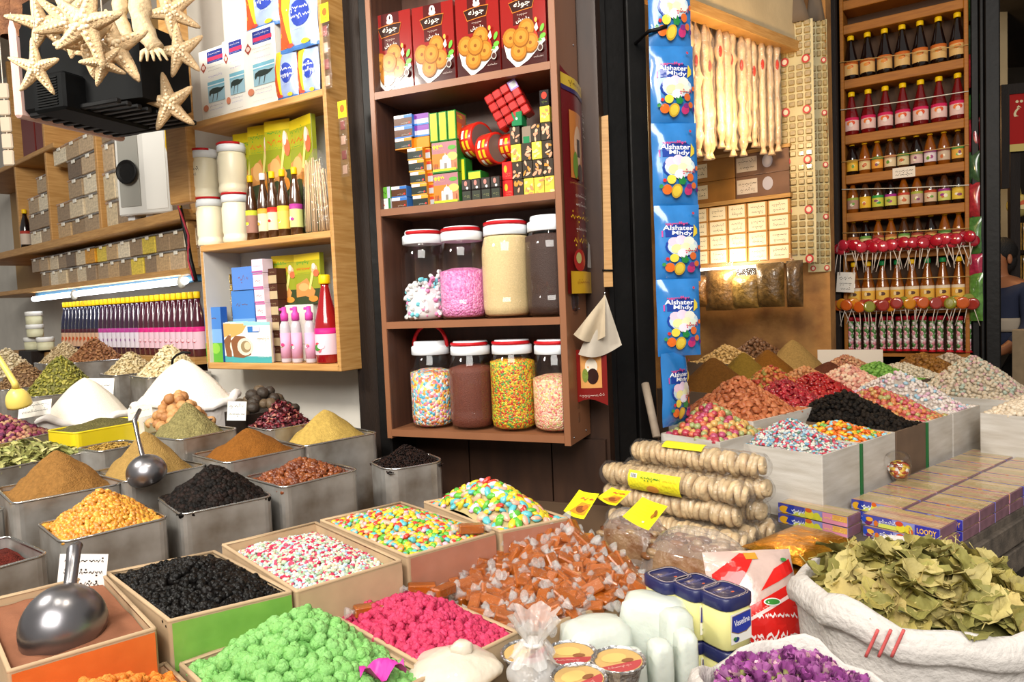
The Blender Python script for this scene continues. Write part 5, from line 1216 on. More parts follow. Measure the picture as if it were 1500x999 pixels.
# strip of packs hanging beside the rack
for i, (y0, y1, c, ex) in enumerate(((-10, 30, '3a6a3a', 'top green'), (36, 82, '3e5a4a', 'second, grey green'), (78, 128, 'b03038', 'third, red'), (138, 176, '3a7a3a', 'fourth, green'), (174, 222, 'a02a38', 'fifth, dark red'), (222, 268, '3a5a3a', 'sixth, dark green'), (268, 318, 'a83038', 'seventh, red'), (318, 372, '4a7a3a', 'eighth, green'), (372, 408, 'a82a48', 'ninth, red'), (400, 470, '5a8a3a', 'lowest, long green'))):
    d = 4.16; pb = P(1422 + i * .9, y1, d); ph = z_at(pb.x, pb.y, y0) - pb.z
    pouch('sweet_pack', 'shiny pack in the strip right of the bottle rack, %s one' % ex, 'pack', pb, RK.rz - .5, .075, ph, .02, mat('strip_film_' + c, c, .22, coat=.6, var=.35, vscale=45), None, 'packs hanging right of the rack')

# ================================================================ FAR WALL SHELVES
iz = lambda px, py, v=0: IB.uz(px, py, v)
M_obox = mat('box_side', 'c08a48', .6)
sw = thing('plank_shelf', 'small warm lit wall shelf holding labelled drawers and boxes', 'shelf', IB.pt(0, iz(1090, 384)[1], 0), IB.rz); zb_ = iz(1090, 384)[1]
zrows = [iz(1090, y)[1] for y in (384, 362.5, 341, 318.5, 298)]
ztopb = iz(1090, 226)[1]; zmid = iz(1090, 291)[1]
u0, u1 = iz(1012, 340)[0] - .06, iz(1160, 340)[0]
part('shelf_board', MB().box(u0, u1, -.01, .2, -.02, 0, M_wood), sw); part('shelf_board', MB().box(u0, u1, -.015, .2, zmid - zb_ - .022, zmid - zb_, M_wood), sw); part('shelf_board', MB().box(u0, u1, -.01, .2, ztopb - zb_, ztopb - zb_ + .018, M_wood), sw)
part('back_panel', MB().box(u0, u1, .2, .21, -.02, ztopb - zb_ + .02, M_wood), sw)
cx = [iz(x, 340)[0] for x in (1011, 1038, 1066, 1094.5, 1125, 1158)]
bm = {}
for r in range(4):
    z0_, z1_ = zrows[r] , zrows[r + 1]
    for c in range(5):
        wd_, h_ = cx[c + 1] - cx[c], (zrows[4] - zrows[0]) / 4
        t = thing('labelled_box', 'small white labelled box, %s in the %s row on the far wall' % (ordn(c, 5), UP[r] if r < 3 else 'top'), 'box', IB.pt(cx[c], zrows[0] + r * h_ + .0005, .0), IB.rz, 'labelled boxes on the far wall')
        part('carton', MB().box(.002, wd_ - .002, 0, .15, 0, h_ - .001, M_obox, None, .002), t)
        p = Print(step=.0005); p.rect(.010, wd_ - .012, h_ * .08, h_ * .94, 'f2e2c0'); p.scrib(wd_ / 2, h_ * .66, wd_ * .6, h_ * .2, '5a4630', r * 9 + c, .0025); p.scrib(wd_ / 2, h_ * .32, wd_ * .5, h_ * .2, '5a4630', r * 9 + c + 50, .0025); part('label', p.b, t)
for r in range(2):
    hh = (ztopb - zmid) / 2
    for c in range(2):
        a, e = ((cx[0] - .05, cx[2] + (cx[3] - cx[2]) * .45) if c == 0 else (cx[2] + (cx[3] - cx[2]) * .45, cx[5]))
        t = thing('wide_drawer', 'wide brown drawer with handwritten label, %s %s of four on the far wall' % (('lower', 'upper')[r], ('left', 'right')[c]), 'drawer', IB.pt(a, zmid + r * hh + .0005, 0), IB.rz, 'wide drawers on the far wall')
        part('drawer_box', MB().box(.002, e - a - .002, 0, .15, 0, hh - .001, mat('amber_drawer', 'a87434', .35, coat=.3, var=.15, vscale=8) if c == 0 else mat('plum_drawer', '7a5a48', .35, coat=.3, var=.15, vscale=8), None, .003), t)
        p = Print(step=.0005); x0 = .05 if c == 0 else .01; p.rect(x0, x0 + .12, hh * .2, hh * .85, 'f0e2c4' if c == 0 else 'd8c8b8'); p.scrib(x0 + .06, hh * .65, .1, hh * .2, '4a3a2a', r + c * 3, .003); p.scrib(x0 + .06, hh * .38, .08, hh * .18, '4a3a2a', r + c * 3 + 9, .003)
        if c: p.ell(.19, hh * .55, .03, hh * .3, 'b8b0b8')
        part('label', p.b, t)
# glowing strip light under the shelf and bags of spice hanging there
a = iz(1022, 393, .02); c = iz(1112, 391, .02)
tl = thing('strip_light', 'glowing white strip light under the labelled boxes', 'light', IB.pt(a[0], a[1], .03), IB.rz); part('tube', MB().tube([(-.05, 0, 0), (c[0] - a[0], 0, 0)], .018, mat('warm_lit_tube', 'fff6e6', .3, emit=7), 10), tl); part('fitting', MB().box(-.06, c[0] - a[0] + .02, .02, .05, -.01, .02, M_white), tl)
for i, (x0, x1, y0, y1, c, ex) in enumerate(((1018, 1040, 408, 450, '9a6a34', 'leftmost'), (1039, 1077, 400, 455, '8a6434', 'second'), (1077, 1112, 408, 452, '94743a', 'third'), (1113, 1147, 390, 450, '6a5028', 'fourth'), (1156, 1176, 386, 450, '5e4424', 'rightmost'))):
    ua, zlo = iz((x0), y1, -.06); ub, _ = iz(x1, y1, -.06); zhi = iz(x0, y0 - 4, -.06)[1]
    t = pouch('spice_bag', 'clear bag of brown dried herbs hanging under the labelled boxes, ' + ex, 'bag', IB.pt((ua + ub) / 2, zlo, -.07), IB.rz, (ub - ua) * 1.2, zhi - zlo, .055, mat('herb_bag_' + c, c, .3, coat=.7, var=.45, vscale=40, bump=.6, bscale=70), None, 'herb bags under the shelf')
    part('bag_top', MB().grid(5, 4, lambda a_, b_: ((a_ - .5) * (ub - ua), -.004 * math.sin(a_ * 9), zhi - zlo - .01 + b_ * .05), M_film), t)
# long packets hanging from the rail
M_pkt = clear('packet_film', rough=.1, haze=.12, bump=.6, bscale=60); M_fil = mat('pale_packet_filling', 'd2b08a', .5, coat=.3, var=.3, vscale=24, bump=.4, bscale=60, rnd=.12)
q = random.Random(21)
for i in range(25):
    s = i / 24; px = 1012 + 128 * s; d = 3.45 + .45 * s + (i % 2) * .06
    y0 = 20 + 30 * s + q.uniform(-4, 8) + (i % 2) * 8; y1 = 222 - 6 * s + q.uniform(-14, 10); xx = px + q.uniform(-3, 3)
    pt_ = P(xx, y1, d); ph = z_at(pt_.x, pt_.y, y0) - pt_.z; r = q.uniform(.017, .027)
    t = thing('hanging_packet', 'long clear packet of pale sweets on the rail, %s' % ordl(i, 25), 'packet', pt_, q.uniform(-.3, .3), 'long packets on the rail')
    b = MB(); pr = [(.004, .0)]; nseg = 16
    for k in range(nseg): pr.append((r * q.uniform(.62, 1.25), .05 + (ph - .12) * k / (nseg - 1)))
    pr.append((.006, ph - .03)); pr.append((.006, ph))
    def fp(a_, s_):
        k_ = s_ * (len(pr) - 1); j_ = min(len(pr) - 2, int(k_)); f_ = k_ - j_; rr = pr[j_][0] * (1 - f_) + pr[j_ + 1][0] * f_; zz_ = pr[j_][1] * (1 - f_) + pr[j_ + 1][1] * f_; g_ = 2 * PI * a_
        w_ = 1 + .38 * noise.noise(Vector((math.cos(g_) * 2.2, math.sin(g_) * 2.2, zz_ * 16 + i * 7))); return (rr * w_ * math.cos(g_), rr * w_ * .75 * math.sin(g_), zz_)
    b.grid(13, 46, fp, M_fil); part('packet_body', b, t)
    part('packet_film', MB().lathe([(.006, .02), (r * 1.25, .07), (r * 1.3, ph * .5), (r * 1.2, ph - .08), (.006, ph - .02)], M_film, 8), t)
    part('tail', MB().lathe([(.022, -.012), (.012, .015), (.005, .05)], M_fil, 7), t)
    if i % 2 == 0: part('red_tie', MB().lathe([(.0065, .05), (.0075, .055), (.0065, .06)], flat('c8302a'), 8), t)
    zz = ph * q.uniform(.62, .75); 
    if i % 3 != 1: part('red_mark', MB().ell((0, -r * .95, zz), (.009, .005, .028), flat('c83a2a'), 8, 6), t)
    part('loop', MB().tube([(0, 0, ph - .01), (0, -.002, ph + .05)], .002, M_rope, 5), t)
# sheets of wrapped sweets on cards hanging by the post
M_cardy = mat('cream_sheet', 'c4b484', .5, var=.06, vscale=12)
for i, (x0, x1, y0, y1, d, ex) in enumerate(((1152, 1190, 32, 385, 4.02, 'left'), (1188, 1213, 30, 398, 4.12, 'right'))):
    k = d / FPX; pb = P((x0 + x1) / 2, y1, d); ph = z_at(pb.x, pb.y, y0) - pb.z; w_ = (x1 - x0) * k * 1.25
    t = thing('sweet_sheet', 'long hanging cream sheet of small wrapped sweets with red emblems, %s of two' % ex, 'sweet sheet', pb, -.5 if i == 0 else -.2)
    part('sheet', MB().grid(5, 24, lambda a_, c_: ((a_ - .5) * w_, -.008 * math.sin(a_ * PI) - .006 * math.sin(c_ * 19), c_ * ph), M_cardy), t)
    pk = None; p = Print(step=.0006, wrap=lambda x, y, z: (x, y - .012 - .006 * math.sin(z / ph * 19), z), ml=.2); nrow = 34
    for r_ in range(nrow):
        z = ph * (r_ + .5) / nrow; blk = r_ % 7
        if blk == 0:
            if pk: part('blister_block', pk, t)
            pk = MB()
            for c_ in range(2): p.ell((c_ - .5) * w_ * .6, z, w_ * .12, w_ * .13, 'b83a38'); p.ell((c_ - .5) * w_ * .6, z, w_ * .07, w_ * .08, 'e0c8b0')
            continue
        for c_ in range(4):
            x = (c_ - 1.5) * w_ * .23; y = -.012 - .006 * math.sin(z / ph * 19); e = w_ * .085
            pk.box(x - e, x + e, y - .006, y + .004, z - ph / nrow * .36, z + ph / nrow * .36, mat('pale_gold_sweet', 'a08650', .3, coat=.6, var=.2, vscale=60), None, .003)
    part('blister_block', pk, t); part('emblem_print', p.b, t)
    part('bag_neck', MB().lathe([(w_ * .45, ph - .01), (w_ * .35, ph + .06), (.02, ph + .2), (.01, ph + .5)], mat('grey_cloth', '6a5a4a', .8), 10, sy=.35), t)
# thin pale lath left of the rack's post
a = P(1219, 445, 4.3); c = P(1222, 518, 4.3); tag(obj('bamboo_stick', MB().tube([(0, 0, 0), tuple(a - c)], .012, mat('bamboo', 'b0a070', .7, var=.2, vscale=30), 7), None, c), 'short pale bamboo stick standing by the post left of the bottle rack', 'stick')

# ================================================================ BEYOND THE RIGHT POST
a = P(1466, 330, 6.0); b = MB().box(-.05, .06, 0, .1, -a.z, 2.2 - 0, mat('white_paint_post', 'b8a888', .6, var=.1, vscale=4)); o = struct('trim_7', b, 'pale post in the far shop'); o.location = (a.x, a.y, a.z)
o.scale = (1, 1, 1)
c = P(1450, 190, 5.6); e = P(1520, 190, 5.6)
# red sign
sg = thing('red_sign', 'red shop sign with cream lettering at the right edge', 'sign', P(1478, 212, 5.0), -.25); k = 5.0 / FPX
part('board', MB().box(0, .6, 0, .02, 0, 72 * k, flat('b01a16', .4)), sg)
p = Print(); p.text(AR['teh'], 13 * k, 50 * k, 26 * k, 'ecdcae', 14 * k); p.rect(0, .6, -.05, .0, 'd8c070'); part('lettering', p.b, sg)
part('frame', MB().box(-.04, .64, -.01, .03, 72 * k, 72 * k + .07, M_dkwood).box(-.05, 0, -.012, .03, -.3, 72 * k + .07, M_dkwood), sg)
part('post', MB().box(.02, .08, .03, .08, -(sg.location.z), 0, M_dkwood), sg)
# dangling wire with pegs
a = P(1452, 218, 5.2); c = P(1505, 222, 5.2); t = thing('wire_line', 'thin dark wire line with little hooks below the red sign', 'wire', a); b = MB(); v = c - a; b.tube([v * s + Vector((0, 0, -.01 * math.sin(s * PI))) for s in (0, .25, .5, .75, 1)], .006, M_blk, 5)
part('wire', b, t); b = MB()
for s in range(8): b.tube([v * (s / 8), v * (s / 8) + Vector((0, 0, .035))], .004, M_blk, 5)
part('hooks', b, t)
# counter with jars and packets beyond
ct = thing('far_counter', 'dim wooden counter in the far shop behind the right post', 'counter', (3.45, 5.6, 0)); part('counter_body', MB().box(-.4, 1.5, 0, .6, 0, 1.0, M_dkwood, None, .01), ct); part('counter_top', MB().box(-.42, 1.52, -.02, .62, 1.0, 1.03, M_dkwood, None, .005), ct)
sh2 = thing('far_shelf', 'dim wall shelf with yellow packets in the far shop', 'shelf', (3.7, 6.25, 0)); 
part('shelf_board', MB().box(0, 1.2, 0, .35, 1.44, 1.47, M_dkwood), sh2); part('shelf_board', MB().box(0, 1.2, 0, .35, 1.72, 1.75, M_dkwood), sh2); part('upright', MB().box(0, .03, 0, .35, 0, 2.1, M_dkwood), sh2); part('upright', MB().box(1.17, 1.2, 0, .35, 0, 2.1, M_dkwood), sh2)
for r_, z in enumerate((1.4705, 1.7505)):
    for k in range(5):
        pouch('snack_packet', 'yellow snack packet, %s on the %s of the far shelf' % (ordl(k, 5), ('lower board', 'upper board')[r_]), 'packet', (3.82 + .2 * k, 6.33, z), 0, .19, .24, .035, mat('amber_packet', 'c89a48', .3, coat=.5, var=.4, vscale=30), None, 'yellow snack packets')
a = P(1492, 318, 5.3); t = thing('round_jar', 'round clear glass ball jar with a red and white emblem hanging under the red sign', 'jar', a); r = 17 * 5.3 / FPX
part('glass_ball', MB().ell((0, 0, r), (r, r * .6, r), mat('yellow_jar', 'b8a860', .15, coat=.8), 18, 12), t); p = Print(wrap=lambda x, y, z: (x, -r * .62 + y, z)); p.ell(0, r * 1.1, r * .3, r * .28, 'd86a48'); p.ell(0, r * .8, r * .4, r * .2, 'e8d8a0'); part('emblem', p.b, t); part('neck', MB().lathe([(r * .25, r * 1.9), (r * .12, r * 2.6), (.004, r * 3.4)], mat('yellow_jar', ''), 10), t)
for i, (px, py, c_) in enumerate(((1478, 498, '7a7a2a'), (1497, 500, '8a7a2a'))):
    a = P(px, py, 5.35); t = thing('leaf_jar', 'low glass jar of green leaves on the far counter, ' + ('left', 'right')[i], 'jar', (a.x, a.y + .35, 1.0305), 0); r = .085
    part('glass', MB().lathe([(r * .8, .001), (r, .03), (r, .13), (r * .85, .16)], M_clear, 20), t); part('leaves', MB().lathe([(r * .75, .006), (r * .94, .03), (r * .94, .12), (.001, .17)], mat('green_leaves_' + c_, c_, .7, var=.5, vscale=40, bump=.8, bscale=60), 20), t)
# ---------------------------------------------------------------- the man behind the right post, seen from behind
pp = thing('person', 'person in a dark blue jumper with pale collar, half hidden behind the right post', 'person', (0, 0, 0))
dP = 5.0; hd = P(1458, 378, dP); zf = hd.z
M_skin = mat('skin', 'b0714a', .5, sss=.1); M_hair = mat('black_hair', '15100d', .6, bump=.6, bscale=160); M_jump = mat('dark_blue_jumper', '2a3048', .85, bump=.3, bscale=220); M_trs = mat('dark_trousers', '22201e', .85)
def skin_fig(name, pts, edges, root, m, parent, sub=2):
    me = bpy.data.meshes.new(name); me.from_pydata([p_[0] for p_ in pts], edges, []); o = bpy.data.objects.new(name, me); COL.objects.link(o)
    md = o.modifiers.new('skin', 'SKIN'); 
    for i, p_ in enumerate(pts):
        r_ = p_[1]; me.skin_vertices[0].data[i].radius = r_ if isinstance(r_, tuple) else (r_, r_); me.skin_vertices[0].data[i].use_root = (i == root)
    o.modifiers.new('sub', 'SUBSURF').levels = sub; o.modifiers['sub'].render_levels = sub
    dg = bpy.context.evaluated_depsgraph_get(); dg.update(); m2 = bpy.data.meshes.new_from_object(o.evaluated_get(dg)); bpy.data.objects.remove(o)
    m2.materials.clear(); m2.materials.append(m)
    for p_ in m2.polygons: p_.use_smooth = True
    return m2
hx, hy = 0, 0; hz = hd.z            # head centre; stands about 1.75 tall
top = hz + .12; s = top / 1.75
V = lambda x, y, z: (hx + x, hy + y, z * s)
nb = [(V(0, .02, .98), (.15, .11)), (V(0, .02, 1.12), (.145, .10)), (V(0, .02, 1.32), (.17, .115)), (V(0, .03, 1.43), (.13, .09)), (V(0, .01, 1.50), .058), (V(0, -.01, 1.56), .06), (V(0, -.02, 1.63), (.078, .095)), (V(0, -.01, 1.69), (.07, .085)),
      (V(-.19, .03, 1.41), .062), (V(-.24, -.02, 1.16), .048), (V(-.17, -.2, 1.02), .036), (V(-.14, -.27, 1.0), .03), (V(.19, .03, 1.41), .062), (V(.25, -.02, 1.16), .048), (V(.2, -.2, 1.02), .036), (V(.17, -.27, 1.0), .03),
      (V(-.09, .02, .92), .10), (V(-.10, .0, .5), .065), (V(-.10, .04, .09), .045), (V(-.11, -.1, .045), .04), (V(.09, .02, .92), .10), (V(.10, .0, .5), .065), (V(.10, .04, .09), .045), (V(.11, -.1, .045), .04)]
ed = [(0, 1), (1, 2), (2, 3), (3, 4), (4, 5), (5, 6), (6, 7), (3, 8), (8, 9), (9, 10), (10, 11), (3, 12), (12, 13), (13, 14), (14, 15), (0, 16), (16, 17), (17, 18), (18, 19), (0, 20), (20, 21), (21, 22), (22, 23)]
part('body', skin_fig('body', nb, ed, 0, M_skin, pp), pp)
tn_ = [(V(0, .02, .95), (.165, .125)), (V(0, .02, 1.12), (.16, .115)), (V(0, .02, 1.32), (.185, .13)), (V(0, .03, 1.43), (.145, .105)), (V(-.19, .03, 1.41), .075), (V(-.24, -.02, 1.16), .06), (V(-.18, -.18, 1.035), .046), (V(.19, .03, 1.41), .075), (V(.25, -.02, 1.16), .06), (V(.21, -.18, 1.035), .046)]
part('jumper', skin_fig('jumper', tn_, [(0, 1), (1, 2), (2, 3), (3, 4), (4, 5), (5, 6), (3, 7), (7, 8), (8, 9)], 0, M_jump, pp), pp)
tr_ = [(V(0, .02, .95), (.155, .12)), (V(-.09, .02, .9), .11), (V(-.10, .0, .5), .08), (V(-.10, .04, .08), .062), (V(.09, .02, .9), .11), (V(.10, .0, .5), .08), (V(.10, .04, .08), .062)]
part('trousers', skin_fig('trousers', tr_, [(0, 1), (1, 2), (2, 3), (0, 4), (4, 5), (5, 6)], 0, M_trs, pp), pp)
b = MB().ell((hx, hy + .028, hz + .045), (.092, .108, .10), M_hair, 16, 10, jit=.03, seed=3); b.ell((hx, hy + .062, hz - .02), (.08, .068, .095), M_hair, 14, 8, jit=.03, seed=4); part('hair', b, pp)
b = MB().ell((hx - .015, hy - .115, hz - .02), (.014, .022, .02), M_skin, 8, 6); part('nose', b, pp)
for sx in (-1, 1): part('ear', MB().ell((hx + sx * .083, hy + .0, hz - .012), (.012, .022, .034), M_skin, 8, 6), pp)
for sx in (-1, 1): part('eye', MB().ell((hx - .015 + sx * .033, hy - .098, hz + .01), (.013, .008, .008), flat('2a1c16', .2), 8, 6), pp)
part('mouth', MB().ell((hx - .01, hy - .10, hz - .065), (.025, .008, .007), flat('8a4a3e', .4), 8, 6), pp)
part('collar', MB().lathe([(.085, 1.425 * s), (.082, 1.47 * s), (.072, 1.475 * s), (.07, 1.44 * s)], mat('tan_collar', '8a7450', .8), 18, Matrix.Translation((hx, hy + .02, 0)), sy=.95), pp, 'pale tan collar')
b = MB()
for sx in (-1, 1):
    cx_, cy_, cz_ = V(sx * .155, -.30, 1.0) if sx < 0 else V(.185, -.30, 1.0)
    for k in range(4): b.tube([(cx_ - .03 + k * .02, cy_, cz_), (cx_ - .032 + k * .021, cy_ - .045 - (.012 if k in (1, 2) else 0), cz_ - .012), (cx_ - .03 + k * .02, cy_ - .07 - (.015 if k in (1, 2) else 0), cz_ - .035)], [.009, .008, .007], M_skin, 6)
    b.tube([(cx_ - sx * .035, cy_ + .02, cz_), (cx_ - sx * .055, cy_ - .02, cz_ - .01), (cx_ - sx * .05, cy_ - .045, cz_ - .02)], [.011, .009, .008], M_skin, 6)
part('fingers', b, pp)
b = MB().lathe([(.182, 1.13 * s), (.186, 1.15 * s), (.187, 1.20 * s), (.184, 1.22 * s)], flat('b8a894', .8), 24, Matrix.Translation((0, .02, 0)), sy=.72); part('chest_stripe', b, pp, 'pale band across the jumper')
pp.location = (hd.x + .02, hd.y, 0); pp.rotation_euler = (0, 0, -1.25); hx, hy = hd.x, hd.y
cb_ = thing('cardboard_box', 'brown cardboard box in front of the person behind the right post', 'box', (hx - .02, hy - .62, 0), .2); part('carton', MB().box(-.2, .16, -.15, .15, .72, 1.17 * s, M_card, None, .004), cb_); part('flap', MB().box(-.2, .16, -.19, -.15, 1.15 * s, 1.16 * s, M_card), cb_)
st_ = thing('stand', 'low dark stand under the brown cardboard box in the far shop', 'stand', (hx - .02, hy - .62, 0), .2); part('stand_body', MB().box(-.22, .18, -.17, .17, 0, .719, M_dkwood, None, .005), st_)
# ================================================================ TRAYS, TINS AND THEIR HEAPS
TB = .8405
class Tray:
    """a rectangle at rim height: origin, unit a (near edge), unit b (away), lengths"""
    def __init__(s, p0, p1, b, z):
        s.o = Vector(p0); d = Vector(p1) - s.o; d.z = 0; s.L = d.length; s.a = d.normalized(); s.b = Vector((-s.a.y, s.a.x, 0)); s.B = b; s.z = z
        if isinstance(b, Vector): s.b = Vector((b.x, b.y, 0)).normalized(); s.B = math.hypot(b.x, b.y)
        s.sx = s.b.dot(s.a); s.sy = s.b.dot(Vector((-s.a.y, s.a.x, 0))); s.rz = math.atan2(s.a.y, s.a.x)
    def w(s, u, v, z=0): p = s.o + s.a * (u * s.L) + s.b * (v * s.B); return Vector((p.x, p.y, z))
def tr_px(p0, p1, b, z=ZR): return Tray(PZ(*p0, z), PZ(*p1, z), PZ(*b, z) - PZ(*(p0 if b[0] < p0[0] - 0 and abs(b[0] - p0[0]) < abs(b[0] - p1[0]) else p1), z) if isinstance(b, tuple) else b, z)
def tr_c(px, py, d, L, b, right=False):
    """centred on a picture point at depth d, lying along the table's own directions"""
    c = P(px, py, d); a = AR_ if right else AX; bb = Vector((-a.y, a.x, 0)); p0 = c - a * (L / 2) - bb * (b / 2); t = Tray(p0, p0 + a * L, b, c.z); return t
def rpoly(L, B, r, n=4, inset=0):
    o = []
    for cx, cy, a0 in ((L - r, B - r, 0), (r, B - r, PI / 2), (r, r, PI), (L - r, r, PI * 1.5)):
        for i in range(n + 1):
            a = a0 + PI / 2 * i / n; o.append((cx + (r - inset) * math.cos(a), cy + (r - inset) * math.sin(a)))
    return o
def tin(T, label, m=None, r=.022, base=TB, t=.003, name='tin', cat='tin', group=None, rim=True, tape=None, floor_z=None, wall_label=None, rimm=None):
    m = m or M_tin; h = T.z - base
    th = thing(name, label, cat, (T.o.x, T.o.y, base + .0006), T.rz, group)
    g = .002; L, B = T.L - 2 * g, T.B - 2 * g
    po = [(x + g, y + g) for x, y in rpoly(L, B, r)]; pi = [(x + g, y + g) for x, y in rpoly(L, B, r, inset=t)]
    po = [(x + y * T.sx, y * T.sy) for x, y in po]; pi = [(x + y * T.sx, y * T.sy) for x, y in pi]
    n = len(po); fl = (floor_z - base) if floor_z else max(.01, h - .12)
    vs = [(x, y, 0) for x, y in po] + [(x, y, h) for x, y in po] + [(x, y, h) for x, y in pi] + [(x, y, fl) for x, y in pi]
    fs = [tuple(range(n))[::-1], tuple(range(3 * n, 4 * n))]
    for k in range(3): fs += [(k * n + i, k * n + (i + 1) % n, (k + 1) * n + (i + 1) % n, (k + 1) * n + i) for i in range(n)]
    part('body', MB().add(vs, fs, m), th, wall_label)
    if rim:
        mp = [((a[0] + b_[0]) / 2, (a[1] + b_[1]) / 2, h) for a, b_ in zip(po, pi)]; part('rim', MB().tube(mp + [mp[0]], .0035, rimm or M_rim, 5), th)
    return th
def hshape(u, v, pu, pv, pw):
    x = (u - pu) / ((1 - pu) if u > pu else pu); y = (v - pv) / ((1 - pv) if v > pv else pv)
    d = (abs(x) ** pw + abs(y) ** pw) ** (1 / pw); d = min(1, d)
    return 1 - d
class Heap:
    def __init__(s, T, apex_py=None, peak=None, pu=.5, pv=.5, pw=2.6, sink=.012, rough=.006, seed=1, sharp=1.0, inset=.009, flat=0):
        s.T = T; s.pu, s.pv, s.pw, s.sink, s.rough, s.seed, s.sharp, s.fl = pu, pv, pw, sink, rough, seed, sharp, flat
        c = T.w(pu, pv)
        if peak is None: peak = z_at(c.x, c.y, apex_py) - (T.z - sink)
        s.peak = peak; s.ix = inset / T.L; s.iy = inset / T.B
    def z(s, u, v):
        f = hshape(u, v, s.pu, s.pv, s.pw); k = f ** s.sharp if f > 0 else 0
        k = k - .10 * max(0, k - .75) / .25 * (1 if s.sharp <= 1.01 else 0)
        n = noise.noise(Vector((u * 7 + s.seed * 3.1, v * 7, s.seed))) * s.rough * (.3 + min(1, f * 5))
        return s.T.z - s.sink + s.peak * k + n
    def uv(s, u, v): return s.ix + u * (1 - 2 * s.ix), s.iy + v * (1 - 2 * s.iy)
    def pt(s, u, v, dz=0): u, v = s.uv(u, v); return s.T.w(u, v, s.z(u, v) + dz)
    def surface(s, mb, m, n=26, dz=0):
        o = s.T.o
        mb.grid(n, n, lambda a, c: tuple(s.pt(a, c, dz) - Vector((o.x, o.y, s.T.z))), m)
        return mb
def powder(T, label, m, cat='spice', name='spice_heap', n=34, **k):
    H = Heap(T, **k); mb = H.surface(MB(), m, n)
    o = obj(name, mb, None, (T.o.x, T.o.y, T.z)); return tag(o, label, cat, kind='stuff'), H
def pow_mat(nm, c, var=.16, vs=120, bump=.5, bs=260): return mat('powder_' + nm, c, .9, var=var, vscale=vs, bump=bump, bscale=bs, spec=.15)
# ---- little pieces
def P_ell(rx, ry, rz_, cols, n=8, k=5, jit=.1, mk=None, var=2, rough=.5, **mm):
    out = []
    for c in cols:
        m = mk(c) if mk else flat(c, rough)
        for q_ in range(var): out.append(MB().ell((0, 0, 0), (rx, ry, rz_), m, n, k, jit=jit, seed=q_ * 7 + len(out)))
    return out
def P_lump(r, cols, mk, var=3, n=8, k=6):
    """a knobbly sugar lump: a few merged rounds"""
    out = []
    for c in cols:
        for q_ in range(var):
            rn = random.Random(q_ * 13 + len(out)); b = MB(); b.ell((0, 0, 0), (r, r * .9, r * .85), mk(c), n, k, jit=.08, seed=q_)
            for j in range(5):
                v = Vector((rn.gauss(0, 1), rn.gauss(0, 1), rn.gauss(0, 1))).normalized() * r * .55; b.ell(v, r * rn.uniform(.45, .6), mk(c), 7, 5)
            out.append(b)
    return out
def scatter(H, n, protos, seed=1, lay=1.35, tilt=.6, sz=(.85, 1.15), push=0, edge=0):
    """spots on the heap: (matrix, prototype index)"""
    q = random.Random(seed); T = H.T; asp = T.L / T.B; nu = max(2, int(math.sqrt(n * asp))); nv = max(2, int(n / nu)); out = []
    for j in range(nv):
        for i in range(nu):
            u = (i + q.uniform(.05, .95)) / nu; v = (j + q.uniform(.05, .95)) / nv; u, v = min(1 - edge, max(edge, u)), min(1 - edge, max(edge, v))
            p = H.pt(u, v, q.uniform(-.2, .5) * push); e = .02
            p1, p2 = H.pt(min(1, u + e), v), H.pt(u, min(1, v + e)); p0 = H.pt(u, v)
            nn = (p1 - p0).cross(p2 - p0)
            nn = nn.normalized() if nn.length > 0 else Vector((0, 0, 1))
            if nn.z < 0: nn = -nn
            nn = (nn + Vector((q.uniform(-tilt, tilt), q.uniform(-tilt, tilt), q.uniform(-tilt, tilt) * .5))).normalized()
            M = Matrix.Translation(p) @ nn.to_track_quat('Z', 'Y').to_matrix().to_4x4() @ Matrix.Rotation(q.uniform(0, 2 * PI), 4, 'Z') @ Matrix.Scale(q.uniform(*sz), 4)
            out.append((M, q.randrange(len(protos))))
    return out
def merge(H, spots, protos, core, mb=None, dz=-.004, n=22):
    mb = mb or MB(); H.surface(mb, core, n, dz)
    off = Matrix.Translation((-H.T.o.x, -H.T.o.y, -H.T.z))
    for M, k in spots:
        p = protos[k]; o = len(mb.v); MM = off @ M
        mb.v += [tuple(MM @ Vector(v)) for v in p.v]; ids = [mb.mi(m) for m in p.mats]
        mb.f += [tuple(i + o for i in f) for f in p.f]; mb.m += [ids[i] for i in p.m]; mb.s += p.s
    return mb
def stuff_heap(H, n, protos, core, label, cat, name, **k):
    sp = scatter(H, n, protos, **k); mb = merge(H, sp, protos, core)
    return tag(obj(name, mb, None, (H.T.o.x, H.T.o.y, H.T.z)), label, cat, kind='stuff')
def pieces(H, n, protos, core, names, rest_label, cat, name, rest_name, maxn=300, child=None, **k):
    """the nearest pieces as things of their own; what lies under and behind them as one heap"""
    sp = scatter(H, n, protos, **k); sp.sort(key=lambda s: (s[0].translation - CAM).length)
    mes = [p.mesh(name) for p in protos]; cm = child[1].mesh(child[0]) if child else None
    for M, i in sp[:maxn]:
        o = bpy.data.objects.new(name, mes[i]); COL.objects.link(o); o.matrix_world = M
        lb, gr = names(i); tag(o, lb, cat, gr)
        if cm is not None:
            c = bpy.data.objects.new(child[0], cm); COL.objects.link(c); c.parent = o
    mb = merge(H, sp[maxn:], protos, core)
    return tag(obj(rest_name, mb, None, (H.T.o.x, H.T.o.y, H.T.z)), rest_label, cat, kind='stuff')

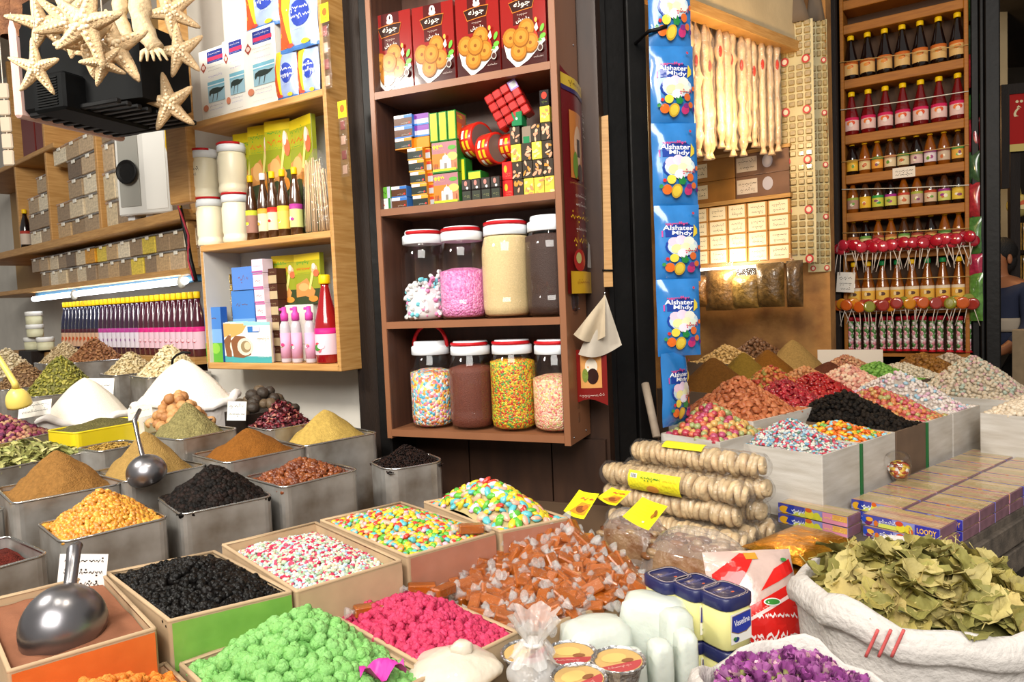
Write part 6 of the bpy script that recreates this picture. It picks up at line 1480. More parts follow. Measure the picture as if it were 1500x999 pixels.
# ================================================================ left: tins of spices and dried fruit
T = tr_px((88, 797), (250, 759), .21); tin(T, 'square tin heaped with golden raisins'); H = Heap(T, 716, pw=2.2, sink=.006)
mk_y = lambda c: mat('raisin_' + c, c, .4, coat=.3, spec=.5, var=.15, vscale=90)
PR = P_ell(.0075, .0055, .0045, ('d2942e', 'c8862a', 'dba640', 'c07a26'), 8, 5, .2, mk_y)
stuff_heap(H, 900, PR, mk_y('b87822'), 'golden raisins heaped in the square tin', 'raisins', 'golden_raisins', push=.004)
T = tr_px((263, 756), (402, 727), .22); tin(T, 'square tin heaped with black dried berries'); H = Heap(T, 682, pw=2.3, sink=.004)
mk_b = lambda c: mat('berry_' + c, c, .55, spec=.12, var=.3, vscale=120, bump=.4, bscale=200)
PB = P_ell(.0085, .0085, .008, ('14100e', '1b1512', '0f0c0b', '241a17'), 8, 6, .14, mk_b)
stuff_heap(H, 800, PB, mk_b('15110f'), 'black dried berries heaped in a square tin', 'dried berries', 'black_berries', push=.004)
T = tr_px((414, 716), (528, 688), .21, 1.06); tin(T, 'tall square tin of reddish brown raisins', base=TB); H = Heap(T, 672, pw=2.4, sink=.016, pu=.5)
PBr = P_lump(.0085, ('7a3c18', '6a3014', '8a4a20'), mk_y, 2)
stuff_heap(H, 380, PBr, mk_y('5a2a12'), 'reddish brown raisins in the tall square tin', 'raisins', 'brown_raisins', push=.006)
T = tr_px((567, 691), (656, 676), .17); tin(T, 'rounded tin of black tea leaves under the brown cabinet', r=.05); H = Heap(T, 651, pw=2.0, sink=.008)
PT = P_ell(.006, .0025, .002, ('1f1512', '2a1a15', '181110'), 6, 4, .25, mk_b)
stuff_heap(H, 900, PT, mk_b('15100e'), 'black tea leaves in the rounded tin', 'tea leaves', 'tea_leaves', push=.004)
def spice(lab, cat, p0, p1, b, z, apex, m, tl, nm='spice_heap', **k):
    T = tr_px(p0, p1, b, z); tin(T, tl); return powder(T, lab, m, cat, nm, apex_py=apex, **k)
spice('light brown ground spice heaped in a tall cone', 'spice', (16, 740), (181, 709), .24, 1.08, 656, pow_mat('brown', '8a6232', .16), 'tin under the tall light brown spice cone', pw=1.9, rough=.01)
spice('sandy coloured ground spice with a small steel scoop stuck in it', 'spice', (184, 708), (306, 681), .23, 1.085, 627, pow_mat('sand', 'a08048', .12), 'tin of sandy spice with the small steel scoop', pw=1.9, rough=.008)
spice('orange brown ground spice heaped in a tin', 'spice', (330, 680), (452, 655), .22, 1.10, 624, pow_mat('orange', '84521e', .14), 'tin of orange brown spice', pw=2.2)
spice('pale mustard ground spice heaped by the plaster wall', 'spice', (445, 655), (556, 634), .20, 1.10, 596, pow_mat('mustard', 'b89a50', .14), 'tin of pale mustard spice by the plaster wall', pw=1.8)
spice('greyish green dried herb heaped in a tin', 'herb', (262, 646), (352, 628), .22, 1.144, 586, pow_mat('greygreen', '8c8254', .3, 160, .9, 200), 'tin of greyish green herb', 'herb_heap', pw=1.9, rough=.01)
T = tr_px((146, 663), (216, 649), .14, 1.11); tin(T, 'small tin of straw coloured herb seeds in front of the yellow tray'); H = Heap(T, peak=.012, sink=.006)
PS = P_ell(.006, .002, .0016, ('a8843c', '8a6a2e', 'b8984e'), 5, 4, .1); stuff_heap(H, 500, PS, pow_mat('seed', '8a6c34'), 'straw coloured herb seeds in the small tin', 'herb', 'herb_seeds', push=.003)
T = tr_px((108, 636), (226, 615), .17, 1.14); M_yt = mat('yellow_enamel', 'e3cb1c', .4, coat=.3, var=.04, vscale=8)
tin(T, 'bright yellow metal tray of dark green ground herb', M_yt, rim=True, rimm=M_yt); powder(T, 'dark green ground herb levelled in the yellow tray', pow_mat('dkgreen', '66603a', .25, 140, .8, 200), 'herb', 'herb_heap', peak=.028, sink=.003, pw=2.4)
T = tr_px((-20, 656), (98, 630), .24, 1.12); tin(T, 'tin of dried rosebuds at the left edge'); H = Heap(T, 606, pw=2.2, sink=.004)
mk_p = lambda c: mat('petal_' + c, c, .8, var=.2, vscale=80)
PRo = P_lump(.008, ('7a2a4a', '8a3a56', 'a8705c', '5a1f44', 'b08a68'), mk_p, 2); stuff_heap(H, 420, PRo, mk_p('6a3040'), 'small dried pink and purple rosebuds in a tin at the left edge', 'rosebuds', 'small_rosebuds', push=.004)
T = tr_px((-30, 694), (138, 661), .18, 1.097); tin(T, 'tin of pale green dried leaves behind the brown spice cone'); H = Heap(T, 646, pw=2.4, sink=.006)
def leaf_mb(L, W, m, curl=.2, seed=0):
    q = random.Random(seed); b = MB(); n = 7
    wd = lambda s: W * math.sin(PI * min(1, s * .96 + .03)) ** .8
    vs = []
    for i in range(n):
        s = i / (n - 1); cz = curl * L * math.sin(s * PI * q.uniform(.8, 1.2)); w_ = wd(s) * q.uniform(.85, 1.1)
        for t_ in (-1, 0, 1): vs.append((s * L - L / 2, t_ * w_ / 2, cz + abs(t_) * w_ * q.uniform(.05, .4)))
    b.add(vs, [(3 * i + j, 3 * i + 3 + j, 3 * i + 4 + j, 3 * i + 1 + j) for i in range(n - 1) for j in (0, 1)], m, True); return b
mk_l = lambda c: mat('dried_leaf_' + c, c, .75, var=.25, vscale=30)
PL = [leaf_mb(.04, .011, mk_l(c), .1, i) for i, c in enumerate(('a3a060', '8c9050', 'b4ac72', '7a7a3c'))]
stuff_heap(H, 260, PL, mk_l('74703a'), 'pale green narrow dried leaves in a tin', 'dried leaves', 'narrow_leaves', push=.006, tilt=.9)
T = tr_px((-70, 768), (14, 744), .22, 1.06); tin(T, 'tin of tan spice cut off by the left edge'); powder(T, 'tan ground spice cut off by the left edge', pow_mat('tan2', 'b08a4a'), peak=.06)
T = tr_px((-70, 852), (75, 812), .22, 1.045); tin(T, 'tin of dark red sumac at the left edge'); powder(T, 'dark red ground sumac in a tin at the left edge', pow_mat('sumac', '5a2018', .3, 200, .8, 260), peak=.015, sink=.022, rough=.012)
# nuts, limes and hibiscus by the wall
T = tr_c(262, 616, 2.3, .17, .17); tin(T, 'tin of round tan nuts under the white flour sack'); H = Heap(T, 572, pw=2.2, sink=.01)
mk_n = lambda c: mat('nut_' + c, c, .6, var=.14, vscale=50, bump=.4, bscale=70)
PN = P_ell(.0165, .0165, .0165, ('b88450', 'a87444', 'c4925c'), 12, 9, .05, mk_n)
pieces(H, 60, PN, mk_n('8a6038'), lambda i: ('round tan nut in the heap under the white flour sack', 'round tan nuts'), 'tan nuts filling the tin below the top ones', 'nut', 'tan_nut', 'nut_heap', push=.008)
T = tr_c(384, 600, 2.4, .2, .15); tin(T, 'dark brown bin of dried limes by the wall', M_dkwood, rim=False, r=.006, name='bin', cat='bin'); H = Heap(T, 566, pw=2.2, sink=.008)
PLm = P_ell(.019, .019, .018, ('4a3c2a', '5c4a34', '33291f'), 12, 9, .06, mk_n)
pieces(H, 40, PLm, mk_n('2a2119'), lambda i: ('dark brown dried lime in the heap by the plaster wall', 'dried limes'), 'dried limes filling the bin below the top ones', 'dried lime', 'dried_lime', 'lime_heap', push=.008)
T = tr_c(412, 622, 2.28, .17, .15); tin(T, 'tin of dark red dried hibiscus'); H = Heap(T, 587, pw=2.1, sink=.006)
mk_h = lambda c: mat('hibiscus_' + c, c, .5, var=.2, vscale=60, coat=.2)
PH = [leaf_mb(.018, .009, mk_h(c), .4, i) for i, c in enumerate(('5a1820', '7a2028', '3e1018', 'a86a58', '6a1a2a'))]
stuff_heap(H, 380, PH, mk_h('401218'), 'dark red dried hibiscus petals in a tin', 'hibiscus', 'hibiscus_petals', push=.008, tilt=1)
# white sacks
M_sack = mat('white_sack_cloth', 'e6e0da', .8, var=.04, vscale=30, bump=.25, bscale=60); M_flour = mat('white_grain', 'ece2d2', .9, var=.05, vscale=200, bump=.3, bscale=300)
def sack(c, rx, ry, h, label, base=TB, name='sack', cat='sack', lip=.02, seed=0, m=None, sag=.0, dark=None):
    """open cloth sack with its rim rolled outwards"""
    t = thing(name, label, cat, (c.x, c.y, base + .0006)); n, k = 40, 16; q = random.Random(seed); H_ = c.z - base
    prof = [(.80, 0), (.95, .03), (1.03, .25), (1.02, .55), (1.0, .8), (1.02, .93), (1.09, .94), (1.11, .97), (1.06, 1.0), (.98, 1.01), (.93, .985), (.91, .93), (.90, .8)]
    b = MB(); ph = [q.uniform(0, 6) for _ in range(4)]
    def f(a, s):
        i = min(len(prof) - 2, int(s * (len(prof) - 1))); fr = s * (len(prof) - 1) - i; r = prof[i][0] * (1 - fr) + prof[i + 1][0] * fr; z = prof[i][1] * (1 - fr) + prof[i + 1][1] * fr
        g = a * 2 * PI; wv = .03 * math.sin(5 * g + ph[0]) + .018 * math.sin(11 * g + ph[1] + z * 4) + .012 * math.sin(19 * g + ph[2] + z * 9)
        return ((rx * r * (1 + wv)) * math.cos(g), (ry * r * (1 + wv)) * math.sin(g), z * H_ + (.012 * math.sin(3 * g + ph[3]) + .006 * math.sin(8 * g + ph[1])) * max(0, z - .5) * 2)
    b.grid(n + 1, 40, f, m or M_sack); part('cloth', b, t); return t
def dome(c, rx, ry, peak, m, label, cat, name, rough=.004, n=28, seed=1, pw=1.45):
    b = MB()
    def f(a, s):
        g = a * 2 * PI; r = s; z = peak * (1 - r ** pw) + rough * noise.noise(Vector((math.cos(g) * r * 4 + seed, math.sin(g) * r * 4, seed)))
        return (rx * r * math.cos(g), ry * r * math.sin(g), z)
    b.grid(n + 1, 14, f, m); return tag(obj(name, b, None, c), label, cat, kind='stuff')
for px, py, d, rx, ry, ap, ex, q_ in ((128, 606, 2.62, .165, .15, 553, 'left of two, under the green seeds', 1), (271, 583, 2.5, .185, .13, 526, 'right of two, below the pale shelf unit', 2)):
    c = P(px, py, d); sack(c, rx * .9, ry * .9, .3, 'white cloth sack of white grain, ' + ex, seed=q_)
    dome(c + Vector((0, 0, -.016)), rx * .88, ry * .88, z_at(c.x, c.y, ap) - c.z + .016, M_flour, 'white grain heaped in the %s' % ('left white sack', 'right white sack')[q_ - 1], 'grain', 'grain_heap')
# back row of seeds
def seeds(px, py, d, L, b, ap, protos, core, lab, tl, n, cat='seeds', nm='seed_heap', pw=2, **k):
    T = tr_c(px, py, d, L, b); tin(T, tl); H = Heap(T, ap, pw=pw, sink=.006); return stuff_heap(H, n, protos, core, lab, cat, nm, push=.004, **k)
mk_s = lambda c: mat('seed_' + c, c, .55, var=.12, vscale=60)
S_ = lambda a, b_, c_, cols: P_ell(a, b_, c_, cols, 6, 4, .08, mk_s, 1)
seeds(92, 574, 2.95, .27, .24, 516, S_(.010, .0055, .003, ('8f8a30', '7a782a', 'a59c44', '6a6a28')), mk_s('6a6628'), 'olive green pumpkin seeds heaped behind the white sacks', 'tin of olive green pumpkin seeds', 600)
seeds(38, 566, 3.15, .24, .2, 527, S_(.009, .005, .003, ('8a6a44', '7a5a38', '9a7a54')), mk_s('6a4c30'), 'brown seeds heaped left of the green pumpkin seeds', 'tin of brown seeds at the back', 420)
seeds(140, 528, 3.5, .26, .2, 493, S_(.011, .006, .0045, ('8a5a34', '7a4a28', '9a6a40')), mk_s('6a4426'), 'brown almonds heaped in front of the bottle row', 'tin of brown almonds in front of the bottles', 420)
seeds(96, 530, 3.6, .24, .2, 498, S_(.010, .004, .003, ('c0a880', 'b09870', 'cdb890')), mk_s('a08a64'), 'beige seeds heaped left of the brown almonds', 'tin of beige seeds at the back', 380)
seeds(12, 552, 3.2, .26, .2, 506, S_(.010, .006, .003, ('c4b290', 'b0a07a', 'd2c4a4')), mk_s('a08e6c'), 'pale seeds heaped at the far left edge', 'tin of pale seeds at the far left edge', 420)
seeds(250, 548, 2.95, .26, .22, 502, S_(.0125, .007, .0035, ('dccba0', 'e4d6b0', 'cfba8a')), mk_s('bfa978'), 'cream pumpkin seeds heaped in a grey tin before the bottles', 'grey tin of cream pumpkin seeds', 480)
seeds(193, 546, 3.2, .22, .2, 512, S_(.010, .006, .003, ('cdb98c', 'd8c69c', 'bfa878')), mk_s('a8946a'), 'beige pumpkin seeds heaped left of the cream ones', 'tin of beige pumpkin seeds', 380)
# scoops
def scoop(c, r, label, hpts, hr, m=M_steel, sc=(1, 1, .9), rot=0, name='scoop'):
    t = thing(name, label, 'scoop', c); Mx = Matrix.Rotation(rot, 4, 'X') @ Matrix.Diagonal((*sc, 1))
    b = MB(); pr = [(.001, r)] + [(r * math.sin(a), r * math.cos(a)) for a in [PI * .56 * i / 12 for i in range(1, 13)]] + [(r * .96 * math.sin(a), r * .96 * math.cos(a)) for a in [PI * .56 * i / 12 for i in range(12, 0, -1)]]
    b.lathe(pr, m, 28, Mx); part('bowl', b, t); part('handle', MB().tube([Vector(p_) for p_ in hpts], hr, m, 9), t); return t
M_st2 = mat('worn_steel', '8e8c90', .3, metal=.95, var=.12, vscale=14)
c = P(94, 918, 1.04); e = P(103, 856, 1.08) - c; f_ = P(109, 804, 1.12) - c
scoop(c, .060, 'large worn steel scoop face down in the cocoa coloured powder', [e * .85, e, e * .5 + f_ * .5, f_, f_ + Vector((0, .01, .003))], [.012, .009, .0095, .0105, .008], M_st2, (.93, 1.0, 1.02), .42)
c = P(215, 692, 1.80); e = P(209, 668, 1.80) - c; f_ = P(203, 645, 1.85) - c; g_ = P(197, 616, 1.87) - c; h_ = P(205, 600, 1.9) - c
scoop(c, .050, 'small steel scoop with thin bent handle in the sandy spice', [e * .8, e, f_, g_, h_], [.008, .006, .005, .006, .005], M_st2, (.95, .95, .9), .5)
c = P(28, 590, 2.3); M_ysc = mat('yellow_plastic', 'e8cf6a', .35, sss=.05)
e = P(22, 562, 2.28) - c; f_ = P(2, 530, 2.3) - c; g_ = P(-20, 500, 2.3) - c
scoop(c, .045, 'yellow plastic scoop standing at the left edge', [e * .8, e, f_, g_], [.012, .010, .009, .009], M_ysc, (.8, .8, 1.15), .3)
pts = [P(x, y, 2.85) for x, y in ((252, 534), (253, 526), (259, 520), (268, 516), (279, 517))]; t = thing('wire_scoop', 'thin black wire scoop handle poking out of the cream seeds', 'scoop', pts[0]); part('handle', MB().tube([p_ - pts[0] for p_ in pts], .005, M_blk, 6), t)
# price cards on the left
card('handwritten white card stuck in the green pumpkin seeds', 146, 566, 2.75, 38, 24, .1, -.2, .05, 1, 3)
card('handwritten white card beside the yellow scoop', 50, 598, 2.38, 46, 24, .1, -.5, -.12, 2, 7)
card('handwritten white card standing between the dried limes and the grey herb', 346, 602, 2.22, 26, 28, .3, -.2, .1, 2, 12)
card('handwritten white card standing behind the large steel scoop', 118, 841, 1.235, 66, 56, .15, -.15, .1, 3, 17, 'f4f0ea')
card('folded beige paper beside the round tan nuts', 206, 603, 2.32, 34, 18, .2, -.5, -.2, 1, 22, 'd8ccb8', '8a7a68')
# ================================================================ front: cardboard sweet boxes
M_or = mat('orange_film', 'c8642c', .3, coat=.5, var=.1, vscale=12); M_gr = mat('green_film', '7fae4c', .35, coat=.4, col2='6a9a40', vscale=14); M_pk = mat('pinkish_film', 'a8705a', .3, coat=.5, var=.12, vscale=14)
def cbox(T, label, liner=None, lname=None, **k):
    t = tin(T, label, M_card, r=.004, t=.005, name='sweet_box', cat='box', rimm=M_card, **k)
    if liner:
        h = T.z - TB; b = MB(); nn = 14
        b.grid(nn, 6, lambda a_, c_: (.006 + a_ * (T.L - .012), -.0015 - .0015 * math.sin(a_ * 23 + c_ * 5) ** 2, h - .075 + c_ * .073), liner); part('paper_front', b, t, lname)
    return t
TF1 = tr_px((8, 988), (233, 922), PZ(153, 839, ZR) - PZ(233, 922, ZR)); cbox(TF1, 'cardboard box of cocoa coloured powder with the large scoop', M_or, 'orange film over the front')
powder(TF1, 'cocoa coloured fine powder levelled in the box under the large scoop', pow_mat('cocoa', '8a5a42', .05, 40, .12, 200), peak=.012, sink=.012, rough=.004, pw=3)
TF2 = tr_px((245, 913), (432, 868), (152, 840)); cbox(TF2, 'cardboard box of large black raisins', M_gr, 'green film over the front'); H = Heap(TF2, peak=.045, sink=.010, pw=2.6)
PBk = P_lump(.0085, ('0d0b0a', '120f0d', '0a0908'), lambda c: mat('black_fruit_' + c, c, .34, spec=.16, bump=.3, bscale=150), 3)
stuff_heap(H, 520, PBk, mat('black_fruit_0a0908'), 'large shiny black raisins filling the front box', 'raisins', 'black_raisins', push=.006)
TF3 = tr_px((433, 870), (592, 822), (322, 799)); cbox(TF3, 'cardboard box of red, white and pale green sugar bits', M_card, 'creased cardboard front'); H = Heap(TF3, peak=.030, sink=.020, pw=3.2, sharp=.7)
mk_c = lambda c: flat(c, .55)
PSp = P_ell(.005, .0038, .003, ('b82a4c', 'c84a66', 'd2cec6', 'ccd2c8', 'aec4a8', 'a4bccc', 'd8c6a4', '98b090'), 6, 4, .25, mk_c, 1)
stuff_heap(H, 2200, PSp, mk_c('d8b8b8'), 'red, white and pale green sugar bits in the cardboard box', 'sugar bits', 'sugar_bits', push=.005)
DR = (('d9c02c', 'yellow', 4), ('5aae3a', 'green', 2), ('c8382a', 'red', 2), ('5ab4bc', 'blue', 2), ('e2a890', 'peach', 2), ('e08a2c', 'orange', 1), ('dca8b8', 'pink', 1))
def dragees(rx, ry, rz_, tab, where):
    pr, nm = [], []
    for c, n_, k in tab:
        b = MB().ell((0, 0, 0), (rx, ry, rz_), mat('sugar_shell_' + c, c, .3, coat=.25), 10, 6)
        for _ in range(k): pr.append(b); nm.append((n_ + ' sugar coated sweet ' + where, n_ + ' sweets ' + where))
    return pr, lambda i: nm[i]
TF4 = tr_px((596, 818), (729, 781), (466, 763)); cbox(TF4, 'cardboard box of small many coloured lens sweets', M_pk, 'crinkled brownish film over the front'); H = Heap(TF4, peak=.035, sink=.006, pw=2.4)
pr, nm = dragees(.0066, .0066, .0038, DR, 'in the front box of lens sweets'); pieces(H, 640, pr, flat('b0a060'), nm, 'further coloured lens sweets at the back and under the front ones', 'sweet', 'lens_sweet', 'lens_sweet_heap', push=.003, tilt=.7)
TF5 = tr_px((732, 781), (836, 760), (618, 736)); cbox(TF5, 'cardboard box of larger almond shaped sweets', M_pk, 'crinkled brownish film over the front'); H = Heap(TF5, 703, pw=2.1, sink=.004, sharp=.72)
pr, nm = dragees(.0125, .0078, .0052, DR[:5] + (('e0b8e0', 'lilac', 1), ('ece4dc', 'white', 1)), 'in the rear box of almond shaped sweets'); pieces(H, 270, pr, flat('b0a070'), nm, 'almond shaped sweets filling the rear box below the top ones', 'sweet', 'almond_sweet', 'almond_sweet_heap', push=.005, tilt=.6)
# front row, lower boxes
Z2 = .99
T0 = tr_px((637, 990), (764, 927), (482, 902), Z2); TG = Tray(T0.o - T0.a * .235, T0.o - T0.a * .004, T0.b * .31, Z2); TO = Tray(T0.o - T0.a * .60, T0.o - T0.a * .241, T0.b * .33, Z2)
mk_g = lambda c: mat('sugared_' + c, c, .6, sss=.12, var=.08, vscale=60, bump=.5, bscale=240, rnd=.07)
cbox(T0, 'low cardboard box of pink sugared sweets'); H = Heap(T0, peak=.045, sink=.008, pw=2.6)
pieces(H, 330, P_lump(.0088, ('cc3460', 'c22c56'), mk_g, 3, 7, 5), mk_g('b8284e'), lambda i: ('pink sugared sweet in the heap at the front', 'pink sugared sweets'), 'pink sugared sweets filling the box under the top ones', 'sweet', 'pink_sweet', 'pink_sweet_heap', push=.007)
cbox(TG, 'low cardboard box of light green sugared sweets'); H = Heap(TG, 892, pu=.62, pv=.62, pw=2.3, sink=.008)
pieces(H, 300, P_lump(.0112, ('82bc68', '79b45e'), mk_g, 3, 9, 6), mk_g('6aa850'), lambda i: ('light green sugared sweet in the heap at the front', 'light green sugared sweets'), 'light green sugared sweets filling the box under the top ones', 'sweet', 'green_sweet', 'green_sweet_heap', push=.008)
cbox(TO, 'low cardboard box of orange sugared sweets'); H = Heap(TO, peak=.075, pu=.66, pv=.62, pw=2.5, sink=.008)
pieces(H, 380, P_lump(.0098, ('ea8a2e', 'e07a22'), mk_g, 3, 8, 6), mk_g('c86a1c'), lambda i: ('orange sugared sweet in the heap at the lower left', 'orange sugared sweets'), 'orange sugared sweets filling the box under the top ones', 'sweet', 'orange_sweet', 'orange_sweet_heap', maxn=220, push=.008)
# ================================================================ right: crates
M_wcr = mat('white_crate', 'cfcac2', .6, wood=(2, 2, 14), col2='b4aca0', vscale=3, bump=.15)
M_brcr = mat('brown_crate', '6a5442', .7, var=.15, vscale=10)
RB = .8585
def crate(T, label, m=M_wcr, tape=False):
    t = tin(T, label, m, r=.003, t=.006, base=RB, name='crate', cat='crate', rim=False)
    if tape: part('corner_tape', MB().box(-.0025, .004, -.003, .01, .002, T.z - RB - .001, flat('2f6a3c', .4)), t, 'green corner tape'); 
    return t
C1 = PZ(1205, 668, ZR)
def cell(a0, a1, b1, b0=0, z=ZR):
    o = C1 + AR_ * a0 + BR_ * b0; return Tray(o, o + AR_ * (a1 - a0), b1 - b0, z)
T = cell(0, .21, .28); crate(T, 'white wooden crate of blue, red and white sugar bits'); H = Heap(T, 612, pw=2.2, pv=.55, sink=.004)
PSb = P_ell(.0062, .0045, .0035, ('b83a4c', 'a4b8c4', 'cfcac2', '74a0b8', 'bcc2b4', '5f8472', 'c85a6c', 'd4cec4'), 6, 4, .25, mk_c, 1)
stuff_heap(H, 1100, PSb, mk_c('b8a8a8'), 'blue, red and white sugar bits in the white crate', 'sugar bits', 'sugar_bits', push=.005)
T = cell(.213, .432, .25); crate(T, 'white wooden crate of orange and yellow oval sweets', tape=True); H = Heap(T, 617, pw=2.2, sink=.004)
pr, nm = dragees(.0085, .0065, .005, (('dd6a1e', 'orange', 4), ('e2b428', 'yellow', 3), ('6aa848', 'green', 1), ('8ac0cc', 'blue', 1)), 'in the white crate on the right'); pieces(H, 260, pr, flat('b86a24'), nm, 'oval sweets filling the right crate below the top ones', 'sweet', 'oval_sweet', 'oval_sweet_heap', maxn=260, push=.004)
T = cell(.435, .648, .42); crate(T, 'brown crate of wrinkled black dried fruit', M_brcr); H = Heap(T, 572, pw=2.0, sink=.004)
stuff_heap(H, 520, P_lump(.0095, ('1c1714', '241d18', '120f0d'), mk_b, 2), mk_b('120f0d'), 'wrinkled black dried fruit in the brown crate', 'dried fruit', 'black_fruit', push=.006)
T = cell(.651, .858, .40); crate(T, 'white wooden crate of red and amber jelly sweets', tape=True); H = Heap(T, 566, pw=2.0, sink=.004)
mk_j = lambda c: mat('jelly_' + c, c, .3, coat=.3, sss=.15)
GJ = ('b84a48', 'c86a58', 'c89a5a', 'c05a68', 'a8a060', 'c87a48'); PG = P_ell(.010, .010, .008, GJ, 7, 5, .06, mk_j, 1)
stuff_heap(H, 420, PG, mk_j('a84a40'), 'red and amber jelly sweets in the white crate', 'sweets', 'jelly_sweets', push=.005)
PWh = P_ell(.0085, .0065, .006, ('d8ccc4', 'e0d6cc', 'cfc2b8', 'd8ccc4', 'd8ccc4', 'd0a8b8', '98bccc'), 6, 4, .1, mk_s, 1)
T = cell(.861, 1.105, .46); crate(T, 'white wooden crate of white sugared almonds'); H = Heap(T, 541, pw=2.0, sink=.004); stuff_heap(H, 700, PWh, mk_s('b0a49a'), 'white sugared almonds with a few pink and blue ones', 'sweets', 'white_sweets', push=.005)
T = cell(.925, 1.25, -.055, -.33); crate(T, 'white wooden crate of cream sweets at the right edge'); H = Heap(T, 574, pw=2.2, sink=.004); stuff_heap(H, 420, P_ell(.0105, .009, .008, ('d8c8b0', 'e0d2bc', 'cdbca4'), 7, 5, .1, mk_s, 1), mk_s('b0a088'), 'cream coloured sweets in the crate at the right edge', 'sweets', 'cream_sweets', push=.005)
T = cell(1.26, 1.64, .34, -.05); crate(T, 'white wooden crate of pale speckled sweets by the black post'); H = Heap(T, 517, pw=2.0, sink=.004); stuff_heap(H, 900, P_ell(.010, .0075, .007, ('c4b49c', 'cdbfa8', 'b8a890', 'c4b49c', 'c0b098', 'cabca4', 'c09a98', 'a4b0a0'), 6, 4, .1, mk_s, 1), mk_s('a09480'), 'pale speckled sweets heaped by the black post', 'sweets', 'speckled_sweets', push=.006)
def rheap(px, py, d, L, b, ap, protos, core, lab, tl, n, cat, nm, pw=2, **k):
    T = tr_c(px, py, d, L * 1.3, b * 1.3, True); tin(T, tl, M_brcr, base=RB, r=.006, name='crate', cat='crate', rim=False); H = Heap(T, ap, pw=pw, sink=.004)
    if n == 0: return powder(T, lab, core, cat, nm, apex_py=ap, pw=pw)
    return stuff_heap(H, int(n * 1.5), protos, core, lab, cat, nm, push=.005, **k)
T = tr_c(1048, 632, 2.2, .26, .22, True); crate(T, 'white crate of mixed jelly sweets behind the blue bags'); H = Heap(T, 588, pw=2.2, pu=.6, pv=.7, sink=.004)
GJ2 = (('b03a4a', 'red'), ('c86a4a', 'orange'), ('c8a05a', 'amber'), ('b04a6a', 'pink'), ('9aa068', 'pale green')); PG2 = [MB().ell((0, 0, 0), (.011, .011, .0095), mk_j(c), 8, 6, jit=.05) for c, _ in GJ2]
pieces(H, 170, PG2, mk_j('98443c'), lambda i: ('%s jelly sweet in the crate behind the blue bags' % GJ2[i][1], '%s jelly sweets behind the blue bags' % GJ2[i][1]), 'jelly sweets filling the crate below the top ones', 'sweet', 'jelly_sweet', 'jelly_sweet_heap', push=.005)
T = tr_c(1084, 600, 2.47, .36, .34, True); crate(T, 'crate of salmon orange sugared almonds'); H = Heap(T, 549, pw=2.0, sink=.004)
mk_a = lambda c: mat('almond_' + c, c, .5, var=.1, vscale=50)
PA = P_ell(.0145, .0085, .006, ('b9663a', 'a85a32', 'c4764a'), 8, 5, .07, mk_a, 1)
pieces(H, 520, PA, mk_a('8a4a2a'), lambda i: ('salmon orange almond in the big heap behind the blue bags', 'salmon orange almonds'), 'salmon orange almonds at the back and under the top ones', 'almond', 'orange_almond', 'orange_almond_heap', push=.005)
RD1 = P_ell(.013, .009, .005, ('a81a26', '98141e', 'b83038', '8a1420'), 8, 5, .15, mk_j, 1)
rheap(1150, 594, 2.62, .25, .24, 553, RD1, mk_j('7a1018'), 'crimson dried fruit pieces behind the blue and red sugar bits', 'crate of crimson dried fruit', 360, 'dried fruit', 'crimson_fruit')
rheap(1196, 582, 2.85, .24, .26, 543, P_ell(.012, .009, .006, ('a00f12', '8e0c10', 'b01a18'), 8, 5, .15, mk_j, 1), mk_j('6a0a0c'), 'bright red dried fruit heaped left of the black fruit', 'crate of bright red dried fruit', 360, 'dried fruit', 'red_fruit')
rheap(1243, 566, 3.15, .24, .26, 533, P_ell(.011, .009, .008, ('d8a08c', 'dcb49c', 'c88878', 'e0c4a8'), 7, 5, .1, mk_s, 1), mk_s('b07868'), 'pale pink and peach sugared sweets behind the black fruit', 'crate of pale pink sweets', 320, 'sweets', 'peach_sweets')
rheap(1285, 556, 3.4, .24, .26, 529, P_ell(.011, .009, .008, ('6a9a3a', '7aaa48', '5a8a30'), 7, 5, .12, mk_s, 1), mk_s('4a7828'), 'leaf green sweets heaped on the far right table', 'crate of leaf green sweets', 300, 'sweets', 'leaf_green_sweets')
rheap(1322, 549, 3.6, .22, .26, 530, P_ell(.010, .008, .007, ('d0c4ac', 'c4b8a0'), 6, 4, .1, mk_s, 1), mk_s('a89c84'), 'off white sweets right of the leaf green ones', 'crate of off white sweets', 260, 'sweets', 'off_white_sweets')
rheap(1352, 542, 3.8, .26, .26, 516, P_lump(.012, ('8a5a1c', '7a4c14', '966624'), mk_s, 1), mk_s('6a4412'), 'ochre brown lumps heaped before the bottle rack', 'crate of ochre brown lumps', 220, 'dried fruit', 'ochre_lumps')
rheap(1392, 540, 3.95, .22, .24, 516, P_ell(.014, .010, .009, ('c8b49c', 'b8a48c', 'd8c8b0'), 6, 4, .25, mk_s, 1), mk_s('8a7a64'), 'pale crystal lumps heaped at the foot of the bottle rack', 'crate of pale crystal lumps', 160, 'sugar', 'crystal_lumps')
rheap(1130, 572, 2.95, .26, .22, 534, P_ell(.011, .008, .007, ('b8602c', 'a83a28', '8a7a30', 'c07a3a'), 7, 5, .1, mk_s, 1), mk_s('8a4420'), 'orange, red and olive mixed sweets behind the crimson fruit', 'crate of orange, red and olive sweets', 300, 'sweets', 'mixed_sweets')
rheap(1180, 560, 3.15, .2, .2, 536, P_ell(.010, .008, .007, ('b87848', 'c08a5a'), 6, 4, .1, mk_s, 1), mk_s('986038'), 'light brown sweets behind the bright red fruit', 'crate of light brown sweets', 200, 'sweets', 'light_brown_sweets')
rheap(1046, 566, 2.95, .28, .24, 519, None, pow_mat('r1', '6a4418'), 'dark brown ground spice cone behind the salmon almonds', 'crate of dark brown spice', 0, 'spice', 'spice_heap', pw=1.9)
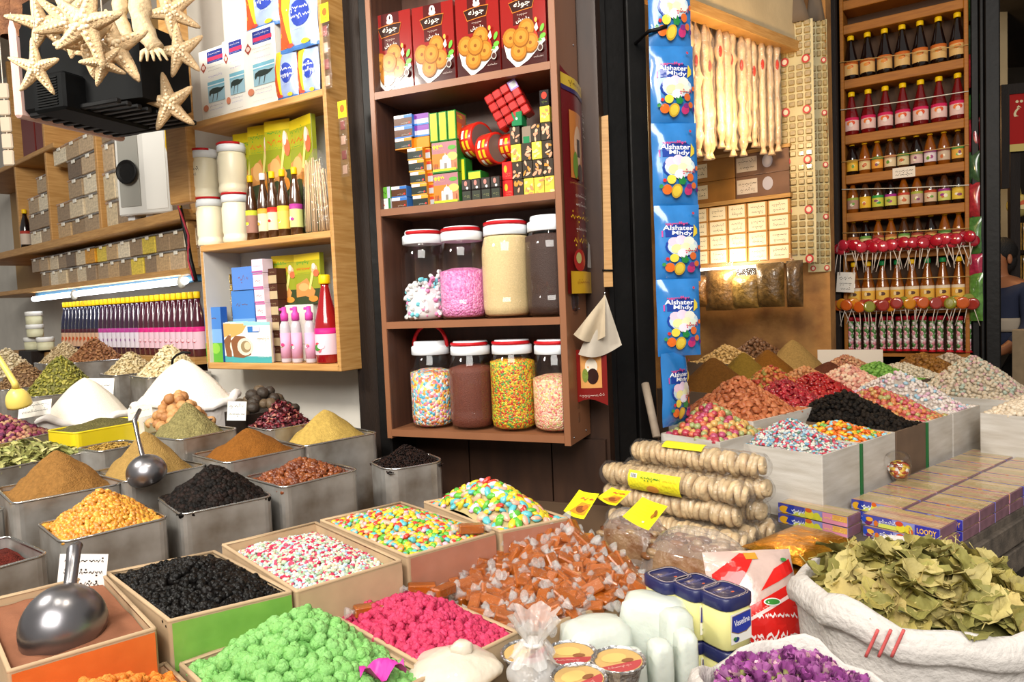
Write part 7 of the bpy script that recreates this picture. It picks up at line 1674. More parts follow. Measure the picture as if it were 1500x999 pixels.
rheap(1090, 556, 3.2, .24, .22, 512, None, pow_mat('r2', '7e6424'), 'olive ground spice cone in the right shop', 'crate of olive spice', 0, 'spice', 'spice_heap', pw=1.9)
rheap(1125, 548, 3.45, .26, .22, 508, None, pow_mat('r3', '7a4e18'), 'warm brown ground spice cone beside the olive one', 'crate of warm brown spice', 0, 'spice', 'spice_heap', pw=1.9)
rheap(1162, 538, 3.75, .32, .24, 493, None, pow_mat('r4', '9a7c48'), 'beige ground spice cone under the far wall shelf', 'crate of beige spice', 0, 'spice', 'spice_heap', pw=1.8)
rheap(1215, 548, 3.5, .2, .2, 528, None, pow_mat('r5', '5a3020'), 'dark reddish powder mound in front of the white sheet', 'crate of dark reddish powder', 0, 'spice', 'spice_heap', pw=1.9)
rheap(1240, 540, 3.75, .22, .2, 519, P_ell(.010, .008, .007, ('b8805a', 'c89a74', 'a86a50'), 6, 4, .1, mk_s, 1), mk_s('8a5a40'), 'pinkish brown sweets in front of the white sheet', 'crate of pinkish brown sweets', 220, 'sweets', 'pinkish_brown_sweets')
rheap(1064, 528, 3.6, .24, .2, 504, P_ell(.013, .008, .006, ('c8a468', 'b89458'), 6, 4, .1, mk_s, 1), mk_s('987840'), 'pale almonds at the back of the right table', 'crate of pale almonds', 200, 'almonds', 'pale_almonds')
rheap(1108, 520, 3.85, .26, .2, 494, P_ell(.015, .010, .009, ('6a4424', '7a5230', '5a381c'), 6, 4, .15, mk_s, 1), mk_s('4a2e16'), 'dark brown nuts at the back under the far wall shelf', 'crate of dark brown nuts', 180, 'nuts', 'brown_nuts')
card('blank white cardboard sheet standing behind the pinkish brown sweets', 1246, 532, 4.0, 92, 40, -.1, -.1, .03, 0, 1, 'e0d4c4')
# ================================================================ CARAMELS
M_car = mat('caramel', 'a85404', .28, coat=.2, var=.12, vscale=40); M_wrap = clear('sweet_wrapper', rough=.14, haze=0, bump=.7, bscale=120); M_twist = clear('wrapper_twist', rough=.2, haze=.22, bump=.8, bscale=150)  # twist film is milkier: its white highlights are put into the haze
TC = Tray(PZ(742, 936, .965), PZ(980, 858, .965), .30, .965)
cbx = tin(TC, 'low open cardboard tray under the wrapped caramels', M_card, r=.004, t=.004, name='sweet_box', cat='box', rim=False)
H = Heap(TC, 772, pu=.80, pv=.74, pw=2.4, sink=.0)
cw, ch, cl = .0098, .0085, .0245
car = MB().box(-cl, cl, -cw, cw, -ch, ch, M_car, None, .002)
wr = MB().box(-cl - .001, cl + .001, -cw - .001, cw + .001, -ch - .001, ch + .001, M_wrap, None, .0025)
for s in (-1, 1): wr.lathe([(.004, 0), (.003, .003), (.008, .009), (.010, .015)], M_twist, 8, Matrix.Translation((s * cl, 0, 0)) @ Matrix.Rotation(s * PI / 2, 4, 'Y'), sy=.7)
pieces(H, 250, [car], M_car, lambda i: ('caramel bar in clear wrapper in the heap at the front', 'wrapped caramels'), 'wrapped caramels filling the tray below the top ones', 'caramel', 'wrapped_caramel', 'caramel_heap', child=('wrapper', wr), push=.016, tilt=.55, sz=(.85, 1.2))
q = random.Random(3)
me_c, me_w = car.mesh('wrapped_caramel'), wr.mesh('wrapper')
for i, (px, py, z, a, ex) in enumerate(((540, 893, 1.0, .5, 'lying on the pink sweets by the cardboard box'), (690, 774, 1.062, .3, 'lying at the edge of the front lens sweets'), (618, 862, .998, .2, 'nearest the corner of the pink box'), (650, 865, 1.0, 1.0, 'second from the corner of the pink box'))):
    o = bpy.data.objects.new('wrapped_caramel', me_c); COL.objects.link(o); o.location = PZ(px, py, z); o.rotation_euler = (0, .1, a); tag(o, 'stray wrapped caramel bar ' + ex, 'caramel')
    w_ = bpy.data.objects.new('wrapper', me_w); COL.objects.link(w_); w_.parent = o

# ================================================================ STRINGS OF DRIED FIGS
fg = []
for k in range(3):
    b = MB(); rn = random.Random(k); pr = [(.008, -.005), (.022, -.0068), (.030, -.005), (.0325, .001), (.029, .0062), (.017, .0075), (.006, .005)]
    b.lathe([(r * rn.uniform(.96, 1.04), z) for r, z in pr], mat('dried_fig', 'cfb286', .5, coat=.35, var=.16, vscale=40, bump=.5, bscale=70, rnd=.1), 14, Matrix.Rotation(PI / 2, 4, 'Y')); fg.append(b.mesh('fig'))
M_fw = clear('fig_wrap', rough=.1, haze=.03, bump=.7, bscale=50)
def figs(p0, p1, ex, seed, label=None, label_top=None):
    p0, p1 = Vector(p0), Vector(p1); v = p1 - p0; L = v.length; n = int(L / .0142); q = random.Random(seed)
    t = thing('fig_bundle', 'wrapped string of dried figs, ' + ex, 'figs', p0); t.rotation_euler = v.to_track_quat('X', 'Z').to_euler()
    for i in range(n):
        x = (i + .5) * L / n; o = bpy.data.objects.new('fig', fg[q.randrange(3)]); COL.objects.link(o); o.parent = t
        o.location = (x, q.uniform(-.003, .003), q.uniform(-.003, .003)); o.rotation_euler = (q.uniform(0, 6), q.uniform(-.28, .28), q.uniform(-.28, .28)); s = q.uniform(.9, 1.06) * (.8 if i in (0, n - 1) else 1); o.scale = (1.05, s, s)
    part('cord', MB().tube([(-.002, 0, 0), (L + .002, 0, 0)], .003, mat('dried_fig', ''), 6), t)
    part('film', MB().lathe([(.018, -.012), (.0345, .004), (.0352, L * .5), (.0345, L - .004), (.018, L + .012)], M_fw, 14, Matrix.Rotation(PI / 2, 4, 'Y')), t)
    return t, L
vb = (BX * -1).normalized(); va = AX
E = Vector((.545, 1.735, 0))        # right hand front end of the stack
def row(b0, L, a, z): s = E - vb * (L + b0) + va * a; e = E - vb * b0 + va * a; return (s.x, s.y, z), (e.x, e.y, z)
zr = lambda k: TB + .034 + .061 * k
figL = []
for args in ((row(-.01, .40, 0, zr(0)), 'bottom front one in the stack', 1), (row(.0, .40, .07, zr(0)), 'bottom second one in the stack', 2), (row(-.02, .38, .14, zr(0)), 'bottom rear one in the stack', 3),
             (row(.02, .40, .03, zr(1)), 'front one in the second layer, below the yellow label', 4), (row(-.01, .40, .105, zr(1)), 'rear one in the second layer', 5),
             (row(-.01, .43, .02, zr(2)), 'front one in the third layer, wearing the big yellow label', 6), (row(-.03, .42, .09, zr(2)), 'rear one in the third layer', 7),
             (row(-.03, .38, .075, zr(3)), 'topmost one of the stack', 8)):
    figL.append(figs(args[0][0], args[0][1], args[1], args[2]))
def fig_label(t, L, x0, x1, a0, a1, full=True):
    Rr = .0375
    wrp = lambda x, y, z: (x, -(Rr - y) * math.cos(z / Rr), (Rr - y) * math.sin(z / Rr))
    p = Print(wrap=wrp, step=.0004, ml=.012); a0 *= Rr; a1 *= Rr
    p.rect(x0, x1, a0, a1, 'e6dc2e'); cx_ = (x0 + x1) / 2; w_ = x1 - x0; m = (a0 + a1) / 2; h = a1 - a0
    if full:
        p.rect(x0 + w_ * .05, x0 + w_ * .18, m + h * .16, m + h * .36, 'f0f0ec')
        for k in range(6): p.rect(x0 + w_ * (.06 + k * .02), x0 + w_ * (.069 + k * .02), m + h * .18, m + h * .34, '4a4a4a')
        p.scrib(cx_ - w_ * .05, m + h * .22, w_ * .36, h * .2, '2f7a2a', 3, .0022); p.scrib(x0 + w_ * .82, m + h * .2, w_ * .24, h * .1, 'c8702a', 4); p.scrib(x0 + w_ * .82, m, w_ * .24, h * .1, 'b8602a', 5); p.scrib(x0 + w_ * .82, m - h * .25, w_ * .2, h * .1, '3a3a2a', 6)
        p.ell(cx_, m - h * .22, w_ * .12, h * .16, 'c8883a'); p.scrib(x0 + w_ * .16, m - h * .2, w_ * .2, h * .12, '6a6a2a', 7); p.scrib(x0 + w_ * .16, m - h * .38, w_ * .2, h * .1, '6a6a2a', 8)
    part('paper_label', p.b, t)
fig_label(figL[5][0], .40, .10, .26, -.85, .75)
fig_label(figL[7][0], .36, .10, .22, .75, 1.75, False)
# yellow tagged clear packs of dates and nuts
M_date = mat('brown_dates', '7a4c2c', .35, coat=.5, col2='a08060', vscale=26, bump=.6, bscale=45); M_bagf = clear('bag_film', rough=.08, haze=.14, bump=.9, bscale=38)
def date_bag(px, py, z, L, W, H_, rz, label, seed):
    c = PZ(px, py, z); t = thing('date_bag', label, 'bag', (c.x, c.y, TB + .0006), rz); hh = z - TB + H_
    q = random.Random(seed); b = MB()
    for i in range(60):
        x, y = q.uniform(-.5, .5) * L * .86, q.uniform(-.5, .5) * W * .8; e = 1 - max(abs(x / L * 2), abs(y / W * 2)) ** 3
        b.ell((x, y, hh * (.35 + .55 * e) + q.uniform(-.01, .004)), (q.uniform(.014, .024), .010, .009), mat('date_%d' % (i % 3), ('6e4226', '8a5a36', 'a88a68')[i % 3], .3, coat=.4, var=.2, vscale=60), 8, 5, Matrix.Translation((x * 0, 0, 0)), .12, True, i)
    b.lathe([(.5, 0), (.52, hh * .3), (.46, hh * .7), (.3, hh * .86), (.001, hh * .88)], M_date, 16, Matrix.Diagonal((L, W, 1, 1)), sq=4)
    part('dates', b, t)
    f = MB(); f.grid(16, 16, lambda a_, c_: ((a_ - .5) * L * 1.12, (c_ - .5) * W * 1.1, .004 + hh * 1.04 * max(0, 1 - abs(2 * a_ - 1) ** 4) * max(0, 1 - abs(2 * c_ - 1) ** 4) + .006 * noise.noise(Vector((a_ * 9, c_ * 9, seed)))), M_bagf); part('film', f, t)
date_bag(1022, 796, .955, .24, .13, .02, -.75, 'clear crinkled bag of brown dates in front of the fig stack', 1)
date_bag(928, 762, .95, .17, .11, .015, -.75, 'clear bag of dates with yellow tag left of the fig stack', 2)
def tag_card(pts, label, art, z0=None):
    """stiff yellow card given by its four corners (left bottom, right bottom, right top, left top)"""
    a, b_, c, d_ = [P(*p_) for p_ in pts]; o = (a + b_ + c + d_) / 4; X = ((b_ + c) - (a + d_)) / 2; w_ = X.length; X.normalize(); Y = ((c + d_) - (a + b_)) / 2; h_ = Y.length; N = X.cross(Y).normalized(); Y = N.cross(X)
    t = thing('yellow_tag', label, 'tag', o); t.rotation_euler = Matrix((X, -N, Y)).transposed().to_euler()
    n = MB(); n.grid(6, 6, lambda a_, c_: ((a_ - .5) * w_, .006 * math.sin(a_ * 3 + c_), (c_ - .5) * h_), flat('ece022', .35, .3)); part('card_sheet', n, t)
    p = Print(wrap=lambda x, y, z: (x, y - .0006 + .006 * math.sin((x / w_ + .5) * 3 + (z / h_ + .5)), z), step=.0004, ml=.02); art(p, w_, h_); part('card_print', p.b, t)
def art_t1(p, w, h):
    for k in range(5): p.scrib(-w * .1, h * (.28 - k * .12), w * .5, h * .05, 'c8a81e', k)
    p.ell(w * .33, h * .1, w * .06, h * .14, '8a5a1e', rot=.5); p.ell(w * .3, -h * .02, w * .05, h * .1, 'a8701e'); p.rect(w * .12, w * .2, -h * .36, -h * .3, 'c8c8b8')
def art_t2(p, w, h):
    p.poly([(-w * .3, -h * .38), (w * .42, -h * .38), (w * .42, h * .05), (-w * .05, h * .1)], 'c8902a'); p.ell(w * .1, -h * .18, w * .22, h * .14, '8a4a22'); p.ell(w * .25, -h * .1, w * .12, h * .1, 'b86a2a'); p.scrib(w * .08, h * .22, w * .55, h * .2, 'd05a3a', 5, .004)
tag_card(((912, 760, 1.52), (955, 775, 1.47), (974, 745, 1.5), (940, 722, 1.56)), 'plain yellow tag card standing before the fig stack', art_t1)
tag_card(((823, 748, 1.56), (853, 758, 1.54), (880, 727, 1.6), (851, 715, 1.62)), 'yellow tag with brown fruit picture at the left of the fig stack', art_t2)
tag_card(((878, 730, 1.60), (903, 740, 1.58), (924, 722, 1.62), (893, 709, 1.66)), 'small yellow tag with fruit picture between the other two tags', art_t2)
# ================================================================ GOLD FOIL PACKS
M_gold = mat('gold_foil', 'c88a1a', .25, metal=.85, var=.12, vscale=10, bump=.45, bscale=30)
cg = Vector((.612, 1.545, 0)); q = random.Random(6)
for k in range(4):
    w_, d_ = .22, .15; h0 = TB + .001 + k * .0285
    t = thing('gold_pack', 'flat crinkled gold foil pack, %s of the stack beside the cartons' % ('bottom one', 'second from the bottom', 'third from the bottom', 'top one')[k], 'pack', (cg.x, cg.y, h0), .66 + q.uniform(-.05, .05), 'stack of gold foil packs by the cartons'); b = MB()
    thk = lambda a_, c_: .026 * (max(0, 1 - abs(2 * a_ - 1) ** 5) * max(0, 1 - abs(2 * c_ - 1) ** 4)) ** .7
    sh = lambda a_, c_: ((a_ - .5) * w_ + (c_ - .5) * .01, (c_ - .5) * d_)
    b.grid(16, 12, lambda a_, c_: (*sh(a_, c_), .013 + thk(a_, c_) / 2 + .0022 * noise.noise(Vector((a_ * 8, c_ * 8, k)))), M_gold); b.grid(16, 12, lambda a_, c_: (*sh(1 - a_, c_), .013 - thk(a_, c_) / 2), M_gold)
    part('foil_body', b, t); part('inside_block', MB().box(-w_ * .38, w_ * .38, -d_ * .38, d_ * .38, .004, .022, M_gold), t)
# ================================================================ RED AND WHITE BAG
c = P(1120, 940, 1.27); c.z = TB + .001; M_rb = mat('cloudy_bag', 'c4aaa0', .25, coat=.5, var=.06, vscale=20, bump=.3, bscale=40)
def art_rb(p, w, h):
    x = lambda a: -w / 2 + a * w
    Z = lambda a: a * h
    R1 = 'd0201c'
    p.poly([(x(.04), Z(.62)), (x(.05), Z(.78)), (x(.40), Z(.97)), (x(.56), Z(.95)), (x(.3), Z(.66))], R1); p.poly([(x(.52), Z(.60)), (x(.72), Z(.80)), (x(.95), Z(.90)), (x(.97), Z(.78)), (x(.74), Z(.68))], R1); p.rect(x(.44), x(.58), Z(.9), Z(.97), 'c8902a')
    p.poly([(x(.03), Z(.06)), (x(.03), Z(.28)), (x(.35), Z(.46)), (x(.97), Z(.70)), (x(.97), Z(.06))], R1)
    p.text('BEST QUALITY', x(.36), Z(.36), h * .05, 'e88a80', w * .62, .46); p.poly([(x(.05), Z(.22)), (x(.06), Z(.25)), (x(.97), Z(.62)), (x(.97), Z(.585))], 'ecd0cc')
    p.scrib(x(.52), Z(.21), w * .85, h * .10, 'f0e4e2', 4, .005, False); p.scrib(x(.52), Z(.17), w * .8, h * .08, 'f0e4e2', 14, .004, False); p.scrib(x(.68), Z(.38), w * .5, h * .07, 'f0e4e2', 9, .004, False); p.scrib(x(.6), Z(.10), w * .6, h * .05, 'f0dcd8', 12, .003, False)
    p.ell(x(.62), Z(.50), w * .10, h * .035, 'eef0ea'); p.ell(x(.62), Z(.50), w * .085, h * .026, '3a8a3a'); p.ell(x(.86), Z(.885), w * .04, h * .018, '3a8a3a')
pouch('red_bag', 'red and white plastic bag of white grains leaning behind the petroleum jelly jars', 'bag', c, .0, .165, .192, .035, M_rb, art_rb, tilt=-.5, coat=.5, gl=.22, ml=.015)
# ================================================================ PETROLEUM JELLY JARS
M_vas = mat('pale_yellow_jelly', 'e4df98', .3, coat=.4, sss=.1); M_vlid = mat('navy_lid', '1c2150', .35, coat=.2)
def vas_mesh():
    r = .0335; h = .087
    b = MB().lathe([(r * .9, 0), (r * .97, .003), (r * .97, .064), (r * .9, .068)], M_vas, 28, sq=4.5)
    l = MB().lathe([(r * 1.02, .0665), (r * 1.03, .068), (r * 1.03, .0845), (r * .98, .0862), (r * .86, .0862), (r * .83, .0845), (.001, .0845)], M_vlid, 28, sq=4.5)
    k = MB().tube([(r * .84 * math.cos(a) * (abs(math.cos(a)) ** 4.5 + abs(math.sin(a)) ** 4.5) ** (-1 / 4.5), r * .84 * math.sin(a) * (abs(math.cos(a)) ** 4.5 + abs(math.sin(a)) ** 4.5) ** (-1 / 4.5), .0862) for a in [2 * PI * i / 24 for i in range(25)]], .0008, flat('a89a98'), 4)
    p = Print(step=.0003); y = -r * .975
    p.wrap = lambda x, yy, z: (x, y + yy, z); p.ml = 1
    p.rect(-.024, .024, .012, .061, 'e8e6e0'); p.poly([(-.023, .033), (-.021, .058), (.023, .06), (.023, .032), (.012, .026), (-.008, .026)], '8a7058'); p.poly([(-.022, .034), (-.020, .057), (.022, .059), (.022, .033), (.012, .028), (-.008, .028)], '2a3a9a'); p.text('Vaseline', .001, .046, .010, 'f2f2f6', .036, .05, .01); p.ell(-.012, .019, .006, .004, '2a3a7a'); p.ell(-.016, .021, .004, .003, '3a7a3a')
    tp = Print(step=.0002); tp.wrap = lambda x, yy, z: (x, z, .0848 - yy); tp.ml = 1
    tp.text('Vaseline', -.002, .004, .009, '6a6a9a', .045); tp.ell(.006, -.012, .003, .002, 'c85a3a')
    return [m.mesh(n_) for m, n_ in ((b, 'jar_body'), (l, 'lid'), (k, 'lid_edge'), (p.b, 'label'), (tp.b, 'lid_print'))]
vm = vas_mesh()
for i, (px, py, ex) in enumerate(((979, 841, 'farthest stack'), (1019, 851, 'middle stack'), (1061, 863, 'nearest stack'))):
    c = PZ(px, py, TB + .1745)
    for k in range(2):
        t = thing('jelly_jar', 'pale yellow petroleum jelly jar with navy lid, %s one of the %s' % (('lower', 'upper')[k], ex), 'jar', (c.x, c.y, TB + .0005 + k * .0873), .46 + .05 * i)
        for n_, me in zip(('jar_body', 'lid', 'lid_edge', 'label', 'lid_print'), vm): part(n_, me, t)
# ================================================================ WHITE CRYSTAL BLOCKS
M_al = mat('white_crystal', 'ccd2c8', .4, sss=.2, coat=.2, var=.03, vscale=20, bump=.35, bscale=30)
def block(px, py, z, sx, sy, sz, rz, label, seed, tilt=(0, 0)):
    c = PZ(px, py, z); q = random.Random(seed); b = MB(); n = 10
    b.ell((0, 0, sz / 2), (sx / 2 * 1.12, sy / 2 * 1.12, sz / 2 * 1.05), M_al, 20, 14)
    vs = []
    for v in b.v:
        p = Vector((v[0] / (sx / 2), v[1] / (sy / 2), (v[2] - sz / 2) / (sz / 2))); m = max(abs(p.x), abs(p.y), abs(p.z), 1e-6); L = p.length; f = (L / m) ** .72
        p2 = p * f / 1.12; nn = .045 * noise.noise(p * 1.7 + Vector((seed, seed * 2, 0)))
        vs.append((p2.x * sx / 2 * (1 + nn), p2.y * sy / 2 * (1 + nn), max(0, sz / 2 + p2.z * sz / 2 * (1 + nn * .5))))
    b.v = vs; o = obj('crystal_block', b, None, (c.x, c.y, TB + .001), rz); o.rotation_euler = (tilt[0], tilt[1], rz); return tag(o, label, 'crystal block')
top = lambda px, py, z: z - TB
block(872, 905, .985, .115, .085, .145, .3, 'big rounded white crystal block at the left of the group', 1)
block(952, 868, 1.0, .12, .07, .16, -.35, 'long sloping white crystal block behind the others', 2, (0, .06))
block(925, 950, .955, .040, .05, .115, .1, 'upright white crystal column beside the foil cups', 3)
block(966, 935, .965, .036, .045, .125, .2, 'upright white crystal column, middle of the front row', 4)
block(1003, 920, .975, .034, .045, .135, .15, 'upright white crystal column next to the petroleum jelly jars', 5)
block(990, 888, .995, .05, .05, .155, .3, 'tall white crystal column behind the front row', 6)
# ================================================================ FOIL CUPS, WHITE BAGS
cbp = P(850, 1010, .93); st = thing('cardboard_box', 'closed cardboard box carrying the foil cups and white bags at the front', 'box', (cbp.x - .06, cbp.y + .0, TB + .0006), .15)
part('carton', MB().box(-.13, .12, -.07, .085, 0, .118, M_card, None, .003), st); part('packing_tape', MB().box(-.02, .02, -.071, .086, .1175, .1185, flat('b8a080', .3)), st)
ZB = TB + .1195
M_foil = mat('silver_foil', 'c8c8ca', .25, metal=.9, bump=.5, bscale=120, var=.1, vscale=30)
for i, (px, py, k, ex) in enumerate(((836, 957, 0, 'left rear'), (906, 966, 0, 'right'), (848, 992, 0, 'front'), (772, 955, 0, 'beside the tied bag'))):
    z = ZB + .034; c = PZ(px, py, z); r = .037
    t = thing('foil_cup', 'small crimped foil cup with printed yellow lid, %s' % ex, 'cup', (c.x, c.y, ZB + .0004), .3 * i, 'foil cups at the front')
    b = MB(); n = 48; pr = [(.68, 0), (.86, .026), (.9, .030), (1.0, .031), (1.02, .0345), (.98, .0355), (.9, .033)]
    vs = [(r * p_ * (1 + .02 * (j % 2) * (1 if p_ < .95 else 1.6)) * math.cos(2 * PI * j / n), r * p_ * (1 + .02 * (j % 2) * (1 if p_ < .95 else 1.6)) * math.sin(2 * PI * j / n), z_) for p_, z_ in pr for j in range(n)]
    b.add(vs, [tuple(range(n))[::-1]] + [(a_ * n + j, a_ * n + (j + 1) % n, (a_ + 1) * n + (j + 1) % n, (a_ + 1) * n + j) for a_ in range(len(pr) - 1) for j in range(n)], M_foil); part('cup_body', b, t)
    p = Print(step=.00025); p.wrap = lambda x, yy, z_: (x, z_, .0325 - yy); p.ml = 1
    p.ell(0, 0, r * .9, r * .9, 'c8a468', 24); p.poly([(r * .86 * math.cos(a), r * .86 * math.sin(a)) for a in [PI * 1.1 + PI * .8 * k_ / 10 for k_ in range(11)]], 'b0484a'); p.ell(-r * .1, r * .2, r * .5, r * .35, 'dcb870', 14); p.ell(r * .3, -r * .15, r * .25, r * .14, '8a5a3a', 10); p.scrib(-r * .2, -r * .5, r * .9, r * .16, 'e8d8c8', i); part('lid_print', p.b, t)
M_wb = mat('white_bag_plastic', 'cfc4b2', .4, coat=.3, sss=.15, var=.06, vscale=14, bump=.5, bscale=26); M_wb2 = clear('cloudy_plastic', rough=.18, haze=.3, bump=.9, bscale=40)
def tied_bag(px, py, z, r, hb, hn, label, m, neck_m, seed, fill=True, lean=(0, 0)):
    c = PZ(px, py, z); t = thing('tied_bag', label, 'bag', c); n = 30; b = MB()
    def f(a, s):
        g = 2 * PI * a; q_ = 1 + .05 * math.sin(5 * g + seed) + .03 * math.sin(9 * g + s * 6)
        rr = r * math.sin(PI * min(.995, .12 + s * (.87 if hn < .03 else .80))) ** .8 * q_; return (rr * math.cos(g), rr * math.sin(g) * .85, hb * s)
    b.grid(n + 1, 14, f, m); part('bag_body', b, t)
    if hn < .03:
        part('knot', MB().ell((.01, 0, hb), (.016, .013, .010), m, 10, 7, jit=.2, seed=3), t); return
    b = MB(); x0, y0 = lean
    def fn(a, s):
        g = 2 * PI * a; k_ = (1 + .10 * math.sin(9 * g + seed) + .07 * math.sin(17 * g + s * 5)); rr = (r * .6 * (1 - s / .45) + .010 if s < .45 else .010 + .024 * ((s - .45) / .55) ** .9) * k_
        return (rr * math.cos(g) + x0 * s, rr * math.sin(g) + y0 * s, hb * .92 + hn * s + .006 * math.sin(6 * g))
    b.grid(61, 14, fn, neck_m); part('neck', b, t); part('tie', MB().lathe([(.014, -.003), (.016, 0), (.014, .003)], flat('d8d4d0'), 12, Matrix.Translation((x0 * .35, y0 * .35, hb * .92 + hn * .35))), t)
tied_bag(668, 1002, ZB + .0005, .065, .052, .012, 'rounded cream plastic bag lying in front of the pink sweets', M_wb, M_wb, 2)
tied_bag(782, 1010, ZB + .0005, .036, .050, .060, 'cloudy plastic bag with a tied ruffled neck in front of the caramels', M_wb2, M_wb2, 5, lean=(.006, 0))
# pink paper flower and small bits on the green sweets
c = PZ(560, 985, 1.012); t = thing('pink_wrapper', 'crumpled bright pink wrapper on the green sweets at the bottom edge', 'wrapper', c, .3)
b = MB(); b.grid(10, 6, lambda a_, c_: ((a_ - .5) * .06, (c_ - .5) * .03 + .006 * math.sin(a_ * 11), .006 + .010 * math.sin(a_ * 9 + c_ * 4)), flat('c83a9a', .4)); part('film', b, t)
# ================================================================ SACKS OF LEAVES AND ROSEBUDS
M_sk2 = mat('woven_sack', 'c6c0ba', .7, var=.05, vscale=20, bump=.4, bscale=110)
bench = thing('low_bench', 'low wooden bench carrying the two open sacks at the front', 'bench', (.48, .93, 0), .72); part('seat_board', MB().box(-.42, .42, -.26, .26, .40, .44, M_plank, None, .006), bench)
for x in (-.36, .36):
    for y in (-.2, .2): part('leg', MB().box(x - .03, x + .03, y - .03, y + .03, 0, .40, M_plank, None, .004), bench)
cl = Vector((.605, 1.06, 1.045)); s1 = sack(cl, .172, .158, .6, 'large open white woven sack full of dried leaves, with red stripes', base=.4405, seed=3, m=M_sk2)
# red stripes woven into the rolled rim
b = MB()
for k in range(3):
    pts = []
    px = 1268 + k * 19
    for i in range(7): pts.append((px + i * 3.0, 962 - i * 6.6))
    w3 = []
    for x_, y_ in pts:
        d = ray(x_, y_); best = None
        # outermost surface of the rolled rim along this ray
        for st_ in range(400):
            p_ = CAM + d * (.70 + st_ * .001); dx, dy = (p_.x - cl.x) / .172, (p_.y - cl.y) / .158; rr = math.hypot(dx, dy)
            if rr < 1.075 and p_.z < cl.z + .004: best = CAM + d * (.70 + st_ * .001 - .010); break
        if best is not None: w3.append(best - s1.location)
    if len(w3) > 2: b.tube(w3, .0022, flat('c85a58', .7), 5)
part('red_stripes', b, s1, 'three red woven stripes')
TL = Tray(cl + Vector((-.155, -.14, 0)), cl + Vector((.155, -.14, 0)), .28, cl.z)
class Round(Heap):
    """a heap with a round foot"""
    def uv(s, u, v):
        a, r = 2 * PI * u, math.sqrt(v); return .5 + .5 * r * math.cos(a), .5 + .5 * r * math.sin(a)
    def z(s, u, v):
        r = min(1, math.hypot(u - .5, v - .5) * 2); return s.T.z - s.sink + s.peak * (1 - r ** 2) + s.rough * noise.noise(Vector((u * 6, v * 6, s.seed)))
def round_scatter(H, n, np_, seed, tilt, sz, push):
    q = random.Random(seed); out = []
    for i in range(n):
        r = math.sqrt((i + .5) / n) * q.uniform(.95, 1.0); a = i * 2.39996 + q.uniform(-.2, .2); u, v = .5 + .5 * r * math.cos(a), .5 + .5 * r * math.sin(a)
        p = H.T.w(u, v, H.z(u, v) + q.uniform(0, 1) * push); nn = Vector((q.uniform(-tilt, tilt) + math.cos(a) * r * .5, q.uniform(-tilt, tilt) + math.sin(a) * r * .5, 1)).normalized()
        out.append((Matrix.Translation(p) @ nn.to_track_quat('Z', 'Y').to_matrix().to_4x4() @ Matrix.Rotation(q.uniform(0, 6.28), 4, 'Z') @ Matrix.Scale(q.uniform(*sz), 4), q.randrange(np_)))
    return out
def round_heap(H, m, name, label, cat):
    o = H.T.o; b = MB(); b.grid(33, 12, lambda a_, c_: tuple(Vector(H.pt(a_, max(.0001, c_ ** 2), -.006)) - Vector((o.x, o.y, H.T.z))), m); return tag(obj(name, b, None, (o.x, o.y, H.T.z)), label, cat, kind='stuff')
H = Round(TL, peak=.055, sink=.03, rough=.02)
def bay(L, W, m, seed):
    """a broad toothed leaf with a raised midrib"""
    q = random.Random(seed); n = 11; vs = []; cu = q.uniform(-.25, .45); tw = q.uniform(-.5, .5)
    for i in range(n):
        s = i / (n - 1); w_ = W * (math.sin(PI * min(.99, s ** .8 * .97 + .02)) ** .75) * (1 if i % 2 else .86) + .0008
        for t_ in (-1, -.5, 0, .5, 1): vs.append((s * L - L / 2, t_ * w_ / 2, cu * L * (s - .5) ** 2 * 2 + abs(t_) * w_ * .22 + t_ * tw * w_ * s * .5 + .0025 * math.sin(s * 15 + t_ * 4 + seed)))
    b = MB(); b.add(vs, [(5 * i + j, 5 * i + 5 + j, 5 * i + 6 + j, 5 * i + 1 + j) for i in range(n - 1) for j in range(4)], m, True)
    v = MB(); v.tube([(vs[5 * i + 2][0], vs[5 * i + 2][1], vs[5 * i + 2][2] + .0006) for i in range(n)] , .0007, mat('leaf_rib', 'a89a5c', .6), 4); v.tube([(-L / 2 - .014, .001, cu * L * .5 + .003), vs[2]], .0008, mat('leaf_rib', ''), 4)
    return b.mesh('dried_leaf'), v.mesh('midrib')
lc = ('a2944c', '8a8444', 'b4a566', '968846', 'b09c5e', '827c3e'); mk_bl = lambda c: mat('sage_leaf_' + c, c, .7, var=.22, vscale=24, bump=.4, bscale=50, rnd=.12)
LVS = [bay(.078, .044, mk_bl(c), i) for i, c in enumerate(lc)] + [bay(.062, .036, mk_bl(c), i + 9) for i, c in enumerate(lc)]
round_heap(H, mk_bl('6a6632'), 'leaf_heap', 'dried leaves filling the large sack below the top ones', 'leaves')
for M, i in round_scatter(H, 230, len(LVS), 5, .75, (.8, 1.2), .022):
    o = bpy.data.objects.new('dried_leaf', LVS[i][0]); COL.objects.link(o); o.matrix_world = M; tag(o, 'olive dried leaf in the heap on the large sack', 'leaf', 'dried leaves on the large sack')
    c = bpy.data.objects.new('midrib', LVS[i][1]); COL.objects.link(c); c.parent = o
cr = Vector((.335, .868, 1.0)); sack(cr, .118, .112, .58, 'smaller open white sack full of purple dried rosebuds', base=.4405, seed=8, m=M_sk2)
TRS = Tray(cr + Vector((-.105, -.10, 0)), cr + Vector((.105, -.10, 0)), .20, cr.z); H = Round(TRS, peak=.035, sink=.02, rough=.012)
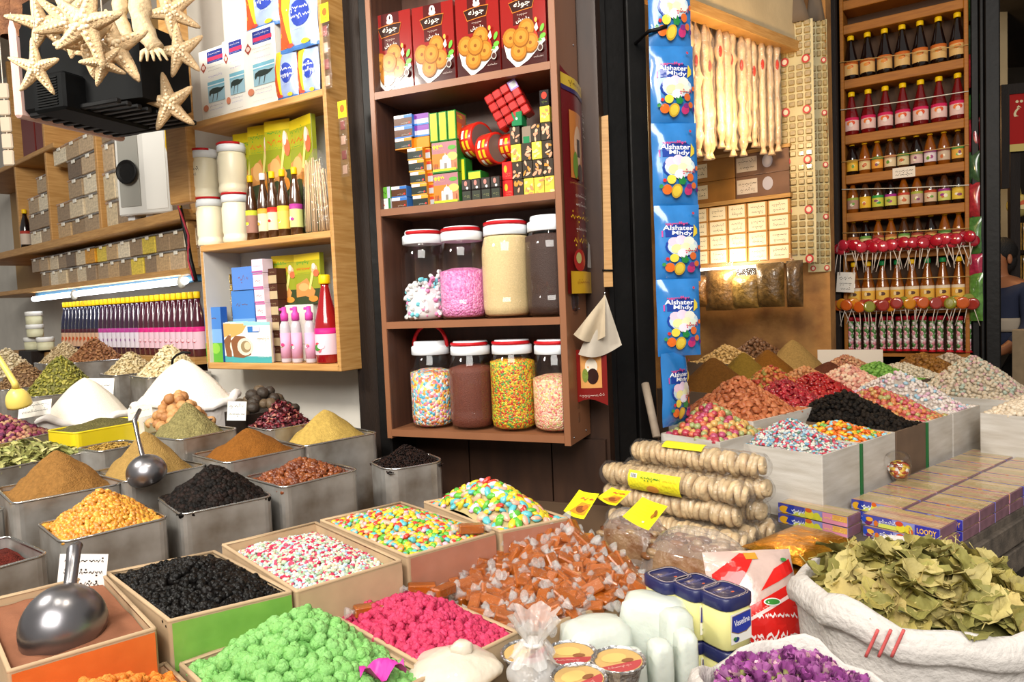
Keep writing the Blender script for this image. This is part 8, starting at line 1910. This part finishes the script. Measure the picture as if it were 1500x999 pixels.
def bud(c1, c2, seed):
    q = random.Random(seed); b = MB(); m1, m2 = mk_p2(c1), mk_p2(c2); r = .0095
    for k in range(9):
        a = k * 2.4; tl = .25 + .5 * (k / 9); b.grid(4, 4, lambda u_, v_: (r * (.35 + .75 * tl) * math.cos(a + (u_ - .5) * 1.5) * (.45 + .7 * v_), r * (.35 + .75 * tl) * math.sin(a + (u_ - .5) * 1.5) * (.45 + .7 * v_), r * (v_ * (1.5 - tl) - .3) + .0015 * math.sin(u_ * 7)), m1 if k % 3 else m2)
    b.ell((0, 0, -r * .35), (r * .5, r * .5, r * .5), mk_p2('8a8a50'), 7, 5); return b.mesh('rosebud')
mk_p2 = lambda c: mat('rosebud_' + c, c, .75, var=.2, vscale=90, rnd=.15)
BD = [bud(a, c, i) for i, (a, c) in enumerate((('9a4a92', 'b070a4'), ('8c3e84', 'a8609c'), ('a8609c', 'c8a0a8'), ('84387c', '9c4c92')))]
round_heap(H, mk_p2('6a2a66'), 'rosebud_heap', 'purple rosebuds filling the smaller sack below the top ones', 'rosebuds')
for M, i in round_scatter(H, 260, len(BD), 8, .9, (.85, 1.25), .010):
    o = bpy.data.objects.new('rosebud', BD[i]); COL.objects.link(o); o.matrix_world = M; tag(o, 'purple dried rosebud in the heap on the smaller sack', 'rosebud', 'purple rosebuds on the smaller sack')
# ================================================================ FRUIT SWEET CARTONS
CH = .0268; M_cs = mat('carton_side', '8a6270', .3, coat=.4, var=.2, vscale=30); M_trs = mat('sweet_rows', 'b0886a', .3, coat=.6, var=.2, vscale=40)
M_cf = clear('carton_window', rough=.07, haze=.06, bump=.25, bscale=30)
def art_fruit(kind):
    def f(p, w, h):
        x = lambda a: -w / 2 + a * w
        Z = lambda a: a * h
        p.rect(x(0), x(1), Z(0), Z(1), '8a8ac0'); p.rect(x(0), x(.4), Z(.5), Z(1), '4a4a9a'); p.rect(x(.22), x(.65), Z(0), Z(.4), 'c8cc5a')
        if kind == 0:
            p.ell(x(.08), Z(.4), w * .06, h * .4, '6a2a5a'); p.ell(x(.10), Z(.6), w * .05, h * .22, 'e0a030'); p.ell(x(.03), Z(.5), w * .03, h * .3, '2a4ab0'); p.ell(x(.19), Z(.3), w * .03, h * .3, 'c86a2a'); p.scrib(x(.36), Z(.6), w * .26, h * .35, 'd8d4e4', 4, .0022)
            p.ell(x(.52), Z(.35), w * .06, h * .4, 'd8cc3a'); p.ell(x(.5), Z(.75), w * .05, h * .25, 'c84a2a'); p.ell(x(.62), Z(.4), w * .05, h * .42, 'd8c23a'); p.ell(x(.65), Z(.2), w * .03, h * .25, 'c8602a'); p.rect(x(.70), x(1), Z(0), Z(1), '38349a'); p.text('LOODY', x(.845), Z(.5), h * .52, 'e8b448', w * .24, 0, .02)
        else:
            p.ell(x(.1), Z(.4), w * .08, h * .4, 'e0a828'); p.poly([(x(.12), Z(.2)), (x(.17), Z(1)), (x(.25), Z(1)), (x(.24), Z(.1))], '2a3a9a'); p.scrib(x(.3), Z(.5), w * .18, h * .5, 'e0e4f0', 6, .003); p.ell(x(.47), Z(.45), w * .07, h * .45, 'd8cc3a'); p.ell(x(.46), Z(.85), w * .05, h * .22, 'd0602a'); p.ell(x(.58), Z(.4), w * .05, h * .4, 'c8c83a'); p.rect(x(.66), x(1), Z(0), Z(1), 'd88aa0'); p.rect(x(.8), x(1), Z(.4), Z(1), 'd8a050'); p.scrib(x(.82), Z(.5), w * .28, h * .45, 'e8c060', 9, .0025)
    return f
rows_c = ['c8a07a', 'd8b48a', 'c08a70', 'c8ac64', 'd09a74', 'bca468']
def carton_mesh(w, d, kind, open_=False):
    b = MB().box(0, w, 0, d, 0, CH - .0016, M_cs, None, .001); s = MB(); q = random.Random(kind * 7 + int(w * 1000) + int(open_))
    for k in range(7):
        c = q.choice(rows_c); s.box(.003, w - .003, .003 + k * (d - .006) / 7, .003 + (k + .86) * (d - .006) / 7, CH - .0015, CH - .0002, mat('sweet_row_' + c, c, .3, coat=.5, var=.12, vscale=50), None, .0006)
    f = MB().grid(9, 6, lambda a_, c_: (a_ * w, c_ * d, CH + .0012 + .0008 * math.sin(a_ * 20 + c_ * 9)), M_cf)
    p = Print(step=.0003); p.wrap = lambda x, y, z: (x + w / 2, y, z); p.ml = 1; art_fruit(kind)(p, w, CH - .001)
    return [m.mesh(n_) for m, n_ in ((b, 'tray_body'), (s, 'sweet_rows'), (f, 'clear_window'), (p.b, 'side_print'))]
# local frame of the cartons: x along the front (from the left, away) to the near right corner
c_rz = math.atan2(-BR_.y, -BR_.x)
CMK = {}
def carton(b1, w, a, d, lev, kind, label, group=None, jit=0):
    k_ = (round(w, 3), round(d, 3), kind)
    if k_ not in CMK: CMK[k_] = carton_mesh(w, d, kind)
    o = C0 + BR_ * b1 + AR_ * a
    t = thing('sweet_carton', label, 'carton', (o.x, o.y, .8588 + lev * (CH + .0022)), c_rz + jit, group)
    for n_, me in zip(('tray_body', 'sweet_rows', 'clear_window', 'side_print'), CMK[k_]): part(n_, me, t)
carton(.195, .185, .004, .105, 0, 0, 'blue lettered fruit sweet carton, lower one at the near table corner')
carton(.200, .185, .010, .100, 1, 0, 'blue lettered fruit sweet carton, upper one at the near table corner')
carton(.405, .195, -.045, .068, 0, 1, 'narrow carton under the pink and orange one in front of the white crate')
carton(.405, .195, -.045, .068, 1, 1, 'carton of fruit sweets with pink and orange side in front of the white crate')
rq = ['first', 'second', 'third', 'fourth', 'fifth', 'sixth', 'seventh', 'eighth', 'ninth', 'tenth']
for i in range(8):
    for c_ in range(2):
        for lev in range(2):
            w_ = .135; carton(.140 + c_ * .142, w_, .118 + i * .108, .104, lev, (i + c_) % 2, 'clear topped carton, %s layer, %s row from the near corner, %s side' % (('lower', 'upper')[lev], rq[i], ('outer', 'crate')[c_]), 'sweet cartons on the low table', RN.uniform(-.02, .02))
# small clear tumbler of sweets on the cartons
c = PZ(1318, 700, .8588 + 2 * (CH + .003)); t = thing('tumbler', 'small clear plastic tumbler lying against the white crates', 'tumbler', c + Vector((0, 0, .004)), .3); t.rotation_euler = (.35, -.5, .3)
part('cup', MB().lathe([(.026, 0), (.036, .05), (.034, .078), (.028, .084)], M_clear, 20), t); part('sweets', MB().lathe([(.022, .003), (.03, .04), (.001, .046)], mat('tumbler_sweets', 'b85a2a', .4, vor=(90, ['b8502a', 'd8b040', 'd8d0c8', '8a3a24'])), 16), t)
# ================================================================ LIGHT
def lamp(name, kind, loc, power, col, size=.1, target=None, sy=None, spread=None):
    l = bpy.data.lights.new(name, kind); l.energy = power; l.color = col
    if kind == 'AREA':
        l.size = size
        if sy: l.shape = 'RECTANGLE'; l.size_y = sy
        if spread: l.spread = spread
    else: l.shadow_soft_size = size
    o = bpy.data.objects.new(name, l); COL.objects.link(o); o.location = loc
    if target is not None: o.rotation_euler = (Vector(target) - Vector(loc)).to_track_quat('-Z', 'Y').to_euler()
    return o
lamp('street_daylight', 'AREA', (-.5, -2.2, 3.9), 300, (1, .96, .9), 3.0, (0, 2.2, 1.1), 2.2)
lamp('stall_lamp', 'AREA', (-1.9, 1.25, 2.65), 38, (1, .95, .85), .3, (-.4, 2.4, 1.4))
lamp('stall_bulb', 'POINT', (-.15, 1.0, 2.75), 22, (1, .9, .75), .05)
lamp('stall_bulb', 'POINT', (-.75, .9, 2.8), 20, (1, .92, .8), .05)
lamp('shop_bulb', 'POINT', (1.2, 3.3, 2.35), 24, (1, .68, .32), .06)
lamp('shop_bulb', 'POINT', (3.2, 5.2, 2.6), 22, (1, .66, .3), .08)
lamp('tube_glow', 'POINT', IB.pt(.3, IB.uz(1060, 393)[1], -.14), 4, (1, .9, .72), .04)
wd = bpy.data.worlds.new('world'); SC.world = wd; wd.use_nodes = True
bg = wd.node_tree.nodes['Background']; bg.inputs[0].default_value = (1, .95, .88, 1); bg.inputs[1].default_value = .33
vs_ = SC.view_settings; vs_.view_transform = 'Standard'; vs_.look = 'None'; vs_.gamma = 1; vs_.exposure = 0; vs_.use_curve_mapping = False
SC.cycles.max_bounces = 8; SC.cycles.transparent_max_bounces = 24; SC.cycles.caustics_reflective = False; SC.cycles.caustics_refractive = False
SC.cycles.use_denoising = True
